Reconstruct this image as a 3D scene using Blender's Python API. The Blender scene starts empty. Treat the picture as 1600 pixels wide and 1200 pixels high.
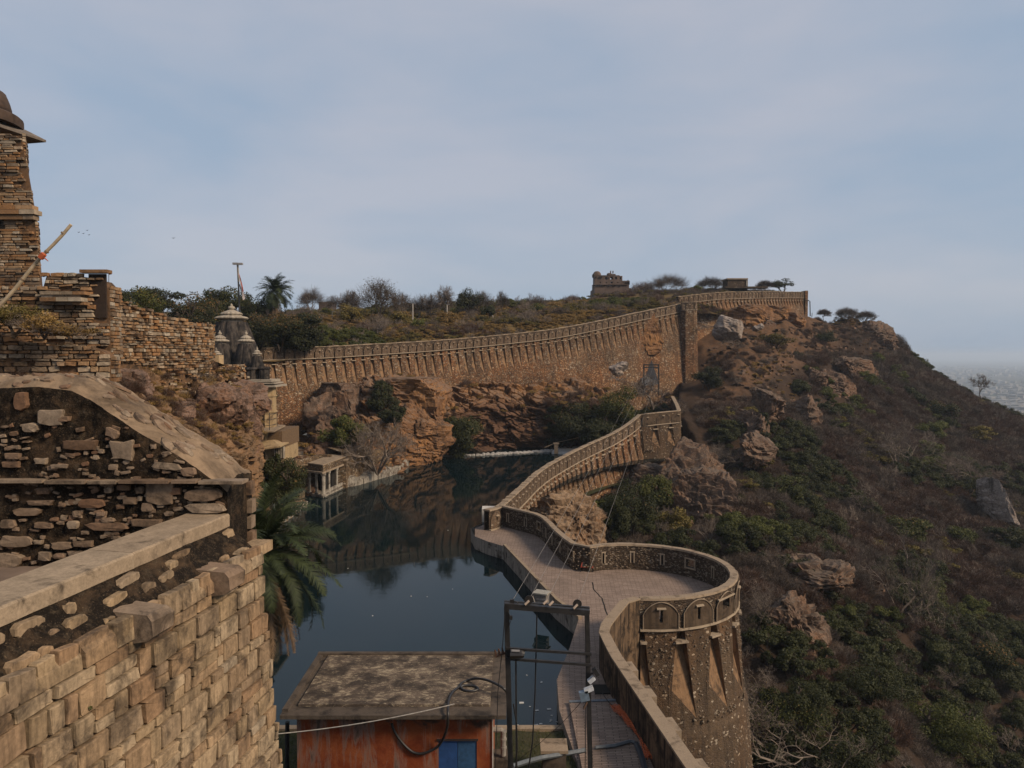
import bpy, math, random
import numpy as np
from mathutils import Vector, Matrix, noise as mnoise
PI = math.pi
S = bpy.context.scene
C = S.collection
R = math.radians
# ------------------------------------------------------------------ camera, sky, sun, exposure
CAMH = 18.0
PITCH = R(2.231)
cam_d = bpy.data.cameras.new('camera'); cam = bpy.data.objects.new('camera', cam_d); C.objects.link(cam)
cam_d.lens = 26.0; cam_d.sensor_width = 36; cam_d.clip_end = 60000; cam_d.clip_start = 0.1
cam.location = (0, 0, CAMH); cam.rotation_euler = (PI/2 - PITCH, 0, 0)
S.camera = cam
F = 1600*26.0/36
def ray(px, py):
    x, f, u = px-800, F, 600-py
    c, s = math.cos(PITCH), math.sin(PITCH)
    return Vector((x, f*c+u*s, -f*s+u*c))
def at(px, py, Y):
    d = ray(px, py); return Vector((d.x/d.y*Y, Y, CAMH+d.z/d.y*Y))
def atz(px, py, z):
    d = ray(px, py); t = (z-CAMH)/d.z; return Vector((d.x*t, d.y*t, z))
SUN_AZ = R(118)      # compass angle of the sun, clockwise from +Y
SUN_EL = R(36)
w = bpy.data.worlds.new('World'); S.world = w; w.use_nodes = True
wn, wl = w.node_tree.nodes, w.node_tree.links
wn.clear()
def WN(t, **k):
    n = wn.new(t)
    for a, b in k.items(): setattr(n, a, b)
    return n
wout = WN('ShaderNodeOutputWorld'); bg = WN('ShaderNodeBackground')
sky = WN('ShaderNodeTexSky', sky_type='NISHITA', sun_disc=False, sun_elevation=SUN_EL, sun_rotation=SUN_AZ, altitude=400, air_density=1.2, dust_density=2.5, ozone_density=1.5)
tc = WN('ShaderNodeTexCoord'); mp = WN('ShaderNodeMapping'); mp.inputs['Scale'].default_value = (1, 1, 3.2)
nz = WN('ShaderNodeTexNoise'); nz.inputs['Scale'].default_value = 2.1; nz.inputs['Detail'].default_value = 5; nz.inputs['Roughness'].default_value = .5; nz.inputs['Distortion'].default_value = .25
cr = WN('ShaderNodeValToRGB'); cr.color_ramp.elements[0].position = .36; cr.color_ramp.elements[1].position = .62
cr.color_ramp.elements[0].color = (3.15, 3.95, 5.1, 1); cr.color_ramp.elements[1].color = (4.35, 4.6, 5.35, 1)
mixs = WN('ShaderNodeMix', data_type='RGBA'); mixs.inputs[0].default_value = .86
wl.new(tc.outputs['Generated'], mp.inputs[0]); wl.new(mp.outputs[0], nz.inputs['Vector']); wl.new(nz.outputs[0], cr.inputs[0])
wl.new(sky.outputs[0], mixs.inputs[6]); wl.new(cr.outputs[0], mixs.inputs[7]); wl.new(mixs.outputs[2], bg.inputs[0])
bg.inputs[1].default_value = 0.11
wl.new(bg.outputs[0], wout.inputs[0])
sun_d = bpy.data.lights.new('sun', 'SUN'); sun = bpy.data.objects.new('sun', sun_d); C.objects.link(sun)
sun_d.energy = 4.3; sun_d.angle = R(15); sun_d.color = (1.0, .81, .60)
sv = Vector((math.sin(SUN_AZ)*math.cos(SUN_EL), math.cos(SUN_AZ)*math.cos(SUN_EL), math.sin(SUN_EL)))
sun.rotation_euler = sv.to_track_quat('Z', 'Y').to_euler(); sun.location = sv*300
S.view_settings.view_transform = 'Standard'; S.view_settings.look = 'None'; S.view_settings.gamma = 1
S.view_settings.exposure = 0.0; S.view_settings.use_curve_mapping = False
S.cycles.max_bounces = 6; S.cycles.diffuse_bounces = 2; S.cycles.glossy_bounces = 3; S.cycles.transparent_max_bounces = 8
S.cycles.volume_bounces = 0; S.cycles.transmission_bounces = 2
S.cycles.use_denoising = True

# ------------------------------------------------------------------ helpers
def tag(o, label=None, cat=None, group=None, kind=None):
    if label: o['label'] = label
    if cat: o['category'] = cat
    if group: o['group'] = group
    if kind: o['kind'] = kind
    return o
def thing(name, label, cat, loc=(0, 0, 0), group=None, rz=0):
    o = bpy.data.objects.new(name, None); C.objects.link(o); o.empty_display_size = .3
    o.location = loc; o.rotation_euler = (0, 0, rz)
    return tag(o, label, cat, group)
def wloc(o):
    v = Vector((0, 0, 0))
    while o is not None:
        v = v + Vector(o.location); o = o.parent
    return v
def mkmesh(name, V, Fc, mats, smooth=False, attr=None, fattr=None):
    me = bpy.data.meshes.new(name)
    me.from_pydata([tuple(v) for v in V], [], [tuple(f) for f in Fc])
    for m in (mats if isinstance(mats, (list, tuple)) else [mats]): me.materials.append(m)
    if smooth: me.polygons.foreach_set('use_smooth', [True]*len(me.polygons))
    if attr is not None:
        a = me.attributes.new('tint', 'FLOAT', 'FACE'); a.data.foreach_set('value', list(attr))
    me.update()
    return me
def link(name, me, parent=None, loc=None, kind=None):
    o = bpy.data.objects.new(name, me); C.objects.link(o)
    if parent is not None: o.parent = parent
    if loc is not None: o.location = loc
    if kind: o['kind'] = kind
    return o
class MB:
    def __init__(s): s.v = []; s.f = []; s.t = []
    def add(s, V, Fc, t=0.0):
        b = len(s.v); s.v += [Vector(v) for v in V]; s.f += [[b+i for i in f] for f in Fc]; s.t += [t]*len(Fc)
        return s
    def box(s, c, h, rz=0, ax=None, t=0.0):      # centre, half sizes
        c = Vector(c)
        if ax is None:
            ax = (Vector((math.cos(rz), math.sin(rz), 0)), Vector((-math.sin(rz), math.cos(rz), 0)), Vector((0, 0, 1)))
        V = [c + ax[0]*(i*h[0]) + ax[1]*(j*h[1]) + ax[2]*(k*h[2]) for k in (-1, 1) for j in (-1, 1) for i in (-1, 1)]
        return s.add(V, [(0,2,3,1),(4,5,7,6),(0,1,5,4),(2,6,7,3),(0,4,6,2),(1,3,7,5)], t)
    def bar(s, a, b, wd, hg=None):      # square bar between two points
        a, b = Vector(a), Vector(b); d = (b-a); L = d.length; d.normalize()
        up = Vector((0, 0, 1)) if abs(d.z) < .9 else Vector((0, 1, 0))
        x = d.cross(up).normalized(); y = x.cross(d).normalized()
        return s.box((a+b)/2, (L/2, wd/2, (hg or wd)/2), ax=(d, x, y))
    def tube(s, pts, r, n=6, r2=None, caps=True):
        pts = [Vector(p) for p in pts]; m = len(pts); V = []; 
        prev = None
        for i, p in enumerate(pts):
            d = (pts[min(i+1, m-1)]-pts[max(i-1, 0)]).normalized()
            up = Vector((0, 0, 1)) if abs(d.z) < .95 else Vector((0, 1, 0))
            x = d.cross(up).normalized()
            if prev is not None and x.dot(prev) < 0: x = -x
            prev = x; y = x.cross(d).normalized()
            rr = r if r2 is None else r+(r2-r)*i/max(1, m-1)
            V += [p + x*(rr*math.cos(2*PI*k/n)) + y*(rr*math.sin(2*PI*k/n)) for k in range(n)]
        Fc = [(i*n+k, i*n+(k+1) % n, (i+1)*n+(k+1) % n, (i+1)*n+k) for i in range(m-1) for k in range(n)]
        if caps: Fc += [tuple(range(n))[::-1], tuple((m-1)*n+k for k in range(n))]
        return s.add(V, Fc)
    def lathe(s, c, prof, n=16, lobes=0, amp=0.0, sq=0.0, rot=0.0):   # prof: (r, z)
        c = Vector(c); V = []
        for r, z in prof:
            for k in range(n):
                a = 2*PI*k/n + rot
                rr = r*(1+amp*math.cos(lobes*a)) if lobes else r
                if sq: rr *= (1-sq) + sq/max(abs(math.cos(a-rot)), abs(math.sin(a-rot)))
                V.append(c+Vector((rr*math.cos(a), rr*math.sin(a), z)))
        m = len(prof)
        Fc = [(i*n+k, i*n+(k+1) % n, (i+1)*n+(k+1) % n, (i+1)*n+k) for i in range(m-1) for k in range(n)]
        Fc += [tuple(range(n))[::-1], tuple((m-1)*n+k for k in range(n))]
        return s.add(V, Fc)
    def prism(s, poly, z0, z1, zf=None):
        n = len(poly)
        V = [Vector((p[0], p[1], z0)) for p in poly]+[Vector((p[0], p[1], z1)) for p in poly]
        Fc = [tuple(range(n))[::-1], tuple(range(n, 2*n))]+[(i, (i+1) % n, n+(i+1) % n, n+i) for i in range(n)]
        return s.add(V, Fc)
    def build(s, name, mat, parent=None, smooth=False, kind=None, tint=False):
        off = wloc(parent) if parent is not None else Vector((0, 0, 0))
        me = mkmesh(name, [v-off for v in s.v], s.f, mat, smooth, s.t if tint else None)
        return link(name, me, parent, kind=kind)
def rng(seed): return random.Random(seed)
# ---- vectorised noise
def _h(ix, iy, iz, sd):
    n = (ix.astype(np.int64)*374761393 + iy.astype(np.int64)*668265263 + iz.astype(np.int64)*2147483647 + sd*974634777) & 0xffffffff
    n = ((n ^ (n >> 13))*1274126177) & 0xffffffff
    n = ((n ^ (n >> 16))*2246822519) & 0xffffffff
    return ((n ^ (n >> 15)) & 0xffffff)/float(0xffffff)
def vnoise(P, sd=0):
    i = np.floor(P); f = P-i; f = f*f*(3-2*f); i = i.astype(np.int64)
    def g(a, b, c): return _h(i[:, 0]+a, i[:, 1]+b, i[:, 2]+c, sd)
    x, y, z = f[:, 0], f[:, 1], f[:, 2]
    c00 = g(0,0,0)*(1-x)+g(1,0,0)*x; c10 = g(0,1,0)*(1-x)+g(1,1,0)*x
    c01 = g(0,0,1)*(1-x)+g(1,0,1)*x; c11 = g(0,1,1)*(1-x)+g(1,1,1)*x
    return ((c00*(1-y)+c10*y)*(1-z)+(c01*(1-y)+c11*y)*z)*2-1
def fbm(P, o=4, sd=0, g=.5):
    s = 0; a = 1; t = 0
    for k in range(o):
        s = s+a*vnoise(P*(2.03**k)+k*17.3, sd+k); t += a; a *= g
    return s/t
def ridge(P, o=4, sd=0):
    s = 0; a = 1; t = 0
    for k in range(o):
        s = s+a*(1-2*np.abs(vnoise(P*(2.03**k)+k*7.3, sd+k))); t += a; a *= .5
    return s/t
def cells(P, sd=0):      # nearest-cell random value and edge distance
    i = np.floor(P).astype(np.int64); best = np.full(len(P), 9.); sec = np.full(len(P), 9.); val = np.zeros(len(P))
    for a in (-1, 0, 1):
        for b in (-1, 0, 1):
            for c in (-1, 0, 1):
                q = i+np.array([a, b, c])
                fx = q[:, 0]+_h(q[:, 0], q[:, 1], q[:, 2], sd); fy = q[:, 1]+_h(q[:, 0], q[:, 1], q[:, 2], sd+1); fz = q[:, 2]+_h(q[:, 0], q[:, 1], q[:, 2], sd+2)
                d = np.sqrt((P[:, 0]-fx)**2+(P[:, 1]-fy)**2+(P[:, 2]-fz)**2)
                m = d < best
                sec = np.where(m, best, np.minimum(sec, d)); val = np.where(m, _h(q[:, 0], q[:, 1], q[:, 2], sd+3), val); best = np.where(m, d, best)
    return val, sec-best
def facets(P, sd=0):      # per-cell random offset plus a tilt inside the cell: fractured rock
    i = np.floor(P).astype(np.int64); best = np.full(len(P), 9.); sec = np.full(len(P), 9.); val = np.zeros(len(P))
    for a in (-1, 0, 1):
        for b in (-1, 0, 1):
            for c in (-1, 0, 1):
                x, y, z = i[:, 0]+a, i[:, 1]+b, i[:, 2]+c
                h0, h1, h2, h3 = (_h(x, y, z, sd+k) for k in range(4))
                dx, dy, dz = P[:, 0]-x-h0, P[:, 1]-y-h1, P[:, 2]-z-h2
                d = np.abs(dx)*.7+np.abs(dy)*.7+np.abs(dz)*.9; m = d < best
                v = (h3-.5)+1.1*((h1-.5)*dx+(h2-.5)*dy+(h0-.5)*dz)
                sec = np.where(m, best, np.minimum(sec, d)); val = np.where(m, v, val); best = np.where(m, d, best)
    return val, sec-best
def catmull(A, n):      # A (k,3) -> (n,3)
    A = np.asarray(A, float); k = len(A)
    t = np.linspace(0, k-1, n); i = np.clip(np.floor(t).astype(int), 0, k-2); f = (t-i)[:, None]
    p0 = A[np.clip(i-1, 0, k-1)]; p1 = A[i]; p2 = A[i+1]; p3 = A[np.clip(i+2, 0, k-1)]
    return .5*((2*p1)+(-p0+p2)*f+(2*p0-5*p1+4*p2-p3)*f*f+(-p0+3*p1-3*p2+p3)*f**3)
def grid_mesh(name, G, mat, smooth=False, attr=None):
    nv, nu, _ = G.shape
    idx = np.arange(nv*nu).reshape(nv, nu)
    q = np.stack([idx[:-1, :-1], idx[:-1, 1:], idx[1:, 1:], idx[1:, :-1]], -1).reshape(-1, 4)
    me = bpy.data.meshes.new(name)
    me.vertices.add(nv*nu); me.vertices.foreach_set('co', G.reshape(-1).astype(np.float32))
    me.loops.add(len(q)*4); me.loops.foreach_set('vertex_index', q.reshape(-1).astype(np.int32))
    me.polygons.add(len(q)); me.polygons.foreach_set('loop_start', np.arange(0, len(q)*4, 4, dtype=np.int32))
    me.materials.append(mat)
    me.update(calc_edges=True); me.validate()
    me.polygons.foreach_set('use_smooth', [smooth]*len(me.polygons))
    return me
def loft(rows, nu, nv, disp=None):
    A = np.array([catmull([tuple(p) for p in r], nu) for r in rows])          # (k,nu,3)
    k = len(rows)
    G = np.stack([catmull(A[:, j], nv) for j in range(nu)], 1)                # (nv,nu,3)
    if disp is not None:
        du = np.gradient(G, axis=1); dv = np.gradient(G, axis=0)
        N = np.cross(dv, du); N /= (np.linalg.norm(N, axis=2, keepdims=True)+1e-9)
        tocam = np.array([0, 0, 30.])-G
        sgn = np.sign((N*tocam).sum(2).mean()); N *= sgn
        d = disp(G.reshape(-1, 3)).reshape(nv, nu, 1)
        G = G+N*d
    return G
def rockdisp(a=1.0, s=1.0, strata=.5, sd=0, tilt=.12, zs=1.3):
    def f(P):
        Q = P.copy(); Q = Q+0.3*s*np.stack([fbm(P/s*.5, 2, sd+5), fbm(P/s*.5, 2, sd+9), fbm(P/s*.5, 2, sd+13)], 1)
        st = np.stack([Q[:, 0]/s*.55, Q[:, 1]/s*.55, (Q[:, 2]+tilt*Q[:, 0])/s*zs], 1)
        v, e = facets(st, sd)
        v2, e2 = facets(st*2.6+5, sd+20)
        d = a*(1.15*v+.5*v2) - a*.22*np.exp(-e*14) - a*.08*np.exp(-e2*14)
        d += a*.8*fbm(P/s*.18, 3, sd+30)
        d += a*.05*fbm(P/s*3, 2, sd+40)
        lay = (Q[:, 2]+tilt*Q[:, 0])/s*1.1; fr = lay-np.floor(lay)
        d += a*strata*(.5-fr)*.6
        return d
    return f

# ------------------------------------------------------------------ materials
def new_mat(name):
    m = bpy.data.materials.new(name); m.use_nodes = True
    nt = m.node_tree; b = nt.nodes['Principled BSDF']
    return m, nt, b
class NB:      # tiny node builder
    def __init__(s, nt): s.nt = nt; s.n = nt.nodes; s.l = nt.links
    def new(s, t, ins=None, **k):
        n = s.n.new(t)
        for a, b in k.items(): setattr(n, a, b)
        for a, b in (ins or {}).items():
            if hasattr(b, 'is_output') or isinstance(b, bpy.types.NodeSocket): s.l.new(b, n.inputs[a])
            else: n.inputs[a].default_value = b
        return n
    def coord(s, kind='Object', scale=(1, 1, 1), rot=(0, 0, 0)):
        if kind == 'Position': c = s.new('ShaderNodeNewGeometry').outputs['Position']
        else: c = s.new('ShaderNodeTexCoord').outputs[kind]
        return s.new('ShaderNodeMapping', {'Vector': c, 'Scale': scale, 'Rotation': rot}).outputs[0]
    def noise(s, vec, scale, det=4, rough=.55, dist=0): return s.new('ShaderNodeTexNoise', {'Vector': vec, 'Scale': scale, 'Detail': det, 'Roughness': rough, 'Distortion': dist}).outputs[0]
    def voro(s, vec, scale, feature='F1', rnd=1.0, out='Distance'):
        return s.new('ShaderNodeTexVoronoi', {'Vector': vec, 'Scale': scale, 'Randomness': rnd}, feature=feature).outputs[out]
    def ramp(s, fac, stops):
        n = s.new('ShaderNodeValToRGB', {'Fac': fac}); e = n.color_ramp.elements
        while len(e) < len(stops): e.new(.5)
        for i, (p, c) in enumerate(stops):
            e[i].position = p; e[i].color = (c, c, c, 1) if isinstance(c, (int, float)) else (*c, 1)
        return n.outputs[0]
    def mix(s, fac, a, b, mode='MIX'):
        n = s.new('ShaderNodeMix', data_type='RGBA', blend_type=mode)
        for i, x in ((0, fac), (6, a), (7, b)):
            if isinstance(x, bpy.types.NodeSocket): s.l.new(x, n.inputs[i])
            elif i == 0: n.inputs[0].default_value = x
            else: n.inputs[i].default_value = (*x, 1) if len(x) == 3 else x
        return n.outputs[2]
    def math(s, op, a, b=0.0, clamp=False):
        n = s.new('ShaderNodeMath', operation=op, use_clamp=clamp)
        for i, x in ((0, a), (1, b)):
            if isinstance(x, bpy.types.NodeSocket): s.l.new(x, n.inputs[i])
            else: n.inputs[i].default_value = x
        return n.outputs[0]
    def bump(s, h, strength=.5, dist=.1): return s.new('ShaderNodeBump', {'Height': h, 'Strength': strength, 'Distance': dist}).outputs[0]
    def sep(s, v): return s.new('ShaderNodeSeparateXYZ', {0: v}).outputs
def finish(nt, b, col, rough=.9, bump=None, spec=.25):
    if isinstance(col, bpy.types.NodeSocket):
        mm_ = nt.nodes.new('ShaderNodeMix'); mm_.data_type = 'RGBA'; mm_.blend_type = 'MULTIPLY'; mm_.inputs[0].default_value = 1; mm_.inputs[7].default_value = (.71, .68, .645, 1)
        nt.links.new(col, mm_.inputs[6]); nt.links.new(mm_.outputs[2], b.inputs['Base Color'])
    else: b.inputs['Base Color'].default_value = (*col, 1)
    if isinstance(rough, bpy.types.NodeSocket): nt.links.new(rough, b.inputs['Roughness'])
    else: b.inputs['Roughness'].default_value = rough
    b.inputs['Specular IOR Level'].default_value = spec
    if bump is not None: nt.links.new(bump, b.inputs['Normal'])
def simple(name, col, rough=.7, metal=0, var=.25, nscale=8, spec=.3):
    m, nt, b = new_mat(name); n = NB(nt)
    v = n.noise(n.coord(), nscale, 5)
    c = n.mix(n.ramp(v, [(.3, 0), (.7, 1)]), tuple(x*(1-var) for x in col), tuple(min(1, x*(1+var)) for x in col))
    finish(nt, b, c, rough, n.bump(v, .25, .02), spec); b.inputs['Metallic'].default_value = metal
    return m
def rubble(name, cols, mortar, size=.35, dirt=.5, white=.1, flat=1.8, dirtcol=(.045, .035, .028), streak=0.0, bump=.8, warm=None):
    """rubble masonry seen from afar: cells with their own colour, recessed joints, lichen patches"""
    m, nt, b = new_mat(name); n = NB(nt)
    p = n.coord(scale=(1/size, 1/size, flat/size))
    wob = n.new('ShaderNodeVectorMath', {0: p, 1: n.new('ShaderNodeVectorMath', {0: n.new('ShaderNodeTexNoise', {'Vector': p, 'Scale': .8, 'Detail': 2}).outputs[1], 'Scale': .7}, operation='SCALE').outputs[0]}, operation='ADD').outputs[0]
    cid = n.voro(wob, 1, out='Color')
    ed = n.voro(wob, 1, 'DISTANCE_TO_EDGE')
    r = n.sep(cid)
    base = n.ramp(r[0], [(i/(len(cols)-1), c) for i, c in enumerate(cols)])
    grain = n.noise(n.coord(), 9, 6, .65)
    base = n.mix(.55, base, n.ramp(grain, [(.3, .45), (.7, 1.0)]), 'MULTIPLY')
    wh = n.math('MULTIPLY', n.ramp(r[1], [(1-white-.01, 0), (1-white, 1)]), .8)
    base = n.mix(wh, base, (.50, .43, .34))
    j = n.ramp(ed, [(.02, 1), (.13, 0)])
    base = n.mix(j, base, mortar)
    big = n.noise(n.coord(scale=(1, 1, .7)), .22, 6, .62, .4)
    if warm: base = n.mix(n.ramp(n.noise(n.coord(), .13, 4, .6), [(.42, 0), (.62, .75)]), base, warm, 'MULTIPLY')
    dm = n.ramp(big, [(.62-.22*dirt, 0), (.74-.15*dirt, 1)])
    dm = n.math('MULTIPLY', dm, n.ramp(n.noise(n.coord(), 3.2, 5, .7), [(.38, .25), (.6, 1)]))
    base = n.mix(n.math('MULTIPLY', dm, min(1, .5+dirt*.5)), base, dirtcol)
    if streak:
        st = n.noise(n.coord(scale=(1.6, 1.6, .13)), 1.6, 5, .65)
        base = n.mix(n.math('MULTIPLY', n.ramp(st, [(.46, 0), (.62, 1)]), streak), base, dirtcol)
    hgt = n.math('ADD', n.ramp(ed, [(0, 0), (.16, 1)]), n.math('MULTIPLY', grain, .5))
    finish(nt, b, base, .93, n.bump(hgt, bump, .06), .15)
    return m
def rockmat(name, c1, c2, c3, top, scale=1.0, ochre=.5, dark=(.035, .027, .022), stain=None):
    m, nt, b = new_mat(name); n = NB(nt)
    co = n.coord()
    big = n.noise(co, .16*scale, 5, .6, .5)
    mid = n.noise(n.coord(scale=(1, 1, 2.2), rot=(0, .15, 0)), .9*scale, 7, .68, .6)
    fine = n.noise(co, 5*scale, 6, .7)
    c = n.mix(n.ramp(mid, [(.35, 0), (.65, 1)]), c1, c2)
    c = n.mix(n.ramp(big, [(.45, 0), (.62, ochre)]), c, c3)
    ns = n.sep(n.new('ShaderNodeNewGeometry').outputs['Normal'])[2]
    up = n.math('MULTIPLY', n.ramp(ns, [(.35, 0), (.85, 1)]), n.ramp(mid, [(.3, .5), (.6, 1)]))
    c = n.mix(up, c, top)
    cr_ = n.voro(n.coord(scale=(1, 1, 1.7), rot=(.2, .3, 0)), 1.1*scale, 'DISTANCE_TO_EDGE')
    st = n.noise(n.coord(scale=(1, 1, .25)), .7*scale, 5, .65)
    c = n.mix(n.math('MULTIPLY', n.ramp(st, [(.5, 0), (.68, 1)]), .75), c, dark)
    c = n.mix(n.math('MULTIPLY', n.ramp(fine, [(.35, 1), (.55, 0)]), .5), c, dark)
    c = n.mix(n.ramp(cr_, [(.0, .55), (.05, 0)]), c, dark)
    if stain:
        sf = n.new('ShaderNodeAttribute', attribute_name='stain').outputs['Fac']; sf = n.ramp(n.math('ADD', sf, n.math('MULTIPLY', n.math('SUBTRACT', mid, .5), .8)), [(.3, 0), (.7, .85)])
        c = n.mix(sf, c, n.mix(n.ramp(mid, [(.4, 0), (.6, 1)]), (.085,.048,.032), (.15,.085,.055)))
    h = n.math('ADD', n.math('ADD', n.math('MULTIPLY', mid, 1.3), n.math('MULTIPLY', fine, .45)), n.math('MULTIPLY', n.ramp(cr_, [(0, 0), (.08, 1)]), .4))
    finish(nt, b, c, .92, n.bump(h, .55, .12/scale), .2)
    return m
def stonemat(name, cols, grain=22, stri=0.0, dirt=.3, dirtcol=(.05, .038, .03), pit=.4, bump=.5):
    """single blocks: colour by object and island, grain, weather streaks"""
    m, nt, b = new_mat(name); n = NB(nt)
    oi = n.new('ShaderNodeObjectInfo').outputs['Random']; ri = n.new('ShaderNodeNewGeometry').outputs['Random Per Island']
    r = n.math('FRACT', n.math('ADD', oi, n.math('MULTIPLY', ri, 7.13)))
    base = n.ramp(r, [(i/(len(cols)-1), c) for i, c in enumerate(cols)])
    pos = n.coord('Position')
    g = n.noise(pos, grain, 6, .7); g2 = n.noise(pos, grain*.18, 4, .6)
    base = n.mix(.7, base, n.ramp(g, [(.28, .5), (.68, 1.05)]), 'MULTIPLY')
    base = n.mix(.6, base, n.ramp(g2, [(.3, .6), (.7, 1.15)]), 'MULTIPLY')
    h = g
    if stri:
        s_ = n.noise(n.coord('Position', scale=(1, 1, .12)), grain*.8, 5, .65, .3)
        base = n.mix(stri, base, n.ramp(s_, [(.36, .35), (.56, 1.0)]), 'MULTIPLY')
        h = n.math('ADD', h, n.math('MULTIPLY', s_, .6))
    d = n.noise(pos, grain*.1, 6, .7, .4)
    base = n.mix(n.math('MULTIPLY', n.ramp(d, [(.62-.25*dirt, 0), (.75-.2*dirt, 1)]), .8), base, dirtcol)
    finish(nt, b, base, .92, n.bump(h, bump, .3/grain), .18)
    return m
def leafmat(name, a, bcol, tip=None, trans=.25):
    m, nt, b = new_mat(name); n = NB(nt)
    t = n.new('ShaderNodeAttribute', attribute_name='tint').outputs['Fac']
    oi = n.new('ShaderNodeObjectInfo').outputs['Random']
    stops = [(0, a), (.6, bcol)] + ([(1.0, tip)] if tip else [])
    c = n.ramp(t, stops)
    c = n.mix(1.0, c, n.ramp(oi, [(0, .72), (1, 1.2)]), 'MULTIPLY')
    finish(nt, b, c, .65, None, .25)
    if trans:
        tr = n.new('ShaderNodeBsdfTranslucent', {'Color': c}); mx = n.new('ShaderNodeMixShader', {0: trans, 1: b.outputs[0], 2: tr.outputs[0]})
        nt.links.new(mx.outputs[0], nt.nodes['Material Output'].inputs[0])
    return m
MT = {}
MT['fortwall'] = rubble('fort_wall_stone', [(.17,.095,.055),(.33,.20,.115),(.25,.145,.085),(.48,.33,.20),(.12,.075,.05)], (.09,.055,.035), .42, .75, .12, 1.7, streak=.35, warm=(1.25,.92,.68))
MT['merlon'] = rubble('merlon_stone', [(.22,.155,.105),(.30,.21,.145),(.17,.12,.085),(.34,.25,.17)], (.13,.092,.065), .22, .5, .06, 1.8, streak=.4, bump=.7)
MT['parapet'] = rubble('parapet_stone', [(.11,.078,.055),(.17,.12,.085),(.075,.055,.042),(.20,.145,.10)], (.06,.045,.033), .22, .8, .06, 1.8, streak=.5, bump=.7)
MT['innerparapet'] = rubble('inner_parapet_stone', [(.12,.09,.065),(.22,.16,.11),(.09,.07,.055),(.27,.19,.13)], (.07,.052,.04), .24, .8, .10, 2.2, streak=.3, bump=.9)
MT['bastion'] = rubble('bastion_stone', [(.115,.082,.055),(.155,.11,.074),(.10,.072,.05),(.19,.135,.09)], (.12,.086,.058), .2, .7, .05, 1.4, streak=.6, bump=.45, warm=(1.3,1.0,.75))
def plaster(name, col, dark, amt=.5, st=.5):
    m, nt, b = new_mat(name); n = NB(nt)
    a = n.noise(n.coord(), 1.3, 7, .68, .5); s_ = n.noise(n.coord(scale=(2.2, 2.2, .14)), 1.8, 5, .65); f = n.noise(n.coord(), 14, 5, .7)
    c = n.mix(n.ramp(a, [(.6-.25*amt, 0), (.72-.15*amt, 1)]), col, dark)
    c = n.mix(n.math('MULTIPLY', n.ramp(s_, [(.45, 0), (.6, 1)]), st), c, dark)
    c = n.mix(.5, c, n.ramp(f, [(.3, .55), (.7, 1.05)]), 'MULTIPLY')
    finish(nt, b, c, .92, n.bump(n.math('ADD', a, n.math('MULTIPLY', f, .4)), .5, .05), .15)
    return m
MT['bplaster'] = plaster('bastion_merlon_plaster', (.145,.105,.072), (.05,.037,.028), .55, .5)
MT['chute'] = plaster('chute_plaster', (.32,.20,.115), (.09,.062,.042), .45, .35)
MT['coping'] = plaster('coping_plaster', (.38,.30,.22), (.15,.115,.085), .35, .1)
MT['string'] = plaster('string_course_stone', (.44,.36,.27), (.17,.13,.10), .3, .1)
MT['quayface'] = plaster('quay_face_limewash', (.45,.42,.38), (.07,.055,.045), .3, .5)
def paving():
    m, nt, b = new_mat('walkway_paving'); n = NB(nt)
    co = n.coord(rot=(0, 0, R(4)))
    br = n.new('ShaderNodeTexBrick', {'Vector': co, 'Color1': (.45,.345,.285,1), 'Color2': (.31,.235,.195,1), 'Mortar': (.085,.062,.05,1), 'Scale': 1.0, 'Mortar Size': .018, 'Mortar Smooth': .4, 'Bias': .1, 'Brick Width': .62, 'Row Height': .13})
    br.offset = .43
    g = n.noise(n.coord(), 9, 6, .7); bg_ = n.noise(n.coord(), .35, 5, .65, .3)
    c = n.mix(.65, br.outputs[0], n.ramp(g, [(.3, .55), (.7, 1.1)]), 'MULTIPLY')
    c = n.mix(n.math('MULTIPLY', n.ramp(bg_, [(.5, 0), (.68, 1)]), .5), c, (.12,.09,.07))
    finish(nt, b, c, .85, n.bump(n.math('ADD', n.math('MULTIPLY', br.outputs[1], -1), n.math('MULTIPLY', g, .4)), .6, .03), .25)
    return m
MT['paving'] = paving()
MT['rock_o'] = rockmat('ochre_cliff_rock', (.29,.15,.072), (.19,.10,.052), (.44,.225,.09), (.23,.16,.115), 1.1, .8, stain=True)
MT['rock_g'] = rockmat('grey_brown_rock', (.15,.095,.068), (.235,.165,.125), (.27,.14,.075), (.17,.13,.10), 1.3, .6)
MT['rock_y'] = rockmat('pale_ochre_rock', (.27,.175,.105), (.38,.27,.18), (.28,.15,.075), (.27,.20,.14), 1.5, .6)
MT['rock_p'] = rockmat('pinkish_rock', (.20,.115,.075), (.29,.195,.155), (.29,.14,.07), (.24,.165,.13), 1.8, .6)
MT['boulder'] = rockmat('pale_boulder', (.34,.29,.26), (.44,.38,.34), (.30,.19,.12), (.42,.37,.34), .9, .3)
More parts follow.
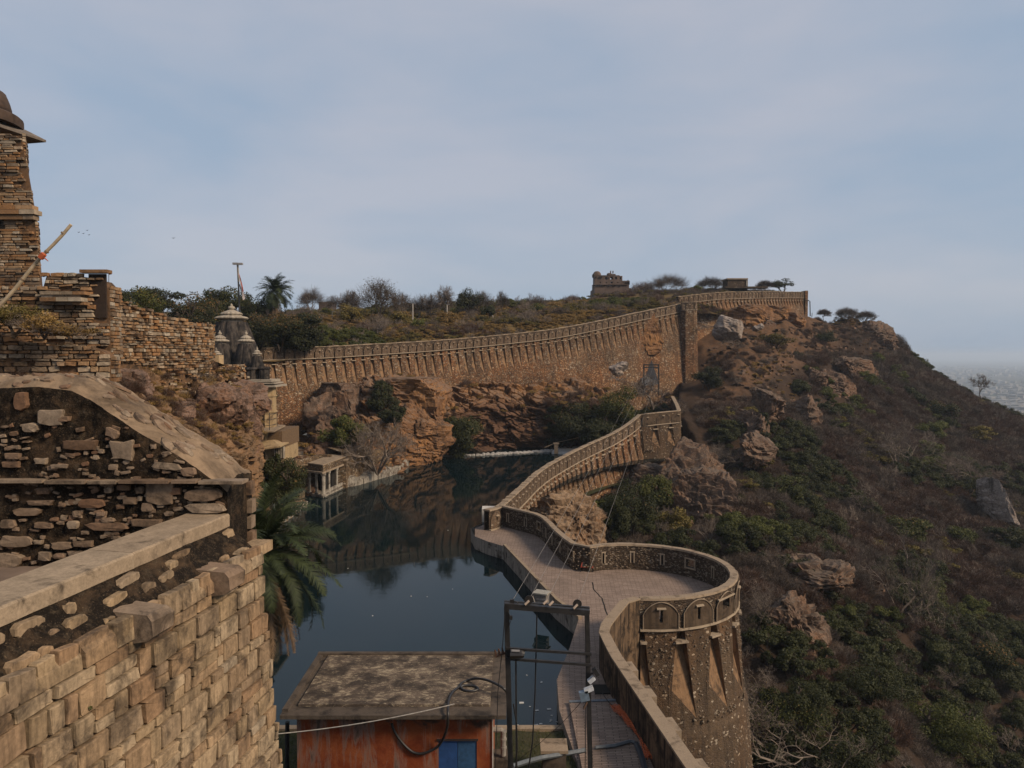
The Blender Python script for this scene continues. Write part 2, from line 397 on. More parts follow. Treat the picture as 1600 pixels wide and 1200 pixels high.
def groundmat(name, a, b_, c_, d, bare=None):
    m, nt, b = new_mat(name); n = NB(nt)
    x = n.noise(n.coord(), .12, 5, .6, .4); y = n.noise(n.coord(), .9, 6, .7); z = n.noise(n.coord(), 6, 5, .7)
    c = n.mix(n.ramp(x, [(.42, 0), (.6, 1)]), a, b_)
    c = n.mix(n.ramp(y, [(.45, 0), (.62, .8)]), c, c_)
    if bare:
        bf = n.new('ShaderNodeAttribute', attribute_name='bare').outputs['Fac']; bf = n.ramp(n.math('ADD', bf, n.math('MULTIPLY', n.math('SUBTRACT', y, .5), .9)), [(.35, 0), (.65, 1)])
        c = n.mix(bf, c, n.mix(n.ramp(y, [(.4, 0), (.6, 1)]), *bare))
    c = n.mix(n.ramp(z, [(.5, 0), (.66, .7)]), c, d)
    finish(nt, b, c, .95, n.bump(n.math('ADD', y, n.math('MULTIPLY', z, .5)), .8, .25), .1)
    return m
MT['hill'] = groundmat('hillside_earth', (.048,.032,.023), (.062,.040,.027), (.036,.027,.021), (.075,.05,.035), bare=((.155,.088,.05), (.10,.064,.042)))
MT['dryearth'] = groundmat('plateau_dry_grass', (.17,.12,.05), (.19,.12,.05), (.075,.065,.03), (.17,.125,.06))
MT['scree'] = groundmat('left_slope_scree', (.22,.14,.085), (.27,.16,.085), (.12,.085,.055), (.32,.23,.16))
MT['bank'] = groundmat('bank_grass_earth', (.055,.062,.03), (.075,.065,.04), (.035,.045,.02), (.10,.085,.055))
MT['fstone'] = stonemat('foreground_block_stone', [(.50,.37,.23),(.42,.31,.195),(.60,.47,.32),(.47,.32,.19),(.36,.27,.185),(.56,.42,.27),(.42,.27,.16),(.50,.41,.30)], 20, .55, .55)
MT['fmortar'] = plaster('foreground_mortar', (.13,.08,.045), (.06,.04,.026), .4, .2)
def mossmat():
    m, nt, b = new_mat('black_lichen_mortar'); n = NB(nt)
    pos = n.coord('Position')
    a = n.noise(pos, 2.6, 7, .7, .6); f = n.noise(pos, 45, 5, .75); g = n.noise(pos, 11, 6, .7)
    c = n.mix(n.ramp(a, [(.49, 0), (.68, 1)]), (.020,.016,.013), (.12,.08,.05))
    c = n.mix(n.ramp(g, [(.52, 0), (.68, .8)]), c, (.10,.078,.055))
    c = n.mix(n.ramp(f, [(.58, 0), (.68, .8)]), c, (.26,.19,.125))
    finish(nt, b, c, .95, n.bump(n.math('ADD', g, n.math('MULTIPLY', f, .6)), 1.0, .04), .1)
    return m
MT['moss'] = mossmat()
MT['gstone'] = stonemat('gable_rubble_stone', [(.33,.25,.18),(.25,.145,.09),(.38,.30,.225),(.20,.125,.08),(.42,.335,.25),(.27,.19,.135)], 28, .1, .45)
MT['copingslab'] = stonemat('pale_coping_slab', [(.44,.345,.245),(.48,.39,.285),(.40,.31,.22)], 30, .0, .3)
MT['rstone'] = stonemat('ruin_block_stone', [(.47,.29,.155),(.38,.22,.115),(.54,.37,.22),(.28,.17,.095),(.46,.245,.11),(.60,.50,.38),(.36,.28,.20),(.22,.15,.10),(.62,.54,.43)], 7, .1, .5, bump=.6)
MT['rmortar'] = plaster('ruin_core', (.23,.135,.075), (.07,.05,.035), .5, .3)
MT['darkshikhara'] = None
# ------------------------------------------------------------------ fortification walls
class Path:
    def __init__(s, pts, n=200, side=1, smooth=True):
        P = np.array([tuple(p) for p in pts], float)
        if smooth: A = catmull(P, n)
        else:
            t = np.linspace(0, len(P)-1, n); i = np.clip(t.astype(int), 0, len(P)-2); f = (t-i)[:, None]; A = P[i]*(1-f)+P[i+1]*f
        s.A = A; d = np.hypot(np.diff(A[:, 0]), np.diff(A[:, 1])); s.u = np.concatenate([[0], np.cumsum(d)]); s.L = s.u[-1]
        g = np.gradient(A[:, :2], axis=0); g /= np.linalg.norm(g, axis=1)[:, None]
        s.N = np.stack([g[:, 1], -g[:, 0]], 1)*side; s.side = side
    def __call__(s, u, d=0, z=0, rel=True):      # point at arc u, outward offset d, z below the crest (rel) or absolute
        x, y, zt = (np.interp(u, s.u, s.A[:, k]) for k in (0, 1, 2))
        nx, ny = np.interp(u, s.u, s.N[:, 0]), np.interp(u, s.u, s.N[:, 1])
        q = math.hypot(nx, ny)
        return Vector((x+nx/q*d, y+ny/q*d, zt+z if rel else z))
    def base(s, u): return float(np.interp(u, s.u, s.A[:, 3]))
def arch_h(x, w_, h):      # pointed arch height profile, x in [-w/2, w/2]
    t = abs(x)/(w_/2)
    return h*(.52+.48*(1-t**1.9)**.75) if t < 1 else h*.52
def fort_wall(root, path, bay, H=2.0, thick=.5, chute=(.13, .27, 5.0, .55), batter=.10, holes=None, mats=('parapet', 'fortwall', 'merlon'), merlon=True, u0=0.0, u1=None, basemin=None, lintels=True, ridges=False, frames=False, coping_w=.1, chutes=True, every=1, stub=False, proud=.09):
    """children of root: parapet, coping, string_course, wall_face, each merlon, chute, chute_slab (and loophole_frame)"""
    u1 = path.L if u1 is None else u1
    nb = max(1, round((u1-u0)/bay)); bw = (u1-u0)/nb
    sd = path.side
    a, b_, Lc, D = chute
    holes = holes or (lambda i: (.5, .16, -1.15, -.75))
    par = MB(); cop = MB(); strg = MB(); body = MB()
    def quad(mb, p): mb.add(p, [(0, 1, 2, 3)])
    for i in range(nb):
        ub = u0+i*bw
        hu, hw, za, zb = holes(i)
        us = [ub, ub+hu*bw-hw/2, ub+hu*bw+hw/2, ub+bw]; zs = [-H, za, zb, -.12]
        for p in range(3):
            for q in range(3):
                if p == 1 and q == 1: continue
                for d in (0, -thick):
                    par.add([path(us[p], d, zs[q]), path(us[p+1], d, zs[q]), path(us[p+1], d, zs[q+1]), path(us[p], d, zs[q+1])], [(0, 1, 2, 3)])
        for (ua, ub2, z_a, z_b) in ((us[1], us[1], za, zb), (us[2], us[2], za, zb), (us[1], us[2], za, za), (us[1], us[2], zb, zb)):
            if ua == ub2: par.add([path(ua, 0, z_a), path(ua, -thick, z_a), path(ua, -thick, z_b), path(ua, 0, z_b)], [(0, 1, 2, 3)])
            else: par.add([path(ua, 0, z_a), path(ub2, 0, z_a), path(ub2, -thick, z_a), path(ua, -thick, z_a)], [(0, 1, 2, 3)])
        for k in range(2):      # coping, string course in two segments per bay
            x0, x1 = ub+bw*k/2, ub+bw*(k+1)/2
            r_ = rng(i*7+k); dz = r_.uniform(-.07, .05) if bay < 2.2 else r_.uniform(-.015, .015)
            o = coping_w
            V = []
            for u in (x0, x1):
                V += [path(u, o, -.14), path(u, -thick-o, -.14), path(u, -thick-o+.04, dz), path(u, o-.04, dz)]
            cop.add(V, [(0, 1, 2, 3), (7, 6, 5, 4), (0, 4, 5, 1), (1, 5, 6, 2), (2, 6, 7, 3), (3, 7, 4, 0)])
            V = []
            for u in (x0, x1):
                V += [path(u, proud+.08, -H), path(u, -.02, -H), path(u, -.02, -H+.13), path(u, proud+.06, -H+.11)]
            strg.add(V, [(0, 1, 2, 3), (7, 6, 5, 4), (0, 4, 5, 1), (1, 5, 6, 2), (2, 6, 7, 3), (3, 7, 4, 0)])
    par.build('parapet', MT[mats[0]], root); cop.build('coping', MT['coping'], root); strg.build('string_course', MT['string'], root)
    d0 = .03
    def P(u, z, ins=0): return path(u, d0+batter*max(0, -H-z)-ins, z)
    for i in range(nb):
        ub = u0+i*bw; ue = ub+bw
        A0, B0 = a*bw, b_*bw
        zt, z1 = -H, -H-Lc
        umid = (ub+ue)/2
        zbase = [path.base(ub)-float(path(ub).z), path.base(ue)-float(path(ue).z)]
        z1c = z1 if chutes else -H-.01
        if chutes:
            body.add([P(ub+A0, zt), P(ue-A0, zt), P(ue-B0, z1), P(ub+B0, z1)], [(0, 1, 2, 3)])
        n = 4
        for k in range(n):
            fa, fb = k/n, (k+1)/n
            za0 = z1c+(min(zbase[0], z1c-.1)-z1c)*fa; za1 = z1c+(min(zbase[1], z1c-.1)-z1c)*fa
            zb0 = z1c+(min(zbase[0], z1c-.1)-z1c)*fb; zb1 = z1c+(min(zbase[1], z1c-.1)-z1c)*fb
            body.add([P(ub, za0), P(ue, za1), P(ue, zb1), P(ub, zb0)], [(0, 1, 2, 3)])
    if chutes:
        for i in range(nb+1):
            uc = u0+i*bw
            A0, B0 = a*bw, b_*bw; zt, z1 = -H, -H-Lc
            L_, R_ = max(u0, uc-A0), min(u1, uc+A0); Lb, Rb = max(u0, uc-B0), min(u1, uc+B0)
            m = MB(); zR, zL = (z1, zt-Lc*.62) if sd > 0 else (zt-Lc*.62, z1)
            if sd > 0: body.add([P(Lb, zL), P(Rb, zR), P(Lb, z1)], [(0, 1, 2)])
            else: body.add([P(Rb, zR), P(Lb, zL), P(Rb, z1)], [(0, 1, 2)])
            m.add([P(L_, zt, D), P(R_, zt, D), P(Rb, zR), P(Lb, zL), P(L_, zt), P(R_, zt)], [(0, 1, 2, 3), (0, 3, 4), (1, 5, 2)])
            m.build('drain_chute', MT['chute'], root)
            if lintels:
                s_ = MB(); zz = zt-.62; wd = A0*1.6
                V = []
                for u in (max(u0, uc-wd), min(u1, uc+wd)):
                    V += [P(u, zz-.12, .3)+Vector((0, 0, 0)), path(u, d0+.28, zz-.12), path(u, d0+.26, zz), P(u, zz, .3)]
                s_.add(V, [(0, 1, 2, 3), (7, 6, 5, 4), (0, 4, 5, 1), (1, 5, 6, 2), (2, 6, 7, 3), (3, 7, 4, 0)])
                s_.build('chute_slab', MT['string'], root)
    body.build('wall_face', MT[mats[1]], root)
    if merlon:
        for i in range(nb):
            ub = u0+i*bw; uc = ub+bw/2; wm = bw*.86; h = H-.22
            hu, hw, za, zb = holes(i); hc = (hu-.5)*bw
            xs = sorted(set([round(x, 4) for x in np.linspace(-wm/2, wm/2, 9)]+[hc-hw/2, hc+hw/2]))
            m = MB(); pr = proud*rng(i+3).uniform(.75, 1.15)
            for x0, x1 in zip(xs[:-1], xs[1:]):
                h0, h1 = -H+.14+arch_h(x0, wm, h-.14), -H+.14+arch_h(x1, wm, h-.14)
                inh = hc-hw/2-1e-3 <= x0 and x1 <= hc+hw/2+1e-3
                segs = [(-H+.14, -H+.14, za, za), (zb, zb, h0, h1)] if inh else [(-H+.14, -H+.14, h0, h1)]
                for (l0, l1, t0, t1) in segs:
                    m.add([path(uc+x0, pr, l0), path(uc+x1, pr, l1), path(uc+x1, pr, t1), path(uc+x0, pr, t0)], [(0, 1, 2, 3)])
                m.add([path(uc+x0, pr, h0), path(uc+x1, pr, h1), path(uc+x1, 0, h1), path(uc+x0, 0, h0)], [(0, 1, 2, 3)])
            for x in (xs[0], xs[-1]):
                hh = -H+.14+arch_h(x, wm, h-.14)
                m.add([path(uc+x, pr, -H+.14), path(uc+x, pr, hh), path(uc+x, 0, hh), path(uc+x, 0, -H+.14)], [(0, 1, 2, 3)])
            # hood slab over the loophole
            mo = m.build('merlon', MT[mats[2]], root)
            hd = MB(); V = []
            for u in (uc+hc-hw*1.1-.05, uc+hc+hw*1.1+.05):
                V += [path(u, pr, zb+.02), path(u, pr+.14, zb+.02), path(u, pr+.13, zb+.10), path(u, pr, zb+.12)]
            hd.add(V, [(0, 1, 2, 3), (7, 6, 5, 4), (0, 4, 5, 1), (1, 5, 6, 2), (2, 6, 7, 3), (3, 7, 4, 0)])
            hd.build('loophole_hood', MT['string'], mo)
            if ridges:
                g = MB(); pts = [path(uc+x, pr+.03, -H+.16+arch_h(x, wm, h-.14)) for x in np.linspace(-wm/2, wm/2, 15)]
                pts = [path(uc-wm/2, pr+.03, -H+.14)]+pts+[path(uc+wm/2, pr+.03, -H+.14)]
                g.tube(pts, .035, 5); g.build('arch_moulding', MT['coping'], mo)
    if frames:
        for i in range(nb):
            ub = u0+i*bw; hu, hw, za, zb = holes(i); c = ub+hu*bw; m = MB(); t = .1
            def fr(ua, ub_, z0, z1):
                V = []
                for u in (ua, ub_): V += [path(u, -thick+.02, z0), path(u, -thick-.05, z0), path(u, -thick-.05, z1), path(u, -thick+.02, z1)]
                m.add(V, [(0, 1, 2, 3), (7, 6, 5, 4), (0, 4, 5, 1), (1, 5, 6, 2), (2, 6, 7, 3), (3, 7, 4, 0)])
            fr(c-hw/2-t, c-hw/2, za, zb); fr(c+hw/2, c+hw/2+t, za, zb); fr(c-hw/2-t*1.3, c+hw/2+t*1.3, zb, zb+t)
            if hw > .4: fr(c-hw/2-t*1.3, c+hw/2+t*1.3, za-t, za)
            m.build('loophole_frame', MT['string'], root)
def pp(px, py, Y, zb): v = at(px, py, Y); return (v.x, v.y, v.z, zb)
def ppb(px, py, Y, pyb): v = at(px, py, Y); return (v.x, v.y, v.z, at(px, pyb, Y).z)
# far wall above the cliffs
far_path = Path([ppb(395,545,115,720), ppb(415,543,117,700), ppb(500,541,124,665), ppb(600,536,132,632), ppb(700,530,141,632), ppb(800,521,150,620), ppb(870,513,156,612), ppb(940,500,163,632), ppb(1000,487,170,652), ppb(1040,479,175,640), ppb(1064,474,178,625)], 400, 1)
fw = thing('fort_wall', 'long curving fort wall with rounded merlons above the cliffs behind the pool', 'fort wall', tuple(far_path(0, 0, -2)))
fort_wall(fw, far_path, 1.85, H=2.05, thick=.7, proud=.26, chute=(.14, .30, 5.2, .6), batter=.10)
# square tower on that wall
tw = thing('wall_tower', 'narrow square tower projecting from the fort wall beside the pale boulder', 'tower', tuple(at(1077, 560, 180)))
tp = Path([ppb(1064,472,177.4,600), ppb(1066,472,176.2,600), ppb(1088,471,176.2,600), ppb(1089,471,179.5,600)], 60, 1, smooth=False)
fort_wall(tw, tp, 1.85, H=2.0, thick=.6, batter=.03, chutes=False)
# upper wall on the hill top
up_path = Path([ppb(1060,463,186,600), ppb(1095,459,192,590), ppb(1130,456,198,520), ppb(1165,455.5,206,492), ppb(1200,455,216,492), ppb(1230,455.5,226,500), ppb(1257,456,236,512)], 200, 1)
uw = thing('fort_wall', 'highest fort wall along the hill top above the pale boulder', 'fort wall', tuple(up_path(0, 0, -2)))
fort_wall(uw, up_path, 2.0, H=2.0, thick=.7, proud=.26, chute=(.16, .34, 3.0, .6), batter=.08)
m = MB()
e = up_path(up_path.L); m.prism([(e.x-.2, e.y-1.2), (e.x+.8, e.y-.9), (e.x+1.5, e.y+6), (e.x-.2, e.y+6)], e.z-9.5, e.z+.3); m.build('end_block', MT['fortwall'], uw)
# dam wall descending to the causeway
dam_path = Path([(-2.2,70.2,3.2,-2), (-.9,72.7,3.2,-2.5), pp(818,760,84,-8), pp(850,732,96,-9), pp(890,709,108,-9), pp(925,692,116,-9), pp(962,675,122,-9), pp(990,657,126.5,-9), pp(1001,647,128,-9)], 300, 1)
dw = thing('dam_wall', 'fort wall descending beside the pool from the corner bastion to the causeway', 'fort wall', tuple(dam_path(0, 0, -2)))
fort_wall(dw, dam_path, 2.0, H=2.0, thick=.55, proud=.16, chute=(.15, .34, 6.2, .75), batter=.13)
cp = Path([pp(1001,647,128,-9), pp(1003,647,127.6,-9), pp(1030,644,128.6,-9), pp(1063,641,130,-9), pp(1063.5,641,130.6,-8), pp(1060,632,140,-2), pp(1053,619,152,2)], 260, 1, smooth=False)
cw = thing('corner_bastion', 'square corner bastion of weathered plaster where the descending wall meets the hillside', 'bastion', tuple(cp(0, 0, -2)))
fort_wall(cw, cp, 2.9, H=2.2, thick=.55, chute=(.10, .30, 4.2, .7), batter=.05, mats=('bastion', 'bastion', 'bplaster'))
# causeway parapet and round bastion
bc = Vector((8.75, 51.2, 0)); br_ = 6.75
arc = [(bc.x+br_*math.cos(R(t)), bc.y+br_*math.sin(R(t)), 3.2, -16) for t in range(118, -101, -12)]
near = Path([(-.9,72.7,3.2,-4), (1.0,70.6,3.2,-4), (2.9,68.0,3.2,-5), (4.1,62.0,3.2,-6), (4.9,58.6,3.2,-8)]+arc, 500, -1)
bt = thing('round_bastion', 'round bastion with pointed-arch merlons at the end of the paved causeway', 'bastion', (bc.x, bc.y, 1.2))
def nh(i):
    if i % 4 == 2: return (.5, .85, -1.25, -.62)
    return (.5, .2, -1.45, -.65)
fort_wall(bt, near, 2.45, H=2.0, thick=.5, chute=(.10, .34, 5.4, .75), batter=.085, holes=nh, mats=('innerparapet', 'bastion', 'bplaster'), ridges=True, frames=True, coping_w=.03)
low = Path([tuple(near.A[-1]), (7.0,43.9,3.2,-12), (5.6,40.6,3.2,-9), (5.15,39.4,3.2,-9), (5.35,36.2,3.2,-9), (6.0,31.5,3.2,-9), (6.7,26.5,3.2,-9), (7.9,18.5,3.2,-9)], 300, -1, smooth=False)
lw = thing('stair_wall', 'plastered wall with stepped buttresses running from the round bastion past the lower walkway', 'wall', (6, 30, 1.2))
def solidwall(root, path, u0, u1, thick, z0, z1, mat, copmat, step=1.0):
    body = MB(); cop = MB(); n = max(2, int((u1-u0)/step)); r_ = rng(5)
    for i in range(n):
        a, b_ = u0+(u1-u0)*i/n, u0+(u1-u0)*(i+1)/n
        for (dz0, dz1, o, mb) in ((z0, z1-.1, 0, body), (z1-.1, z1, .03, cop)):
            V = []
            for u in (a, b_): V += [path(u, o, dz0), path(u, -thick-o, dz0), path(u, -thick-o, dz1), path(u, o, dz1)]
            mb.add(V, [(0, 1, 2, 3), (7, 6, 5, 4), (0, 4, 5, 1), (1, 5, 6, 2), (2, 6, 7, 3), (3, 7, 4, 0)])
    body.build('wall_body', mat, root); cop.build('coping', copmat, root)
MT['stairwall'] = plaster('stair_wall_plaster', (.22,.15,.095), (.030,.023,.018), .65, 1.0)
solidwall(lw, low, 0, low.L, .5, -12, 0, MT['stairwall'], MT['coping'])
for i, u in enumerate((9.3, 12.0, 15.0, 18.2, 21.4)):
    m = MB(); a = low(u, .02, -.35); b_ = low(u+1.1, .02, -.35); c_ = low(u+1.1, .55, -.35); d_ = low(u, .55, -.35)
    V = [a, b_, c_, d_]+[v-Vector((0, 0, 7)) for v in (a, b_, c_, d_)]
    m.add(V, [(0, 1, 2, 3), (4, 5, 6, 7), (0, 1, 5, 4), (1, 2, 6, 5), (2, 3, 7, 6), (3, 0, 4, 7)])
    m.build('buttress', MT['coping'], lw)
# foot of the bastion: flared plinth and scattered pale stones standing out of the render
fl = MB(); n = 60
for k in range(n):
    u = near.L*(.36)+k*(near.L*.64)/n; u2 = near.L*(.36)+(k+1)*(near.L*.64)/n
    for (za, zb, da, db) in ((-7.9, -8.4, .50, .72), (-8.4, -24, .72, 2.0)):
        fl.add([near(u, da, za), near(u2, da, za), near(u2, db, zb), near(u, db, zb)], [(0, 1, 2, 3)])
fl.build('plinth', MT['bastion'], bt)
def scatter_stones(root, path, u0, u1, n, zlo, zhi, doff, bat, size, mat, seed, name='proud_stone', skip=None):
    r_ = rng(seed); m = MB()
    for k in range(n):
        u = r_.uniform(u0, u1); z = r_.uniform(zlo, zhi)
        if skip and skip(u, z): continue
        c = path(u, doff+bat*max(0, -2-z), z)
        t = (path(u+.1)-path(u-.1)).normalized(); nn = Vector((t.y, -t.x, 0))*path.side
        sx = size*r_.uniform(.35, 1)*.5; sz = sx*r_.uniform(.4, .8); up = Vector((0, 0, 1))
        V = []; q = 6
        for d, f in ((-.05, 1), (.03, .95), (.055, .6)):
            for j in range(q):
                a = 2*PI*j/q + r_.uniform(-.25, .25)
                V.append(c+t*(sx*f*math.cos(a))+up*(sz*f*math.sin(a))+nn*d)
        m.add(V, [(i_*q+j, i_*q+(j+1) % q, (i_+1)*q+(j+1) % q, (i_+1)*q+j) for i_ in range(2) for j in range(q)]+[tuple(2*q+j for j in range(q))], r_.random())
    return m.build(name, mat, root, kind='stuff')
MT['palestone'] = stonemat('pale_rubble_stone', [(.28,.22,.165),(.19,.14,.10),(.38,.32,.25),(.22,.155,.105)], 30, 0, .2)
bwn = near.L/max(1, round(near.L/2.45))
def inchute(u, z):
    f = (u/bwn) % 1; f = min(f, 1-f); t = (-2-z)/5.4
    return z < -2 and t < 1 and f < .10+.24*t+.03
scatter_stones(bt, near, near.L*.42, near.L*.995, 1150, -7.8, -2.2, .03, .085, .17, MT['palestone'], 3, skip=inchute)
scatter_stones(bt, near, near.L*.42, near.L*.995, 750, -16, -8.6, .20, .082, .22, MT['palestone'], 4)
class Flip(Path):
    pass
ip = Path([tuple(p) for p in near.A], 500, 1, smooth=False)
scatter_stones(bt, ip, 1, near.L*.8, 1500, -1.95, -.16, .5, 0, .2, MT['palestone'], 6, name='inner_stone', skip=lambda u, z: abs(((u/bwn) % 1)-.5) < .16)
scatter_stones(fw, far_path, 0, far_path.L, 5200, -10.5, -2.3, .03, .10, .36, MT['palestone'], 7, skip=lambda u, z: z > -7.2 and min((u/1.85) % 1, 1-(u/1.85) % 1) < .22)
scatter_stones(dw, dam_path, 1, dam_path.L, 2200, -11, -2.2, .03, .13, .30, MT['palestone'], 8)
scatter_stones(cw, cp, 0, cp.L, 700, -11, -2.4, .03, .05, .32, MT['palestone'], 9)

# ------------------------------------------------------------------ causeway
wp = [atz(742,838,1.2), atz(762,846,1.2), atz(786,853,1.2), atz(868,940,1.2), atz(904,968,1.2), atz(890,1012,1.2), atz(870,1062,1.2), atz(874,1110,1.2), atz(905,1200,1.2), Vector((2.2, 22, 1.2))]
inner = [near(u, -.25, 0) for u in np.linspace(near.L, 0, 90)]
lown = [low(u, -.25, 0) for u in np.linspace(low.L-1, .3, 30)]
edge = [(p.x, p.y) for p in wp] + [(p.x, p.y) for p in lown] + [(p.x, p.y) for p in inner] + [(-2.4, 73.4), (-3.6, 71.2)]
def poly_fill(name, poly, z, mat, thick=0):
    import mathutils.geometry as mg
    tri = mg.tessellate_polygon([[Vector((x, y, 0)) for x, y in poly]])
    V = [Vector((x, y, z)) for x, y in poly]
    tri = [t if (V[t[1]]-V[t[0]]).cross(V[t[2]]-V[t[0]]).z > 0 else t[::-1] for t in tri]
    me = mkmesh(name, V, [t for t in tri], mat)
    return link(name, me)
ww = poly_fill('walkway', edge, 1.2, MT['paving']); ww['kind'] = 'structure'
q = MB(); k_ = MB()
wpl = [Vector((-2.9, 73.5, 1.2)), Vector((-4.0, 71.3, 1.2))]+wp
for a, b_ in zip(wpl[:-1], wpl[1:]):
    q.add([a-Vector((0, 0, .004)), b_-Vector((0, 0, .004)), Vector((b_.x, b_.y, -5)), Vector((a.x, a.y, -5))], [(0, 1, 2, 3)])
qo = q.build('quay_face', MT['quayface']); qo['kind'] = 'structure'
for a, b_ in zip(wp[2:5][:-1], wp[2:5][1:]):      # low kerb along the water
    d = (b_-a).normalized(); nn = Vector((-d.y, d.x, 0))
    k_.box((a+b_)/2+nn*.12+Vector((0, 0, .09)), ((b_-a).length/2-.02, .13, .094), ax=(d, nn, Vector((0, 0, 1))))
a, b_ = wp[0], wp[2]
ko = k_.build('kerb', MT['coping']); ko['kind'] = 'structure'
st = MB(); p = atz(768,800,1.2); st.box((p.x+.1, p.y+1.2, .55), (1.15, .8, .9)); p2 = atz(785,786,1.2); st.box((-2.0, 76.2, .8), (.8, 1.0, 1.1))
t = tag(st.build('water_steps', simple('limewashed_block', (.62,.60,.57), .85)), 'pale limewashed blocks at the water corner of the causeway', 'block')
# lower landing near the camera
sl = MB(); a = atz(889,1097,1.32); b_ = atz(972,1094,1.32)
sl.prism([(a.x, a.y), (b_.x+.1, b_.y), (6.3, 18), (3.0, 18)], 1.0, 1.34)
so = sl.build('landing', MT['paving']); so['kind'] = 'structure'
ed = MB(); ed.bar((a.x, a.y-.06, 1.37), (b_.x, b_.y-.06, 1.37), .16, .05)
tag(ed.build('edge_strip', simple('blue_grey_slab', (.16,.19,.23), .6)), 'blue-grey stone strip across the near end of the causeway paving', 'edging')
hl = MB(); h0 = atz(945, 1078, 1.2); hl.box((h0.x+.2, h0.y, 1.23), (.75, .5, .03))
tag(hl.build('drain_cover', simple('dark_drain', (.02,.018,.015), .9)), 'dark open drain in the corner of the causeway by the blue-grey strip', 'drain')
# long crack in the paving
ck = MB(); pts = [(903,905), (925,910), (928,922), (941,935), (944,950), (953,968), (957,985)]
pp3 = []
r_ = rng(2)
for (x0, y0), (x1, y1) in zip(pts[:-1], pts[1:]):
    for k in range(4): pp3.append(atz(x0+(x1-x0)*k/4+r_.uniform(-1, 1), y0+(y1-y0)*k/4, 1.2))
V = []
for i, p in enumerate(pp3): V += [p+Vector((-.045, 0, .004)), p+Vector((.045, 0, .004))]
ck.add(V, [(2*i, 2*i+1, 2*i+3, 2*i+2) for i in range(len(pp3)-1)])
cko = ck.build('paving_crack', simple('crack_shadow', (.012,.01,.008), 1)); cko['kind'] = 'structure'
# ------------------------------------------------------------------ terrain
def rbf(P, Z):
    P = np.array(P, float); n = len(P)
    D = np.linalg.norm(P[:, None]-P[None], axis=2)
    K = D; A = np.zeros((n+3, n+3)); A[:n, :n] = K; A[:n, n] = 1; A[:n, n+1:] = P; A[n, :n] = 1; A[n+1:, :n] = P.T
    A[:n, :n] += np.eye(n)*(-.02)
    sol = np.linalg.solve(A, np.concatenate([Z, [0, 0, 0]]))
    def f(X, Y):
        out = np.zeros(X.shape); 
        for i in range(n): out += sol[i]*np.hypot(X-P[i, 0], Y-P[i, 1])
        return out+sol[n]+sol[n+1]*X+sol[n+2]*Y
    return f
# outer hillside
hp = []
def H(px, py, Y): v = at(px, py, Y); hp.append((v.x, v.y, v.z))
def Wp(x, y, z): hp.append((x, y, z))
for a in [(1075,600,178),(1075,640,158),(1100,720,128),(1150,500,198),(1150,560,172),(1150,650,145),(1150,750,113),(1200,494,215),(1250,497,234),(1250,560,205),(1250,650,165),(1250,750,130),(1200,850,88),(1200,950,72),(1240,1060,62),(1290,1200,52),
          (1095,545,186),(1130,505,196),(1330,500,246),(1340,560,222),(1340,650,180),(1340,750,142),(1340,850,108),(1330,950,84),(1330,1060,66),(1360,1200,54),
          (1391,522,243),(1424,576,236),(1430,650,198),(1430,750,160),(1440,850,124),(1440,950,98),(1440,1060,78),(1460,1200,63),
          (1500,622,234),(1530,700,190),(1540,800,150),(1540,950,106),(1550,1060,84),(1560,1200,68),
          (1600,664,228),(1650,750,178),(1650,900,126),(1650,1060,90),(1680,1200,74),(1800,760,205),(1800,950,120),(1900,1200,80)]: H(*a)
for a in [(20,40,-15),(14,30,-14),(20,20,-15),(19,46,-15),(20,53,-13),(17,60,-11),(40,25,-20),(60,30,-29),(95,60,-34),(120,90,-36),(190,160,-50),(230,230,-60),(270,330,-110),(200,300,-45),(160,270,-12),(120,262,14),(90,262,19),(70,255,25),(60,240,27),(170,330,-60),(118,262,6),(110,320,-16),(300,60,-110),(220,80,-85),(13,63,-9),(10,70,-7),(16,80,-7),(22,95,-6),(14,95,-6),(8,85,-6),(28,110,-7),(22,116,-7.5),(15,105,-8),(30,122,-6),(37,127,-3.5),(36,135,2),(38,150,7),(12,20,-10),(60,0,-30),(0,80,-4),(6,100,-5)]: Wp(*a)
hp = np.array(hp)
hillf = rbf(hp[:, :2], hp[:, 2])
def hz(X, Y):
    z = hillf(X, Y)
    P = np.stack([X.ravel(), Y.ravel(), np.zeros(X.size)], 1)
    far = np.clip((np.hypot(X, Y)-30)/60, .25, 1).ravel()
    z = z + (far*(2.2*fbm(P*.055, 4, 3)+.9*ridge(P*.16, 4, 8)+.35*ridge(P*.6, 2, 9))).reshape(X.shape)
    return z
xs = np.concatenate([np.linspace(2, 190, 330), np.linspace(191, 330, 60)]); ys = np.concatenate([np.linspace(-5, 260, 380), np.linspace(262, 420, 60)])
X, Y = np.meshgrid(xs, ys)
Z = hz(X, Y)
def proj_(x, y, z):
    c, s = math.cos(PITCH), math.sin(PITCH); z = z-CAMH; f = np.maximum(y*c-z*s, 1); return 800+F*x/f, 600-F*(y*s+z*c)/f
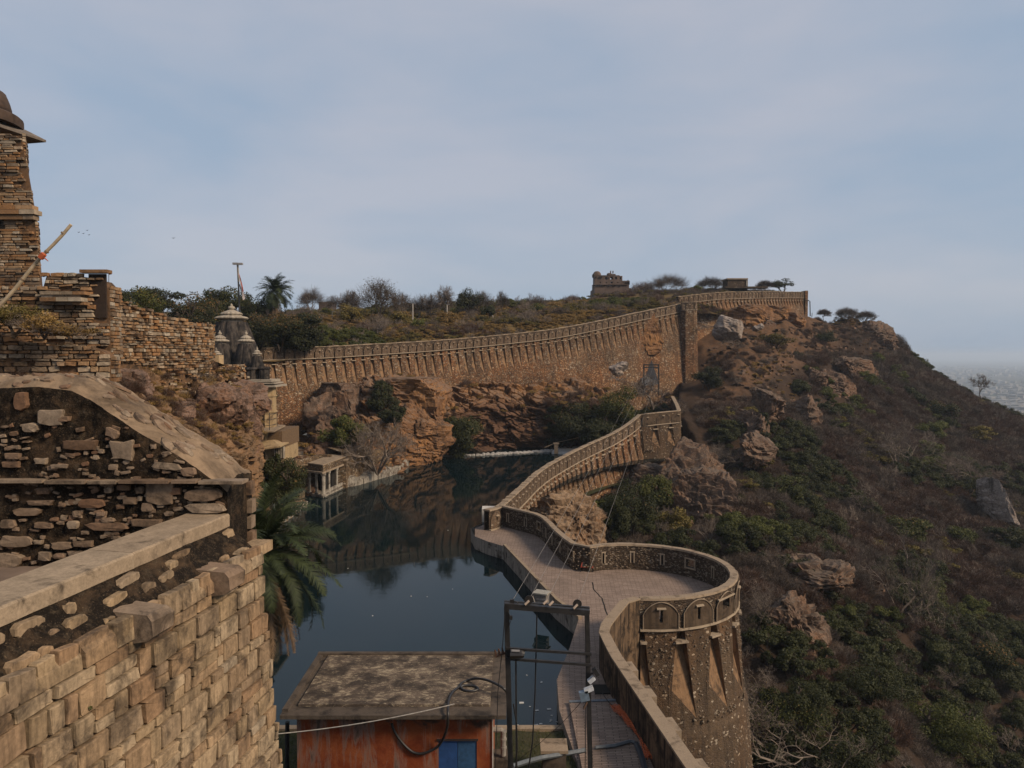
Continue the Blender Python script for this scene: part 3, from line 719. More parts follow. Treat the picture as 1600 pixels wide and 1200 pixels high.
# keep the hillside outside (right of / below) the walls: sink it under the causeway and the pool side
def sink(X, Y, Z):
    pts = [(-6,70),(-1,72),(dam_path(20).x, dam_path(20).y),(dam_path(40).x, dam_path(40).y),(dam_path(60).x, dam_path(60).y),(28,128),(34,131),(32,150),(39,172),(40,182),(47,191),(65,206),(90,234),(94,250)]
    ln = np.array(pts); xb = np.interp(Y, ln[:, 1], ln[:, 0])
    inside = (X < xb+.3) & (Y > 69)
    Z = np.where(inside, np.minimum(Z, -7)-10, Z)
    inb = (np.hypot(X-bc.x, Y-bc.y) < br_-.4) | ((X < 6.0) & (Y < 70) & (Y > 10))
    Z = np.where(inb, -14, Z)
    return Z
Zs = sink(X, Y, Z)
G = np.stack([X, Y, Zs], -1)
bx0, by0 = proj_(X, Y, Z)
ba = np.clip(1-np.hypot((bx0-1180)/175, (by0-520)/85), 0, 1)*2+np.clip(1-np.hypot((bx0-1130)/90, (by0-600)/80), 0, 1)
hill = link('hillside', grid_mesh('hillside', G, MT['hill'], True)); hill['kind'] = 'structure'
at_ = hill.data.attributes.new('bare', 'FLOAT', 'POINT'); at_.data.foreach_set('value', np.clip(ba, 0, 1).ravel().astype(np.float32))
def hill_z(x, y): return float(hz(np.array([[x]]), np.array([[y]]))[0, 0])
# plateau behind the far wall
gpx = [395, 500, 650, 800, 900, 1000, 1064]; gpy = [498, 492, 487, 480, 473, 461, 457]
def plat_row(off, f=None, py=None):
    out = []
    for k in range(13):
        u = far_path.L*k/12; p = far_path(u, -off, 0)
        if f is None: out.append(p+Vector((0, 0, -1.7)))
        else:
            px = 800+F*p.x/p.y; pc = 555-(far_path(u).z-18)/far_path(u).y*F
            g = float(np.interp(px, gpx, gpy)); yy = pc+3+(g-pc-3)*f
            out.append(Vector((p.x, p.y, at(px, yy, p.y).z)) if py is None else Vector((p.x, p.y, at(px, g+py, p.y).z)))
    return out
ext = lambda row, e=0: [row[0]+Vector((-80, -30, .5)), row[0]+Vector((-30, -10, 0))]+row+[row[-1]+Vector((14, 14, .3)), row[-1]+Vector((30, 40, -1)), row[-1]+Vector((58, 60, -9-e))]
rows = [ext(plat_row(.5)), ext(plat_row(8, .25)), ext(plat_row(22, .5)), ext(plat_row(45, .85)), ext(plat_row(80, 1.0)), ext(plat_row(140, 1, 3)), ext(plat_row(210, 1, 3)), ext(plat_row(280, 1, 50))]
Gp = loft(rows, 180, 130, lambda P: .7*fbm(P*.08, 4, 2)-.3)
plat = link('plateau', grid_mesh('plateau', Gp, MT['dryearth'], True)); plat['kind'] = 'structure'
up_rows = [[up_path(up_path.L*k/8, -o)+Vector((0, 0, z)) for k in range(9)] for o, z in ((.5, -1.8), (7, -.6), (18, .6), (40, .8), (70, -5))]
for r__ in up_rows: r__[-1] = r__[-1]+Vector((-.5, 0, 0))
ht_ = link('hilltop', grid_mesh('hilltop', loft(up_rows, 70, 50, lambda P: .5*fbm(P*.1, 3, 2)), MT['dryearth'], True)); ht_['kind'] = 'structure'
# inner cliffs between wall foot and water
colsC = [
 [(425,700,113),(430,715,108),(435,735,100),(440,765,92),(440,830,81)],
 [(470,680,118),(470,700,113),(470,722,104),(470,745,97),(470,806,85)],
 [(505,640,122),(505,668,118),(505,690,112),(505,714,105),(505,782,95)],
 [(545,600,127),(550,632,122),(552,665,117),(555,706,109),(555,762,102)],
 [(600,588,131.5),(600,600,122),(600,650,118),(605,700,112),(605,745,110)],
 [(650,588,135),(645,610,126),(645,660,123),(645,695,122),(648,724,120)],
 [(690,604,138),(690,640,134),(690,668,133),(690,695,132),(690,713,133)],
 [(730,604,142),(730,640,138),(730,668,137),(730,690,137),(735,708,138)],
 [(790,600,147),(790,635,143),(790,660,142),(790,685,141),(790,704,142)],
 [(850,600,152),(850,622,146),(850,650,143),(850,680,143),(850,700,144)],
 [(920,600,158),(920,622,150),(920,645,143),(920,672,142),(920,697,144)],
 [(990,640,168),(985,655,160),(985,668,152),(985,682,148),(985,696,146)],
 [(1060,620,175),(1055,625,165),(1050,632,155),(1050,660,150),(1050,690,148)]]
rowsC = [[at(*colsC[j][i]) for j in range(len(colsC))] for i in range(5)]
rowsC[-1] = [p-Vector((0, 0, 2.0)) for p in rowsC[-1]]
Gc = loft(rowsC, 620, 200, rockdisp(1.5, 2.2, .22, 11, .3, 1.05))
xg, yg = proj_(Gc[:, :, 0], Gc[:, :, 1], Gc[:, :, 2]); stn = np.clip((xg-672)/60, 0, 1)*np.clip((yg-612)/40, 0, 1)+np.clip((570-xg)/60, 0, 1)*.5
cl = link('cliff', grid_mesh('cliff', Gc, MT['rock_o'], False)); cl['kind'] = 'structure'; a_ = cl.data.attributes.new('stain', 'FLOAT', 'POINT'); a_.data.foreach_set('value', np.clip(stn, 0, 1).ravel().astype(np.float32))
# slope under the ruined walls, left
colsL = [
 [(-160,540,38),(-160,570,34),(-160,600,30),(-160,640,26),(-160,720,22),(-160,1000,18)],
 [(0,560,41),(0,585,38),(0,600,34),(0,650,30),(0,760,26),(0,1000,22)],
 [(90,560,42),(90,585,39),(90,610,35),(90,660,32),(90,760,28),(90,1000,24)],
 [(165,570,44),(165,590,41),(165,615,37),(165,650,34),(165,760,30),(165,1000,26)],
 [(220,545,47),(225,590,43),(225,625,39),(225,670,36),(225,770,32),(225,1000,28)],
 [(270,545,49),(275,600,46),(285,645,42),(290,700,38),(290,800,34),(300,1000,31)],
 [(318,565,52),(325,610,49),(345,660,45),(345,715,42),(345,820,38),(345,1000,36)],
 [(345,585,56),(365,620,52),(385,650,49),(392,700,47),(392,760,45),(400,960,42)],
 [(372,585,64),(388,620,62),(398,650,60),(400,700,58),(402,770,57),(405,900,52)],
 [(400,610,80),(402,640,78),(404,670,76),(406,710,74),(410,780,72),(440,850,74)]]
rowsL = [[at(*colsL[j][i]) for j in range(len(colsL))] for i in range(6)]
Gl = loft(rowsL, 420, 260, rockdisp(.55, 1.1, .3, 41, .3))
ls = link('rocky_slope', grid_mesh('rocky_slope', Gl, MT['scree'], False)); ls['kind'] = 'structure'
# ground behind the ruins and temple up to the far wall
rowsB = [[Vector((-70, 40, 18)), Vector((-42, 43, 18)), at(165,560,46), at(318,560,55), at(400,600,82), at(410,640,108)],
         [Vector((-75, 60, 20)), Vector((-50, 62, 20)), Vector((-42, 66, 19)), Vector((-36, 74, 17.5)), Vector((-33, 90, 15)), Vector((-37, 112, 10))],
         [Vector((-80, 90, 19)), Vector((-62, 95, 19)), Vector((-54, 100, 18)), Vector((-48, 106, 18)), Vector((-44, 110, 17)), Vector((-41, 113, 17))],
         [Vector((-95, 130, 19)), Vector((-80, 135, 19)), Vector((-70, 136, 19)), Vector((-60, 138, 19)), Vector((-50, 135, 19)), Vector((-45, 130, 18.5))]]
Gb = loft(rowsB, 120, 90, lambda P: .35*fbm(P*.15, 4, 2))
gb = link('upper_ground', grid_mesh('upper_ground', Gb, MT['dryearth'], True)); gb['kind'] = 'structure'
# rock under the dam wall, facing the ravine
rowsD = [[dam_path(u, d, z*(.78+.3*min(1, u/40))) for u in np.linspace(1, dam_path.L-1, 9)] for d, z in ((.9, -8.2), (1.9, -9.2), (2.9, -11.2), (4.0, -14.5), (5.8, -19))]
Gd = loft(rowsD, 200, 70, rockdisp(.9, 1.7, .4, 61))
dr = link('ravine_rock', grid_mesh('ravine_rock', Gd, MT['rock_y'], False)); dr['kind'] = 'structure'
# outcrop under the corner bastion
def lump(name, c, rad, seed, mat, a=.6, s=1.5, sub=5, rz=0, flat=0, tilt=0):
    import bmesh
    bm = bmesh.new(); bmesh.ops.create_icosphere(bm, subdivisions=sub, radius=1)
    P = np.array([v.co[:] for v in bm.verts]); F_ = [[v.index for v in f.verts] for f in bm.faces]; bm.free()
    P = np.sign(P)*np.abs(P)**.7
    rr = np.random.RandomState(seed)
    for _ in range(16):
        n_ = rr.normal(size=3); n_ /= np.linalg.norm(n_); c0 = rr.uniform(.5, .88); t_ = P@n_
        P = P-np.clip(t_-c0, 0, None)[:, None]*n_*.93
    Q = P*np.array(rad)*1.28; N = P/np.linalg.norm(P, axis=1)[:, None]
    d = rockdisp(a, s, .3, seed, .2)(Q+seed*3.1)
    Q = Q+N*d[:, None]*.8
    if flat: Q[:, 2] = np.minimum(Q[:, 2], flat*rad[2]+.1*Q[:, 2])
    c_, s_ = math.cos(rz), math.sin(rz); x = Q[:, 0]*c_-Q[:, 1]*s_; y = Q[:, 0]*s_+Q[:, 1]*c_
    if tilt: z = Q[:, 2]*math.cos(tilt)-x*math.sin(tilt); x = x*math.cos(tilt)+Q[:, 2]*math.sin(tilt); Q[:, 2] = z
    me = mkmesh(name, np.stack([x, y, Q[:, 2]], 1), F_, mat)
    o = link(name, me); o.location = c
    return o
def T(o, label, cat, group=None): return tag(o, label, cat, group)
T(lump('rock_outcrop', at(1068,785,117)+Vector((0, 0, -1)), (7.0, 7, 10.6), 3, MT['rock_g'], .8, 1.4, 6), 'large reddish rock outcrop standing under the square corner bastion', 'rock')
T(lump('rock_outcrop', at(1098,842,104)+Vector((0, 0, 0)), (4.6, 6, 7.6), 8, MT['rock_g'], .7, 1.2, 6), 'reddish rock spur stepping down in front of the corner bastion outcrop', 'rock')
T(lump('rock_outcrop', at(890,835,84)+Vector((0, 0, 0)), (5.2, 5, 5.4), 12, MT['rock_y'], .8, .95, 6), 'pale weathered rock face just behind the causeway parapet', 'rock')
T(lump('rock_outcrop', at(1036,768,121), (4.6, 4.5, 3.8), 5, MT['rock_g'], .7, 1.2, 5), 'reddish rock directly below the near face of the corner bastion', 'rock')
T(lump('rock_outcrop', at(1092,800,111), (4.6, 5, 6.0), 6, MT['rock_g'], .7, 1.2, 6), 'right-hand flank of the reddish outcrop below the corner bastion', 'rock')
T(lump('rock_outcrop', at(1008,752,124), (3.0, 3, 2.0), 7, MT['rock_y'], .6, 1.0, 5), 'small pale rock where the descending wall meets the corner bastion', 'rock')
T(lump('boulder', at(1138,512,178), (3.1, 2.6, 2.9), 21, MT['boulder'], .35, 1.6, 5, tilt=.3), 'big pale grey boulder perched on the brown slope below the upper wall', 'boulder')
T(lump('boulder', at(1184,512,186), (1.4, 1.3, .9), 22, MT['boulder'], .3, 1.2, 4), 'small grey boulder to the right of the big pale boulder', 'boulder')
T(lump('boulder', at(1203,506,192), (1.5, 1.3, .8), 25, MT['rock_g'], .3, 1.2, 4), 'low brown boulder on the slope under the upper wall', 'boulder')
T(lump('rock_outcrop', at(1178,497,200), (6.0, 3, 2.6), 23, MT['rock_o'], .8, 1.8, 5), 'reddish rock bulging out under the middle of the upper wall', 'rock')
T(lump('rock_outcrop', at(1213,493,213), (4.0, 3, 2.2), 24, MT['rock_o'], .7, 1.6, 5), 'reddish rock under the right end of the upper wall', 'rock')
T(lump('rock_outcrop', at(1243,504,225), (3.5, 3, 2.4), 27, MT['rock_o'], .8, 2, 4), 'broken rock at the foot of the upper wall corner', 'rock')
T(lump('rock_outcrop', at(525,625,121), (4.3, 4, 3.6), 31, MT['rock_g'], .5, 1.6, 5, flat=.7), 'rounded grey-topped rock below the far wall, behind the temple pavilion', 'rock')
T(lump('rock_outcrop', at(520,668,114), (2.6, 2.6, 3.6), 32, MT['rock_g'], .5, 1.4, 5), 'upright grey rock standing behind the flat pavilion roof', 'rock')
T(lump('rock_outcrop', at(497,640,117), (2.4, 2.2, 2.2), 37, MT['rock_g'], .5, 1.4, 4), 'small grey rock at the top left of the rock group behind the pavilion', 'rock')
T(lump('rock_outcrop', at(635,632,128), (7.6, 6, 5.4), 33, MT['rock_o'], .9, 1.9, 6, flat=.75), 'broad flat-topped ochre rock mass jutting from the cliff', 'rock')
T(lump('rock_outcrop', at(652,690,123), (4.6, 4.5, 7.0), 34, MT['rock_o'], .9, 1.7, 6), 'fractured orange cliff buttress rising from the water', 'rock')
T(lump('rock_outcrop', at(1018,525,172), (2.8, 2.0, 4.6), 35, MT['rock_o'], .5, 1.3, 5, tilt=-.15), 'ochre rock built into the far wall near its square tower', 'rock')
T(lump('rock_outcrop', at(965,577,156), (2.2, 2, 1.5), 36, MT['boulder'], .4, 1, 4), 'pale rounded rock at the foot of the far wall', 'rock')
T(lump('rock_outcrop', at(1552,790,146), (1.9, 4.2, 7.0), 51, MT['boulder'], .4, 2.0, 5, tilt=-.45), 'leaning grey rock slab among the bushes low on the right hillside', 'rock')
for i, (px, py, Y, rd, lab) in enumerate([(1300,620,190,(7,5,6),'grey cracked cliff block below the hill crest'),(1325,580,205,(6,5,5),'cracked cliff block just under the hill crest'),
        (1270,600,188,(5,4,4),'broken cliff rock left of the grey cliff block'),(1374,536,238,(5,5,5.6),'square-edged crag at the right end of the hill crest'),(1345,600,208,(4.5,4,8),'tall narrow cliff pillar at the right of the cracked cliff'),
        (1170,680,140,(4,4,4.5),'pointed rock rib halfway down the slope'),(1195,640,150,(3,4,5),'upper rock rib on the slope below the stone terrace'),(1180,710,128,(3.5,3,3),'lowest rock of the rib on the slope'),
        (1240,985,68,(2.2,3,3.0),'brown rock step in the bushes right of the round bastion'),(1270,905,82,(4,3,1.6),'rocky ledge jutting from the scrub above the brown rock step'),(1255,660,160,(2.6,3,4.6),'thin cracked rock left of the cliff among dry bushes')]):
    T(lump('rock_outcrop', at(px, py, Y), rd, 70+i, MT['rock_g'], .85, 1.15, 6 if rd[0] > 4 else 5, rz=i), lab, 'rock')
for i, (px, py, Y, rd) in enumerate([(200,607,40,(1.6,1.4,.9)),(195,620,38.5,(1.3,1.2,.8)),(262,650,43,(1.5,1.2,1.1)),(330,640,47,(1.9,1.6,1.6)),(365,665,50,(1.9,1.6,2.2)),(380,620,56,(1.6,1.5,1.3)),(290,640,45,(.8,.7,.55))]):
    T(lump('slope_rock', at(px, py, Y), rd, 90+i, MT['rock_p'], .35, .8, 5, rz=i), ['smooth pinkish slab rock at the foot of the ruined wall','lower pinkish slab rock above the sloping gable','pale rock in the middle of the left slope','rough pink crag below the small shrine wall','lowest pink crag beside the temple shaft','pink rock directly below the temple spires','small dark rock on the left slope'][i], 'rock')
# water
lake = [(-3.6,71.3),(-4.1,71.3)]+[(p.x+.2, p.y) for p in (wp[0], wp[2], wp[3], wp[4], wp[5], wp[6], wp[7])]+[(2.6,33),(-40,33),(-40,60),(-34,84),(-31,100),(-26,112),(-20,124),(-14,138),(0,150),(26,156),(30,150),(27,127),(16,118),(9,106),(2.5,92),(-1.5,80),(-2.6,73.5)]
def watermat():
    m, nt, b = new_mat('pool_water'); n = NB(nt)
    a = n.noise(n.coord(scale=(1, 1.6, 1)), 1.3, 3, .5); r2 = n.noise(n.coord(scale=(1, 2.2, 1)), 3.5, 3, .5)
    patch = n.ramp(n.noise(n.coord(), .05, 2, .5), [(.42, .25), (.62, 1)])
    h = n.math('MULTIPLY', n.math('ADD', a, n.math('MULTIPLY', r2, .35)), patch)
    finish(nt, b, (.004,.009,.012), .015, n.bump(h, .10, .03), .5); b.inputs['IOR'].default_value = 1.39
    gl = n.new('ShaderNodeBsdfGlossy', {'Color': (.64,.68,.70,1), 'Roughness': .02, 'Normal': n.bump(h, .10, .03)}); df = n.new('ShaderNodeBsdfDiffuse', {'Color': (.004,.010,.012,1)})
    fr_ = n.new('ShaderNodeFresnel', {'IOR': 1.48}); mx = n.new('ShaderNodeMixShader', {0: fr_.outputs[0], 1: df.outputs[0], 2: gl.outputs[0]})
    nt.links.new(mx.outputs[0], nt.nodes['Material Output'].inputs[0])
    return m
wt = poly_fill('water', lake, 0, watermat()); wt['kind'] = 'structure'
bed = poly_fill('pool_bed', lake, -3, MT['bank']); bed['kind'] = 'structure'
# near bank
rowsK = [[Vector((x, y, z)) for x in (-22, -12, -6, 0, 3.2)] for y, z in ((33.4, .75), (32.5, .8), (29, 1.0), (24, 1.2), (18, 1.6), (8, 2.0), (-5, 2.0))]
Gk = loft(rowsK, 90, 110, lambda P: .12*fbm(P*.8, 3, 2))
bk = link('bank', grid_mesh('bank', Gk, MT['bank'], True)); bk['kind'] = 'structure'
m = MB(); m.box((-7, 33.5, .3), (10.2, .18, .55)); ko = m.build('bank_edge', MT['coping']); ko['kind'] = 'structure'
m = MB(); m.add([Vector((3.05, 40, 1.19)), Vector((3.05, 8, 1.9)), Vector((3.05, 8, -3)), Vector((3.05, 40, -3))], [(0, 1, 2, 3)])
# plain far below
def plainmat():
    m, nt, b = new_mat('plain_fields'); n = NB(nt)
    v = n.voro(n.coord(), .006, out='Color'); g = n.noise(n.coord(), .0016, 6, .7); f = n.noise(n.coord(), .02, 5, .7)
    c = n.mix(n.sep(v)[0], (.06,.06,.045), (.12,.105,.075)); c = n.mix(n.ramp(g, [(.45, 0), (.55, 1)]), c, (.045,.06,.035)); c = n.mix(n.ramp(f, [(.5, 0), (.6, .7)]), c, (.05,.06,.035))
    finish(nt, b, c, .95); return m
pl = MB(); q = 30000; pl.add([(-q, -2000, -130), (q, -2000, -130), (q, q, -130), (-q, q, -130)], [(0, 1, 2, 3)])
po = pl.build('plain', plainmat()); po['kind'] = 'structure'
# town on the plain: white boxes of houses too small to pick apart
tn = MB(); r_ = rng(77)
ctr = [(at(r_.uniform(1430, 1640), y, 1).x, y, r_.uniform(.4, 1)) for y in [r_.uniform(572, 650) for _ in range(60)]]
for cx, cy, wgt in ctr:
    Yc = 148/((cy-555)/1155+1e-6); Yc = min(Yc, 9000)
    for k in range(int(26*wgt)):
        y = Yc*(1+r_.gauss(0, .035)); x = cx*Yc+r_.gauss(0, .05)*Yc
        if x/y < .5: continue
        s_ = r_.uniform(4, 9)*(1+Yc/5000); tn.box((x, y, -130+s_*.4), (s_, s_*.8, s_*.5), rz=r_.uniform(0, 3))
tag(tn.build('town_houses', simple('whitewashed_houses', (.30,.30,.30), .9, var=.1, nscale=.05)), 'pale houses of the town spread over the plain below', 'town', kind='stuff')
# ------------------------------------------------------------------ block masonry, stone by stone
def stone_pool(n, seed, irr=.12, name='stone', bulge=.0, rnd=False):
    r_ = rng(seed); out = []
    for k in range(n):
        base = [(-.5, -.42), (-.465, -.5), (0, -.5), (.465, -.5), (.5, -.42), (.5, .42), (.465, .5), (0, .5), (-.465, .5), (-.5, .42)]
        if rnd or (irr == .115 and k % 2): base = [(-.5, -.22), (-.36, -.46), (0, -.5), (.36, -.46), (.5, -.22), (.5, .22), (.36, .46), (0, .5), (-.36, .46), (-.5, .22)]
        ol = [(x*(1-abs(r_.gauss(0, irr))), y*(1-abs(r_.gauss(0, irr*1.2)))) for x, y in base]; q = len(ol); V = []
        for yy, f in ((0, 1), (-.82, 1), (-.95, .97), (-1, .91)):
            dy = 0
            for (x, z) in ol: V.append((x*f+(.02*r_.uniform(-1, 1) if f < 1 else 0), yy+(r_.uniform(-.06, .06) if f < 1 else 0), z*f))
        V.append((r_.uniform(-.1, .1), -1.01-bulge*r_.random(), r_.uniform(-.1, .1)))
        Fc = [(i*q+j, i*q+(j+1) % q, (i+1)*q+(j+1) % q, (i+1)*q+j) for i in range(3) for j in range(q)]+[(3*q+j, 3*q+(j+1) % q, 4*q) for j in range(q)]
        out.append((V, Fc))
    return out
def pool_meshes(pool, mat, name='stone'):
    return [mkmesh(name, V, F_, mat) for V, F_ in pool]
def lay(root, specs, pool, meshes, udir, maxp=290, name='stone', stuffname='stone_courses', mat=None, prio=None):
    """specs: (centre on the face, length, height, depth, roll, pool index)"""
    rz = math.atan2(udir.y, udir.x); off = wloc(root)
    order = sorted(range(len(specs)), key=(lambda i: -prio(specs[i])) if prio else (lambda i: -specs[i][1]*specs[i][2]))
    rest = MB()
    for k, i in enumerate(order):
        c, L_, h_, d_, ro, pi_ = specs[i]
        if k < maxp:
            o = link(name, meshes[pi_], root); o.location = c-off; o.rotation_euler = (0, ro, rz); o.scale = (L_, d_, h_)
        else:
            V, F_ = pool[pi_]; cr, sr = math.cos(rz), math.sin(rz); ca, sa = math.cos(ro), math.sin(ro)
            W = []
            for x, y, z in V:
                x, y, z = x*L_, y*d_, z*h_; x, z = x*ca+z*sa, -x*sa+z*ca
                W.append(c+Vector((x*cr-y*sr, x*sr+y*cr, z)))
            rest.add(W, F_)
    if rest.v: rest.build(stuffname, mat, root, kind='stuff')
def courses(o, udir, ulen, z0, z1, ch, sl, seed, npool, depth=(.05, .10), top=None, bot=None, gap=.02, batter=0, jit=.3, miss=0.0, ndir=None, zj=0.0, holes=None, roll=.008):
    r_ = rng(seed); S_ = []; z = z0; ndir = ndir or Vector((udir.y, -udir.x, 0))
    while z < z1:
        h_ = ch*r_.uniform(1-jit, 1+jit); u = -r_.uniform(0, sl[0])
        while u < ulen:
            L_ = r_.uniform(*sl)
            if r_.random() < .12: L_ *= .5
            uc = u+L_/2; zc = z+h_/2
            u0_ = max(u, 0); u1_ = min(u+L_, ulen)
            ok = u1_-u0_ > sl[0]*.35 and (top is None or zc < top(uc)) and (bot is None or zc > bot(uc)) and r_.random() >= miss
            if ok and holes and any(a < uc < b and c < zc < d for a, b, c, d in holes): ok = False
            if ok:
                lu = u1_-u0_-gap
                nsub = 1
                if r_.random() < .14 and h_ > ch*.9: nsub = 2
                for s_ in range(nsub):
                    hh = h_/nsub
                    c = o+udir*((u0_+u1_)/2)+Vector((0, 0, z+hh*(s_+.5)+r_.uniform(-zj, zj)))+ndir*(batter*(z1-zc)-.02)
                    S_.append((c, lu, hh-gap*.8, r_.uniform(*depth)+.02, r_.gauss(0, roll), r_.randrange(npool)))
            u += L_
        z += h_
    return S_
# ---- foreground rampart
wd = Vector((.145, 1, 0)).normalized(); nd = Vector((wd.y, -wd.x, 0))
YC = 10.0
cf = at(405, 855, YC); cc = at(350, 805, YC-.1)
ledge_z = cf.z-.03; cop_z = cc.z
fg = thing('rampart_wall', 'tall rampart wall of honey-coloured blocks filling the lower left corner, seen from above', 'wall', (cf.x, 6, 4))
pool = stone_pool(36, 1, .075); pm = pool_meshes(pool, MT['fstone'])
Ls = 8.2; o0 = Vector((cf.x, cf.y, 0))-wd*Ls
def fface(u, z, d=0): return o0+wd*u+nd*(d+.085*(ledge_z-z))+Vector((0, 0, z))
sp = courses(o0, wd, Ls-.02, 11.0, ledge_z-.17, .20, (.20, .60), 5, 36, (.05, .085), gap=.014, batter=.085, jit=.42, roll=.03,
             bot=lambda u: 18-.575*(o0.y+u)-.2, holes=[(Ls-3.55, Ls-3.38, ledge_z-.52, ledge_z-.28)])
lay(fg, sp, pool, pm, wd, 290, mat=MT['fstone'])
m = MB()      # core behind the stones, battered, down to the ground
m.add([fface(0, ledge_z-.15, -.02), fface(Ls, ledge_z-.15, -.02), fface(Ls, 0, -.02), fface(0, 0, -.02), fface(Ls, ledge_z-.15, -.02)-nd*1.4, fface(Ls, 0, -.02)-nd*2.6],
      [(0, 1, 2, 3), (1, 4, 5, 2)]); m.build('mortar_core', MT['fmortar'], fg)
# end face (towards the pool): quoins
u2 = -nd
# ledge blocks
r_ = rng(8); u = 0; k = 0
lp = stone_pool(10, 44, .05)
while u < Ls:
    L_ = r_.uniform(.42, .75); L_ = min(L_, Ls-u)
    if L_ < .12: break
    uc = u+L_/2; m = MB()
    a0, a1 = u+.012, u+L_-.012; zt = ledge_z+r_.uniform(-.02, .02); pr = r_.uniform(.04, .09); sl_ = r_.uniform(.05, .12)
    V = []
    for uu in (a0, a1):
        j = r_.uniform(-.012, .012)
        V += [fface(uu, ledge_z-.18, pr+j), fface(uu, zt-.05, pr+j), fface(uu, zt, pr-.04+j), fface(uu, zt+sl_*.3, -.20), fface(uu, ledge_z-.18, -.28)]
    m.add(V, [(0, 1, 6, 5), (1, 2, 7, 6), (2, 3, 8, 7), (0, 5, 9, 4), (0, 4, 3, 2, 1), (5, 6, 7, 8, 9)])
    m.build('ledge_stone', MT['fstone'], fg); u += L_
# mossy sloping band between ledge and coping with loose rubble
def band(u, f, d=0): 
    a = fface(u, ledge_z+.0, -.06); yy = a.y; b_ = Vector((cc.x-.145*(cc.y-yy), yy, cop_z-.17))
    return a.lerp(b_, f)+(nd*.8+Vector((0, 0, .45))).normalized()*d
nu, nv = 160, 16
Gm = np.array([[tuple(band(Ls*i/(nu-1), j/(nv-1))) for i in range(nu)] for j in range(nv)])
Pn = Gm.reshape(-1, 3); dd = .045*fbm(Pn*7, 4, 2)+.02*fbm(Pn*25, 2, 5)
Gm = Gm+np.array([nd.x, nd.y, .3])*dd.reshape(nv, nu, 1)
link('lichen_band', grid_mesh('lichen_band', Gm, MT['moss'], True), fg).location = -Vector(fg.location)
bs = []
for k in range(52):
    u = r_.uniform(.5, Ls-.15); f = r_.choice([.18, .2, .45, .5, .72, .8])+r_.uniform(-.06, .06); L_ = r_.uniform(.12, .36); h_ = r_.uniform(.08, .16)
    if any(abs(u-b_[5]) < (L_+b_[1])/2*.9 and abs(f-b_[6]) < .28 for b_ in bs): continue
    bs.append((band(u, f, -.03), L_, h_, r_.uniform(.05, .09), r_.gauss(0, .06), u, f, r_.randrange(36)))
pool3 = stone_pool(36, 99, .12, rnd=True); pm3 = pool_meshes(pool3, MT['fstone'])
lay(fg, [(b_[0], b_[1], b_[2], b_[3], b_[4], b_[7]) for b_ in bs], pool3, pm3, wd, 300)
# two projecting corbels
for (px, py, tone) in ((150, 1030, 0), (310, 925, 1)):
    yy = 8.9 if tone else 7.45
    u = (yy-o0.y)/wd.y; m = MB(); zc = ledge_z-.03
    V = []
    for uu, t_ in ((u-.17, 0), (u+.17, 1)):
        V += [fface(uu, zc+.12, -.2), fface(uu+r_.uniform(-.03, .03), zc+.09, .22), fface(uu, zc+.03, .27+.03*t_), fface(uu, zc-.12, .27), fface(uu, zc-.17, .20), fface(uu, zc-.24, -.2)]
    m.add(V, [(0, 1, 7, 6), (1, 2, 8, 7), (2, 3, 9, 8), (3, 4, 10, 9), (4, 5, 11, 10), (0, 5, 4, 3, 2, 1), (6, 7, 8, 9, 10, 11)])
    o = m.build('corbel', MT['gstone'], fg); o['label'] = 'reddish weathered corbel with a broken top' if not tone else 'grey corbel block nearer the corner'
m = MB(); m.add([fface(Ls-3.56, ledge_z-.54, -.015), fface(Ls-3.37, ledge_z-.54, -.015), fface(Ls-3.37, ledge_z-.26, -.015), fface(Ls-3.56, ledge_z-.26, -.015)], [(0, 1, 2, 3)])
m.build('drain_hole', simple('hole_black', (.008,.007,.006), 1), fg)
# coping slabs
seams = [Ls+.0, Ls-2.02, Ls-4.0, Ls-6.2, 0]
for (ua, ub) in zip(seams[1:], seams[:-1]):
    m = MB(); n = 7; V = []
    for i in range(n+1):
        uu = ua+.008+(ub-ua-.016)*i/n; a = band(uu, 1); a.z = cop_z; ol = .03+r_.uniform(-.012, .012)
        a = a+nd*ol
        V += [a-Vector((0, 0, .17)), a-Vector((0, 0, .02)), a-nd*.02, a-nd*.56+Vector((0, 0, .012)), a-nd*.58-Vector((0, 0, .17))]
    Fc = [(i*5+j, i*5+(j+1) % 5, (i+1)*5+(j+1) % 5, (i+1)*5+j) for i in range(n) for j in range(5)]+[(0, 1, 2, 3, 4), tuple(n*5+j for j in (4, 3, 2, 1, 0))]
    m.add(V, Fc); m.build('coping_slab', MT['copingslab'], fg)
m = MB(); e0, e1 = band(0, 1), band(Ls, 1); zz = cop_z-.172
m.add([Vector((e0.x, e0.y, zz)), Vector((e1.x, e1.y, zz)), Vector((e1.x-.62, e1.y+.1, zz)), Vector((e0.x-.62, e0.y, zz)), Vector((e1.x-.62, e1.y+.1, 15.0)), Vector((e0.x-.62, e0.y, 15.0))], [(0, 1, 2, 3), (3, 2, 4, 5)])
m.build('wall_core', MT['moss'], fg)
# terrace behind it
m = MB(); m.prism([(-14, 2), (e0.x-.6, 2), (e1.x-.6, YC+.05), (-14, YC+.05)], 0, 15.12); to = m.build('terrace', simple('terrace_floor', (.20,.15,.12), .9, nscale=3)); to['kind'] = 'structure'
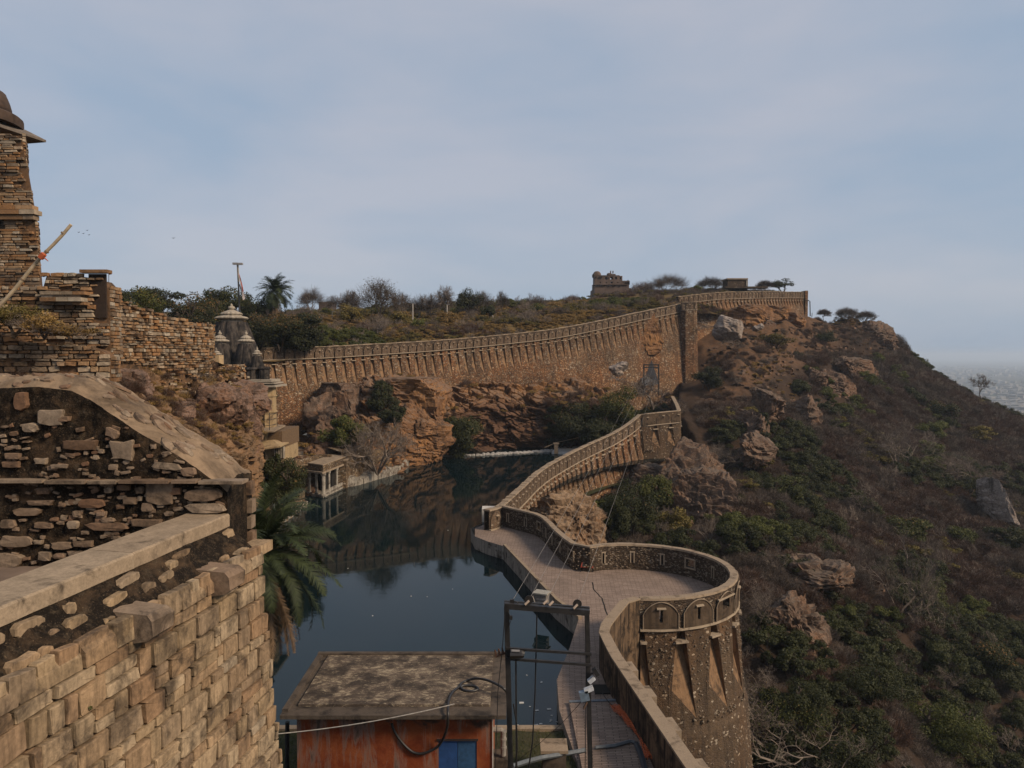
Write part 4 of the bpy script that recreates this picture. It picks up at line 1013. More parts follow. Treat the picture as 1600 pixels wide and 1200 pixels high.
# tufts of grass in the joint below the corbels are built with the plants
# ---- gable wall with the sloping top
gx1 = at(355, 760, YC).x
gb_ = thing('gable_wall', 'dark lichen-stained rubble wall with a broad sloping top, behind the pale coping', 'wall', (gx1-1.5, YC, 15))
prof = [(-260,588), (0,588), (60,586), (110,592), (150,612), (215,655), (290,702), (340,738), (362,757)]
P3 = [at(x, y, YC) for x, y in prof]
bev = .16
n = len(P3)
def gtop(x): return float(np.interp(x, [p.x for p in P3], [p.z for p in P3]))
# front face as grid
gx0 = P3[0].x; nu, nv = 150, 60
Gf = np.zeros((nv, nu, 3)); 
for i in range(nu):
    x = gx0+(gx1-gx0)*i/(nu-1); t_ = gtop(x)-bev
    for j in range(nv): Gf[j, i] = (x, YC, 14.6+(t_-14.6)*j/(nv-1))
Pn = Gf.reshape(-1, 3); dd = .05*fbm(Pn*4, 4, 2)+.03*fbm(Pn*14, 3, 5)
Gf[:, :, 1] -= dd.reshape(nv, nu)
link('rendered_face', grid_mesh('rendered_face', Gf, MT['moss'], True), gb_).location = -Vector(gb_.location)
# rounded sloping top
nt_ = 14; Gt = np.zeros((nt_, nu, 3)); th = .95
for i in range(nu):
    x = gx0+(gx1-gx0)*i/(nu-1); t_ = gtop(x)
    for j in range(nt_):
        f = j/(nt_-1); y = YC+.0+th*f; z = t_-bev+bev*math.sin(min(1, f*2.2)*PI/2)*1.0-(.25*max(0, f-.6)**2)
        Gt[j, i] = (x+.0*f, y-.02, z)
Pn = Gt.reshape(-1, 3); Gt[:, :, 2] += (.05*fbm(Pn*3.5, 4, 9)+.04*fbm(Pn*11, 3, 4)).reshape(nt_, nu)
Gt[0] = Gf[-1]
MT['gtop'] = plaster('weathered_lime_concrete', (.34,.25,.17), (.115,.085,.06), .6, 0)
link('sloping_top', grid_mesh('sloping_top', Gt, MT['gtop'], True), gb_).location = -Vector(gb_.location)
m = MB(); xr = gx1; zr = gtop(gx1)-.02
m.add([(gx0, YC+th, gtop(gx0)-.1), (xr, YC+th, zr), (xr, YC+th, 8), (gx0, YC+th, 8)], [(0, 1, 2, 3)])
m.build('back_face', MT['moss'], gb_)
r_ = rng(77); em_ = MB()
for k in range(120):
    i = r_.randrange(20, nu-3); j = r_.randrange(1, nt_-2); p_ = Vector(Gt[j, i]); s_ = r_.uniform(.03, .12)*(1.4 if i > nu*.6 else .8)
    a1 = (Vector(Gt[j, i+1])-p_).normalized(); a2 = (Vector(Gt[j+1, i])-p_).normalized(); nn = a1.cross(a2).normalized(); nn = nn if nn.z > 0 else -nn; q = 7
    V = []
    for h_, f in ((-.02, 1), (.012, .92), (.02, .6)):
        for t in range(q): an = 2*PI*t/q; V.append(p_+a1*(s_*f*math.cos(an)*(1+.15*math.sin(3*an+k)))+a2*(s_*.6*f*math.sin(an))+nn*h_)
    em_.add(V, [(a*q+t, a*q+(t+1) % q, (a+1)*q+(t+1) % q, (a+1)*q+t) for a in range(2) for t in range(q)]+[tuple(2*q+t for t in range(q))])
em_.build('embedded_stone', MT['gstone'], gb_, kind='stuff')
# end pier
eg = at(390, 760, YC+.62)
m = MB(); col_ = [tuple(v) for v in Gt[:, -1]]; m.add([(gx1, YC-.02, 12.5)]+col_+[(gx1, YC+th, 12.5)], [tuple(range(len(col_)+2))])
m.build('end_face', MT['moss'], gb_)
pool2 = stone_pool(30, 61, .115, bulge=.1); pm2 = pool_meshes(pool2, MT['gstone'])
sp = []; ux = Vector((1, 0, 0))
def putg(px, py, wpx, hpx, ro=0, d=.07): c = at(px, py, YC); sp.append((Vector((c.x, YC+.03, c.z)), wpx*YC/F*1.02, hpx*YC/F*1.02, d+.02, ro, r_.randrange(30)))
for a in [(35,627,22,30),(82,652,40,26),(98,654,26,9),(50,668,24,15),(128,695,54,16),(178,676,24,16,.5),(192,703,38,34),(215,668,24,15,-.6),(66,720,20,10),(22,712,24,10),(95,728,28,7),(20,725,30,10),(262,728,50,11,.1),(295,737,24,14),
          (70,766,26,12),(65,785,42,8),(100,788,12,8),(145,786,42,15),(45,799,46,13),(122,802,14,10),(170,812,24,7),(195,761,22,9),(172,765,14,10),(252,770,44,38),(160,802,14,6),(15,818,26,14),(70,820,30,9),(88,811,14,6),(116,819,18,14),(27,845,56,19),(62,846,14,7),(100,852,36,12),(132,849,34,9),(168,822,70,13),(230,816,50,12),(205,782,20,12),(232,792,20,14),(220,765,14,12),(245,752,26,9),(275,767,20,12),(10,875,60,26),(72,868,20,14),(95,868,18,9),(120,864,22,8),
          (190,640,26,9,.6),(215,662,30,8,.6),(232,680,40,10,.5),(262,700,46,12,.6),(205,620,18,6,.5),(-40,640,40,20),(-60,700,50,18),(-50,800,56,18),(-90,760,40,14),(-60,850,60,16),(150,750,30,5),(100,750,44,4)]: putg(*a)
for k in range(280): putg(r_.uniform(-20, 345), r_.uniform(640, 885) if k > 60 else r_.uniform(690, 870), r_.uniform(5, 17), r_.uniform(3, 8), r_.gauss(0, .2), .045)
sp = [s_ for s_ in sp if s_[0].z < gtop(s_[0].x)-bev-.05]
for (x, y, w_, h_) in ((320, 772, 58, 21), (322, 793, 66, 16), (300, 812, 30, 9)): putg(x, y, w_, h_, 0, .1)
lay(gb_, sp, pool2, pm2, ux, 290, mat=MT['gstone'])
m = MB()      # thin projecting slabs, halfway up
x = -60
while x < 350:
    w_ = r_.uniform(40, 90); a = at(x+2, 750, YC); b_ = at(x+w_-2, 750, YC)
    s_ = MB(); s_.box(((a.x+b_.x)/2, YC-.05, a.z+r_.uniform(-.01, .01)), ((b_.x-a.x)/2, .12, .02)); s_.build('slab', MT['gstone'], gb_); x += w_
sp = []      # quoins on the far edge of the pier and the blocks below it
for (px, py, w_, h_, Y) in ((390,762,18,22,YC+.8),(392,790,17,22,YC+.82),(391,815,16,20,YC+.82),(393,841,12,26,YC+.82)):
    c = at(px-3, py, Y); b = MB(); b.box((c.x, c.y, c.z), (.075, .09, h_*Y/F/2*.92)); b.build('quoin', MT['gstone'], gb_)
m = MB(); c = at(403, 862, YC+.1); m.box((c.x-.10, c.y+.16, c.z), (.14, .26, .07), rz=-.14); m.build('quoin', MT['fstone'], fg)

# ------------------------------------------------------------------ ruined walls, middle left
rp = stone_pool(30, 71, .10); rpm = pool_meshes(rp, MT['rstone'])
def ruin(name, label, cat, pA, YA, pB, YB, topf, botf, ch, sl, seed, depth=(.06, .30), maxp=290, th=1.2, miss=.02, holes=None, core=True, thick=None):
    """a wall face between two pixels at their depths; topf / botf give pixel heights along it"""
    A = at(pA, 500, YA); B = at(pB, 500, YB); A.z = B.z = 0
    ud = (B-A); L_ = ud.length; ud.normalize()
    def pix(f):      # world u -> pixel column and depth
        p = A.lerp(B, f); return 800+F*p.x/p.y*1.0, p.y
    def zt(u): px, Y = pix(u/L_); return at(px, topf(px), Y).z
    def zb(u): px, Y = pix(u/L_); return at(px, botf(px), Y).z
    zs = [zt(L_*k/30) for k in range(31)]; zbs = [zb(L_*k/30) for k in range(31)]
    t = thing(name, label, cat, (A.x, A.y, min(zbs)))
    if core:
        m = MB(); n = 40; V = []; nn = Vector((ud.y, -ud.x, 0))
        for i in range(n+1):
            u = L_*i/n; p = A+ud*u; a = zt(u)-ch*.5; b = zb(u)-1.2; q = p-nn*th
            V += [(p.x, p.y, b), (p.x, p.y, a), (q.x, q.y, a), (q.x, q.y, b)]
        Fc = [(i*4+j, i*4+j+1, i*4+5+j, i*4+4+j) for i in range(n) for j in range(3)]+[(0, 1, 2, 3), (4*n+3, 4*n+2, 4*n+1, 4*n)]
        m.add(V, Fc); m.build('wall_core', MT['rmortar'], t)
    sn = Vector((-ud.y, ud.x, 0)); zt_e, zb_e = zs[-1], zbs[-1]
    s2 = courses(A+ud*(L_+.02), sn, th, zb_e-.6, zt_e, ch, (.3, .7), seed+50, 30, (.05, .14), gap=.02, jit=.3)
    lay(t, s2, rp, rpm, sn, 0, mat=MT['rstone'], stuffname='end_stones')
    s_ = courses(A, ud, L_, min(zbs), max(zs), ch, sl, seed, 30, depth, top=zt, bot=zb, gap=.03, jit=.5, miss=miss, roll=.035, holes=holes, zj=.012)
    lay(t, s_, rp, rpm, ud, maxp, mat=MT['rstone'])
    return t, A, ud, L_, zt, zb
ip_ = lambda xs, ys: (lambda x: float(np.interp(x, xs, ys)))
# tower shaft
tA = thing('watch_tower', 'tall ruined stone tower with a domed kiosk at the left edge', 'tower', (at(0, 500, 38).x, 38, 18))
def tower_layer(y0, y1, xr0, xr1, ch, seed, maxp, depth=(.05,.14)):
    Yt = 38; zt_ = at(0, y0, Yt).z; zb_ = at(0, y1, Yt).z
    xa = at(-180, y0, Yt).x; 
    def xr(z): f = (zt_-z)/(zt_-zb_); return at(xr0+(xr1-xr0)*f, 500, Yt).x
    S_ = courses(Vector((xa, Yt, 0)), Vector((1, 0, 0)), xr(zb_)-xa, zb_, zt_, ch, (.3, .95), seed, 30, depth, gap=.02, jit=.3, miss=.01)
    S_ = [s for s in S_ if s[0].x+s[1]/2 < xr(s[0].z)+.1]
    return S_
m = MB(); zA = at(0, 212, 38).z; zB = at(0, 465, 38).z
xa = at(-180, 500, 38).x
def ring(z, xr, off=0): return [(xa, 38+.0-off, z), (xr+off, 38-off, z), (xr+off-2.4, 42, z), (xa, 42, z)]
R1 = [ring(zB-3, at(70,500,38).x), ring(at(0,435,38).z, at(64,500,38).x), ring(at(0,322,38).z, at(57,500,38).x), ring(zA, at(41,500,38).x)]
V = sum(R1, []); m.add(V, [(i*4+j, i*4+(j+1) % 4, (i+1)*4+(j+1) % 4, (i+1)*4+j) for i in range(3) for j in range(4)]+[(12, 13, 14, 15)])
m.build('tower_core', MT['rmortar'], tA)
S_ = tower_layer(212, 322, 42, 57, .145, 5, 0)+tower_layer(345, 460, 58, 66, .16, 6, 0)
S_ = [s for s in S_ if not (at(-20,500,38).x < s[0].x < at(13,500,38).x and at(0,362,38).z < s[0].z < at(0,335,38).z)]
vis = lambda s: (1 if s[0].x > at(-8, 500, 38).x else 0)*10+s[1]*s[2]
lay(tA, S_, rp, rpm, Vector((1, 0, 0)), 285, mat=MT['rstone'], prio=vis)
# right side faces of the tower, courses seen as thin edges
S2 = []
for (y0, y1, x0) in ((212, 322, 43), (345, 460, 59)):
    a = at(x0, 500, 38); S2 += courses(Vector((a.x+.0, 38, 0)), Vector((-.6, 1, 0)).normalized(), 3.9, at(0, y1, 38).z, at(0, y0, 38).z, .16, (.4, .9), 9, 30, (.05, .12))
lay(tA, S2, rp, rpm, Vector((-.6, 1, 0)).normalized(), 0, mat=MT['rstone'])
for (y0, y1, xr_, o_) in ((322, 328, 60, .12), (329, 336, 64, .2), (337, 344, 61, .12)):      # moulded string
    m = MB(); a = at(0, y0, 38).z; b_ = at(0, y1, 38).z; x = xa
    while x < at(xr_, 500, 38).x-.1:
        w_ = min(r_.uniform(.8, 1.5), at(xr_, 500, 38).x-x); s_ = MB(); s_.box((x+w_/2, 38.0, (a+b_)/2), (w_/2-.01, o_+.12, (a-b_)/2)); s_.build('moulding_block', MT['rstone'], tA); x += w_
m = MB(); a = at(-25,500,38).x; b_ = at(11,500,38).x; m.box(((a+b_)/2, 38.0, at(0,348,38).z), ((b_-a)/2, .06, .45)); m.build('window_opening', simple('opening_black', (.010,.009,.008), 1), tA)
# kiosk on top: sloping stone eave, drum, dome
dm = simple('dark_weathered_dome', (.075,.05,.037), .9, var=.4, nscale=2.5)
sl_ = simple('grey_eave_slab', (.17,.145,.125), .9, var=.3, nscale=3)
exr = at(72, 218, 37.0); cx = at(-75, 200, 40).x; cy = 40.5
ez = exr.z; rE = exr.x-cx
def tang(px, py):      # radius round (cx, cy) whose silhouette passes through that pixel, and its height
    d = ray(px, py); b_ = math.atan2(d.x, d.y); bc_ = math.atan2(cx, cy); rr = math.hypot(cx, cy)*math.sin(b_-bc_)
    return rr, at(px, py, cy-rr*math.sin(b_)).z, b_
rE, ez, bE = tang(72, 219); ri, zt1, _ = tang(38, 204); r2_, z2_, _ = tang(39, 192); rdm, zdm, _ = tang(20, 183); r3_, z3_, _ = tang(16, 164); r4_, z4_, _ = tang(2, 146)
m = MB(); m.lathe((cx, cy, 0), [(ri-.6, ez-.05), (rE, ez-.12), (rE, ez), (ri+.1, zt1+.02), (ri-.5, zt1+.1)], 4, rot=-bE); m.build('eave', sl_, tA)
m = MB(); m.lathe((cx, cy, 0), [(ri, zt1-.1), (ri, z2_-.05), (ri-.12, z2_+.05), (rdm, zdm-.05)], 32); m.build('drum', dm, tA, smooth=False)
m = MB(); m.lathe((cx, cy, 0), [(rdm, zdm-.1), (rdm-.02, zdm+.3), (r3_, z3_), ((r3_+r4_)/2+.05, (z3_+z4_)/2+.12), (r4_, z4_), (r4_*.6, z4_+.55), (r4_*.25, z4_+.8), (.05, z4_+.9)], 32); m.build('dome', dm, tA, smooth=True)
rd = rdm
for i in range(3):
    m = MB(); m.box((cx+ri*.8-i*1.5, cy-2.2, zt1-.25), (.16, .16, .55)); m.build('bracket', MT['rstone'], tA)
# walls
t1, A1, ud1, L1, zt1_, zb1_ = ruin('ruined_wall', 'ruined block of old masonry with moulded cornice and dark doorway beside the tower', 'wall', -60, 36.5, 172, 37.3,
    ip_([-60,60,75,76,100,138,166,170,174],[448,448,445,428,427,430,436,447,452]), ip_([-60,180],[545,540]), .19, (.3, .8), 21, holes=[(6.26, 7.18, 19.6, 21.75)])
zc0 = at(0, 463, 37).z
for (py, o_, hh) in ((459, .30, 2.5), (464, .22, 2.5), (469, .34, 3), (475, .16, 2)):
    x = at(74, 500, 37).x
    while x < at(141, 500, 37).x-.2:
        w_ = min(r_.uniform(.5, 1.0), at(143, 500, 37).x-x); s_ = MB(); s_.box((x+w_/2, 36.95-o_/2, at(0, py, 37).z), (w_/2-.01, o_/2+.2, hh*37/F)); s_.build('cornice_block', MT['rstone'], t1); x += w_
m = MB(); a, b_ = at(139, 470, 37.15), at(166, 470, 37.15); dk = simple('doorway_dark', (.045,.03,.022), 1)
m.box(((a.x+b_.x)/2, 37.2, (at(0,440,41).z+at(0,502,41).z)/2), ((b_.x-a.x)/2, .05, (at(0,440,41).z-at(0,502,41).z)/2)); m.build('doorway', dk, t1)
m = MB(); m.box(((a.x+b_.x)/2, 37.05, at(0,437,41).z), ((b_.x-a.x)/2+.25, .25, .08)); m.build('lintel', MT['rstone'], t1)
ruin('ruined_wall', 'long ruined wall of small blocks stepping down to a square corner beside the temple', 'wall', 165, 40, 325, 50,
    ip_([160,172,185,200,230,260,295,303,326],[438,450,462,472,483,492,500,506,506]), ip_([165,200,240,290,326],[560,568,572,585,600]), .17, (.22, .62), 22, miss=.03)
ruin('ruined_wall', 'side of the square ruined corner facing the temple', 'wall', 325, 52, 331, 56,
    ip_([325,331],[506,508]), ip_([325,331],[590,592]), .17, (.3, .6), 23, maxp=120)
ruin('ruined_wall', 'low terrace of decayed red masonry just above the sloping gable top', 'wall', -80, 34.3, 172, 35.8,
    ip_([-80,0,20,26,40,60,130,160,174],[515,520,524,530,533,536,538,545,560]), ip_([-80,110,150,174],[592,592,605,625]), .19, (.28, .8), 24, depth=(.08,.3), miss=.04)
ruin('ruined_wall', 'small retaining wall of thin stones at the foot of the temple spires', 'wall', 322, 60, 381, 63,
    ip_([322,326,345,346,381],[568,568,568,569,569]), ip_([322,381],[582,592]), .16, (.2, .5), 25, maxp=120, th=.5)
m = MB(); a = at(334, 562, 61); m.box(a, (.62, .5, .38)); tag(m.build('plinth_block', simple('yellow_block', (.50,.37,.22), .9)), 'yellowish block carrying the smallest temple finial', 'block')
# loose stones strewn over the slope
def loft_at(Gr, i, j): v = Gr[min(j, Gr.shape[0]-1), min(i, Gr.shape[1]-1)]; return Vector(v)
ms = MB(); r_ = rng(31)
for k in range(900):
    p = loft_at(Gl, r_.randrange(70, 380), int(abs(r_.gauss(0, 38)))+2)
    V, F_ = pool2[r_.randrange(30)]; s_ = r_.uniform(.12, .42); rz = r_.uniform(0, 6); c_, n_ = math.cos(rz), math.sin(rz)
    ms.add([p+Vector(((x*c_-(y+.5)*n_)*s_, (x*n_+(y+.5)*c_)*s_, z*s_*.6+.03)) for x, y, z in V], F_)
tag(ms.build('fallen_stones', MT['rstone']), 'fallen wall stones strewn over the rocky slope below the ruins', 'stones', kind='stuff')
# ------------------------------------------------------------------ temple
MT['shik'] = plaster('blackened_spire_stone', (.105,.09,.08), (.022,.021,.022), .6, .9)
MT['amal'] = plaster('pale_finial_stone', (.46,.41,.34), (.20,.17,.14), .3, .2)
MT['ytemple'] = plaster('yellow_temple_stone', (.48,.36,.21), (.20,.14,.09), .25, .35)
def spire(root, px, Y, ytop, yneck, ybase, wtop, wbase, amal=True, sub=None):
    """curved ribbed tower: pixel rows of the finial tip, neck and foot, pixel widths"""
    k = Y/F; x = at(px, 500, Y).x; zt = at(px, ytop, Y).z; zn = at(px, yneck, Y).z; zb = at(px, ybase, Y).z
    rt, rb = wtop*k/2, wbase*k/2; m = MB(); prof = []
    for i in range(13):
        f = i/12; prof.append((rb+(rt-rb)*(f**1.5*.85+f*.15), zb+(zn-zb)*f))
    V = []; n = 48
    c = Vector((x, Y, 0))
    for r, z in prof:
        for j in range(n):
            a = 2*PI*j/n; q = (a % (PI/2))/(PI/2); step = [1.0, 1.0, .93, .93, 1.03, 1.03, 1.03, 1.03, .93, .93, 1.0, 1.0][int(q*12) % 12]
            rr = r*step*(.72+.28/max(abs(math.cos(a-PI/4)), abs(math.sin(a-PI/4)))*.95)
            V.append(c+Vector((rr*math.cos(a+.35), rr*math.sin(a+.35), z)))
    mm = len(prof)
    m.add(V, [(i*n+j, i*n+(j+1) % n, (i+1)*n+(j+1) % n, (i+1)*n+j) for i in range(mm-1) for j in range(n)]+[tuple((mm-1)*n+j for j in range(n))])
    b = m.build('spire', MT['shik'], root)
    a = MB(); H_ = zt-zn; R_ = rt*1.12
    a.lathe((x, Y, 0), [(rt*.75, zn-.02), (rt*.75, zn+H_*.10), (R_*.97, zn+H_*.14), (R_*1.04, zn+H_*.20), (R_*.95, zn+H_*.27), (R_*.62, zn+H_*.34), (R_*.62, zn+H_*.38), (R_*.70, zn+H_*.42), (R_*.6, zn+H_*.50), (R_*.3, zn+H_*.60), (R_*.12, zn+H_*.66)], 32, lobes=16, amp=.03)
    ab = a.build('ribbed_disc', MT['amal'], b)
    f = MB(); f.lathe((x, Y, 0), [(R_*.1, zn+H_*.62), (R_*.16, zn+H_*.67), (R_*.24, zn+H_*.75), (R_*.2, zn+H_*.82), (R_*.06, zn+H_*.86), (R_*.1, zn+H_*.90), (.01, zt)], 12)
    f.build('finial', MT['amal'], b, smooth=True)
    return b
tm = thing('temple', 'small stone temple with a cluster of dark curved spires beside the square ruin', 'temple', (at(362, 560, 84).x, 84, 15))
spire(tm, 362, 84, 474, 503, 600, 42, 92)
spire(tm, 343, 80, 516, 537, 600, 24, 47)
spire(tm, 384, 80, 516, 537, 605, 21, 50)
spire(tm, 401, 78, 541, 556, 600, 12, 27)
spire(tm, 337, 78, 543, 556, 600, 14, 26)
k = 78/F
def tbox(x0, x1, y0, y1, Y, dp, name, mat, root, yo=0):
    a, b = at(x0, y0, Y), at(x1, y1, Y); m = MB(); m.box(((a.x+b.x)/2, Y+dp/2, (a.z+b.z)/2), ((b.x-a.x)/2, dp/2, (a.z-b.z)/2)); return m.build(name, mat, root)
m = MB(); k7 = 77/F
for (px, w_, y0, y1) in ((390, 18, 578, 596), (411, 16, 577, 598)):      # ribbed drums
    x = at(px, 500, 77).x; m.lathe((x, 77.2, 0), [(w_*k7/2, at(0, y1, 77).z), (w_*k7/2, at(0, y0, 77).z), (w_*k7*.62, at(0, y0-1, 77).z), (w_*k7*.5, at(0, y0-4, 77).z)], 20, lobes=10, amp=.05)
m.build('drum', MT['shik'], tm)
for (x0, x1, y0, y1, d_) in ((386, 424, 593, 597, 3), (382, 427, 598, 600, 3.4), (378, 430, 602, 605, 4)):
    tbox(x0, x1, y0, y1, 76, d_, 'cornice', MT['amal'], tm)
# tall shaft with a narrow window, balcony, lower storeys
sh = thing('temple_shaft', 'tall yellow stone shaft with a narrow slit window below the temple spires', 'tower', (at(412, 850, 76).x, 76, 0))
def hexp(px, w_, y0, y1, Y, name, mat, root, n=6, rot=PI/6, yoff=0):
    kk = Y/F; x = at(px, 500, Y).x; m = MB(); m.lathe((x, Y+yoff+w_*kk/2, 0), [(w_*kk/2*1.06, at(0, y1, Y).z), (w_*kk/2*1.06, at(0, y0, Y).z)], n, rot=rot); return m.build(name, mat, root)
hexp(412, 26, 604, 672, 76.3, 'shaft', MT['ytemple'], sh)
tbox(411, 415, 624, 637, 76.15, .3, 'slit_window', simple('slit_dark', (.10,.055,.03), .9), sh)
hexp(412, 28, 618, 620, 76.2, 'band', MT['ytemple'], sh); hexp(412, 28, 642, 645, 76.2, 'band', MT['ytemple'], sh)
# balcony slab, curved brackets, eaves
m = MB(); A_, B_, C_, D_ = at(402, 673, 73), at(428, 672, 73), at(446, 668, 79), at(402, 668, 82)
m.prism([(p.x, p.y) for p in (A_, B_, C_, D_)], A_.z-.16, A_.z); m.build('balcony_slab', MT['coping'], sh)
for i in range(5):
    x = 403+i*9; m = MB(); Yb = 73.3+i*1.2; pts = []
    for t in np.linspace(0, 1, 6): pts.append(at(x-2-5*t**2+4, 674+20*t, Yb+.0*t))
    V = []
    for p in pts: V += [p+Vector((-.12, 0, 0)), p+Vector((.12, 0, 0)), p+Vector((.12, 1.2, 0)), p+Vector((-.12, 1.2, 0))]
    m.add(V, [(j*4+a, j*4+(a+1) % 4, (j+1)*4+(a+1) % 4, (j+1)*4+a) for j in range(5) for a in range(4)]); m.build('bracket', MT['ytemple'], sh)
m = MB(); e = [at(393, 691, 74), at(426, 687, 74), at(449, 687, 80), at(398, 702, 72.3), at(438, 697, 72.3), at(455, 689, 79)]
m.add([e[0], e[1], e[2], e[3], e[4], e[5]]+[p-Vector((0, 0, .14)) for p in e], [(0, 3, 4, 1), (1, 4, 5, 2), (3, 9, 10, 4), (4, 10, 11, 5), (6, 7, 10, 9), (7, 8, 11, 10), (0, 1, 7, 6)]); m.build('eave', MT['ytemple'], sh)
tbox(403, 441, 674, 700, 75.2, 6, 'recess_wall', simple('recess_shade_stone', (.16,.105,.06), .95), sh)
tbox(400, 444, 700, 722, 75.4, 5, 'lower_wall', MT['ytemple'], sh)
for i in range(5): x = 428+i*3.4; tbox(x, x+1.6, 698, 716, 75.0, .4, 'fluted_pier', MT['amal'], sh)
tbox(403, 412, 704, 718, 75.1, .3, 'opening', simple('opening_dark', (.02,.016,.012), 1), sh)
m = MB()
hexp(416, 17, 720, 836, 71.0, 'lower_pillar', MT['amal'], sh, n=4, rot=PI/4)
hexp(416, 25, 836, 846, 70.6, 'pillar_base', MT['amal'], sh, n=4, rot=PI/4); hexp(417, 33, 846, 856, 70.2, 'pillar_base', MT['amal'], sh, n=4, rot=PI/4)
mt_rail = simple('black_iron', (.025,.025,.027), .6)
rl = thing('railing', 'thin black iron railing round the balcony of the yellow temple shaft', 'railing', tuple(A_))
for py in (648, 656, 665):
    m = MB(); pts = [at(404, py, 74), at(421, py, 73.6), at(433, py-3, 78)]; m.tube(pts, .028, 4); m.build('rail', mt_rail, rl)
for px, Y, y0, y1 in ((404, 74, 647, 672), (421, 73.6, 645, 673), (433, 78, 644, 669), (412, 74, 650, 672)):
    m = MB(); m.tube([at(px, y0, Y), at(px, y1, Y)], .035, 4); m.build('post', mt_rail, rl)
# small white shrine gate near the shaft foot + stone walls along the left shore
MT['lime'] = plaster('limewash_band', (.42,.39,.34), (.10,.08,.065), .45, .5)
MT['shorewall'] = rubble('shore_wall_stone', [(.34,.23,.13),(.22,.15,.095),(.42,.30,.18),(.15,.11,.08)], (.09,.062,.042), .35, .6, .12, 2.0, streak=.3)
shp = [at(402, 880, 56), at(440, 822, 79), at(480, 790, 90), at(483, 780, 92.5)]
shp[0] = atz(330, 900, 0); shp[1] = atz(438, 822, 0); shp[2] = atz(481, 793, 0)
shp = [Vector((-24, 50, 0)), Vector((-24.6, 66, 0)), atz(440, 820, 0), atz(481, 790, 0)]
em = thing('shore_wall', 'limewashed stepped wall along the left edge of the pool beneath the bushes', 'wall', tuple(shp[2]))
for i, (a, b) in enumerate(zip(shp[:-1], shp[1:])):
    for (z0, z1, o_, mat, nm) in ((-3, .55, 0, MT['lime'], 'lime_band'), (.55, 1.9, .35, MT['shorewall'], 'upper_wall'), (1.9, 3.4, 1.6, MT['shorewall'], 'back_wall')):
        d = (b-a).normalized(); nn = Vector((-d.y, d.x, 0)); m = MB()
        c = (a+b)/2+nn*(o_+3)+Vector((0, 0, (z0+z1)/2)); m.box(c, ((b-a).length/2+.01*i, 3, (z1-z0)/2), ax=(d, nn, Vector((0, 0, 1)))); m.build(nm, mat, em)
d = (shp[3]-shp[2]).normalized(); nn = Vector((-d.y, d.x, 0))
for i in range(7):
    c = shp[2].lerp(shp[3], (i+.3)/7)-nn*.05+Vector((0, 0, .3)); m = MB(); m.box(c, (.09, .06, .45), ax=(d, nn, Vector((0, 0, 1)))); m.build('pilaster', MT['coping'], em)
# pavilion standing in the water
pvn = thing('water_pavilion', 'flat-roofed stone pavilion on pillars standing at the water edge', 'pavilion', tuple(at(510, 775, 93)))
a = atz(482, 772, .15); b = atz(505, 776, .15); c = atz(540, 759, .15); dd_ = a+(c-b)
def quadprism(P, z0, z1, name, mat, root, grow=0):
    cc_ = sum(P, Vector())/4; Q = [p+(p-cc_).normalized()*grow for p in P]; m = MB(); m.prism([(p.x, p.y) for p in Q], z0, z1); return m.build(name, mat, root)
Pq = [a, b, c, dd_]
zr = at(505, 740, b.y).z
quadprism(Pq, -3, .22, 'floor', MT['lime'], pvn, .1)
quadprism(Pq, zr, zr+.22, 'roof_slab', MT['coping'], pvn, .45)
quadprism(Pq, zr+.22, zr+1.0, 'parapet_masonry', MT['shorewall'], pvn, .0)
quadprism(Pq, zr+1.0, zr+1.14, 'parapet_cap', MT['coping'], pvn, .12)
ztt = at(541, 711, 101).z; tp_ = [at(444, 738, 92), at(476, 738, 95.7), at(498, 735, 99.5), at(541, 730, 99.6), at(566, 715, 110), at(440, 715, 115)]
m = MB(); m.prism([(p.x, p.y) for p in tp_], -1, ztt-.6); m.build('upper_masonry', MT['shorewall'], pvn)
cen = sum(tp_, Vector())/6; m = MB(); m.prism([(p.x+(p.x-cen.x)*.02, p.y+(p.y-cen.y)*.02) for p in tp_], ztt-.6, ztt-.45); m.build('terrace_slab', MT['coping'], pvn)
for (p, q) in ((tp_[0], tp_[1]), (tp_[1], tp_[2]), (tp_[2].lerp(tp_[3], .0), tp_[2].lerp(tp_[3], .45))): m = MB(); m.bar((p.x, p.y+.3, ztt-.1), (q.x, q.y+.3, ztt-.1), .4, .7); m.build('parapet_masonry', MT['shorewall'], pvn)
for (p, q, fs) in ((a, b, (0, .5, 1)), (b, c, (.25, .62, 1))):
    for f in fs:
        v = p.lerp(q, f); v = v+(sum(Pq, Vector())/4-v)*.06; m = MB(); r0 = .17 if f in (0, .5, .25, .62) else .26
        m.lathe((v.x, v.y, 0), [(r0*1.5, .2), (r0*1.5, .45), (r0, .5), (r0, zr-.35), (r0*1.35, zr-.25), (r0*1.5, zr)], 10); m.build('pillar', MT['lime'], pvn)
for (p, q) in ((b, c),): 
    m = MB(); d = (q-p).normalized(); nn = Vector((-d.y, d.x, 0)); m.box((p+q)/2+nn*.15+Vector((0, 0, .42)), ((q-p).length/2, .12, .2), ax=(d, nn, Vector((0, 0, 1)))); m.build('low_wall', MT['lime'], pvn)
quadprism([p.lerp(sum(Pq, Vector())/4+Vector((-.4, 1.2, 0)), .55) for p in Pq], 0, zr, 'inner_chamber', simple('chamber_dark', (.02,.018,.016), 1), pvn)
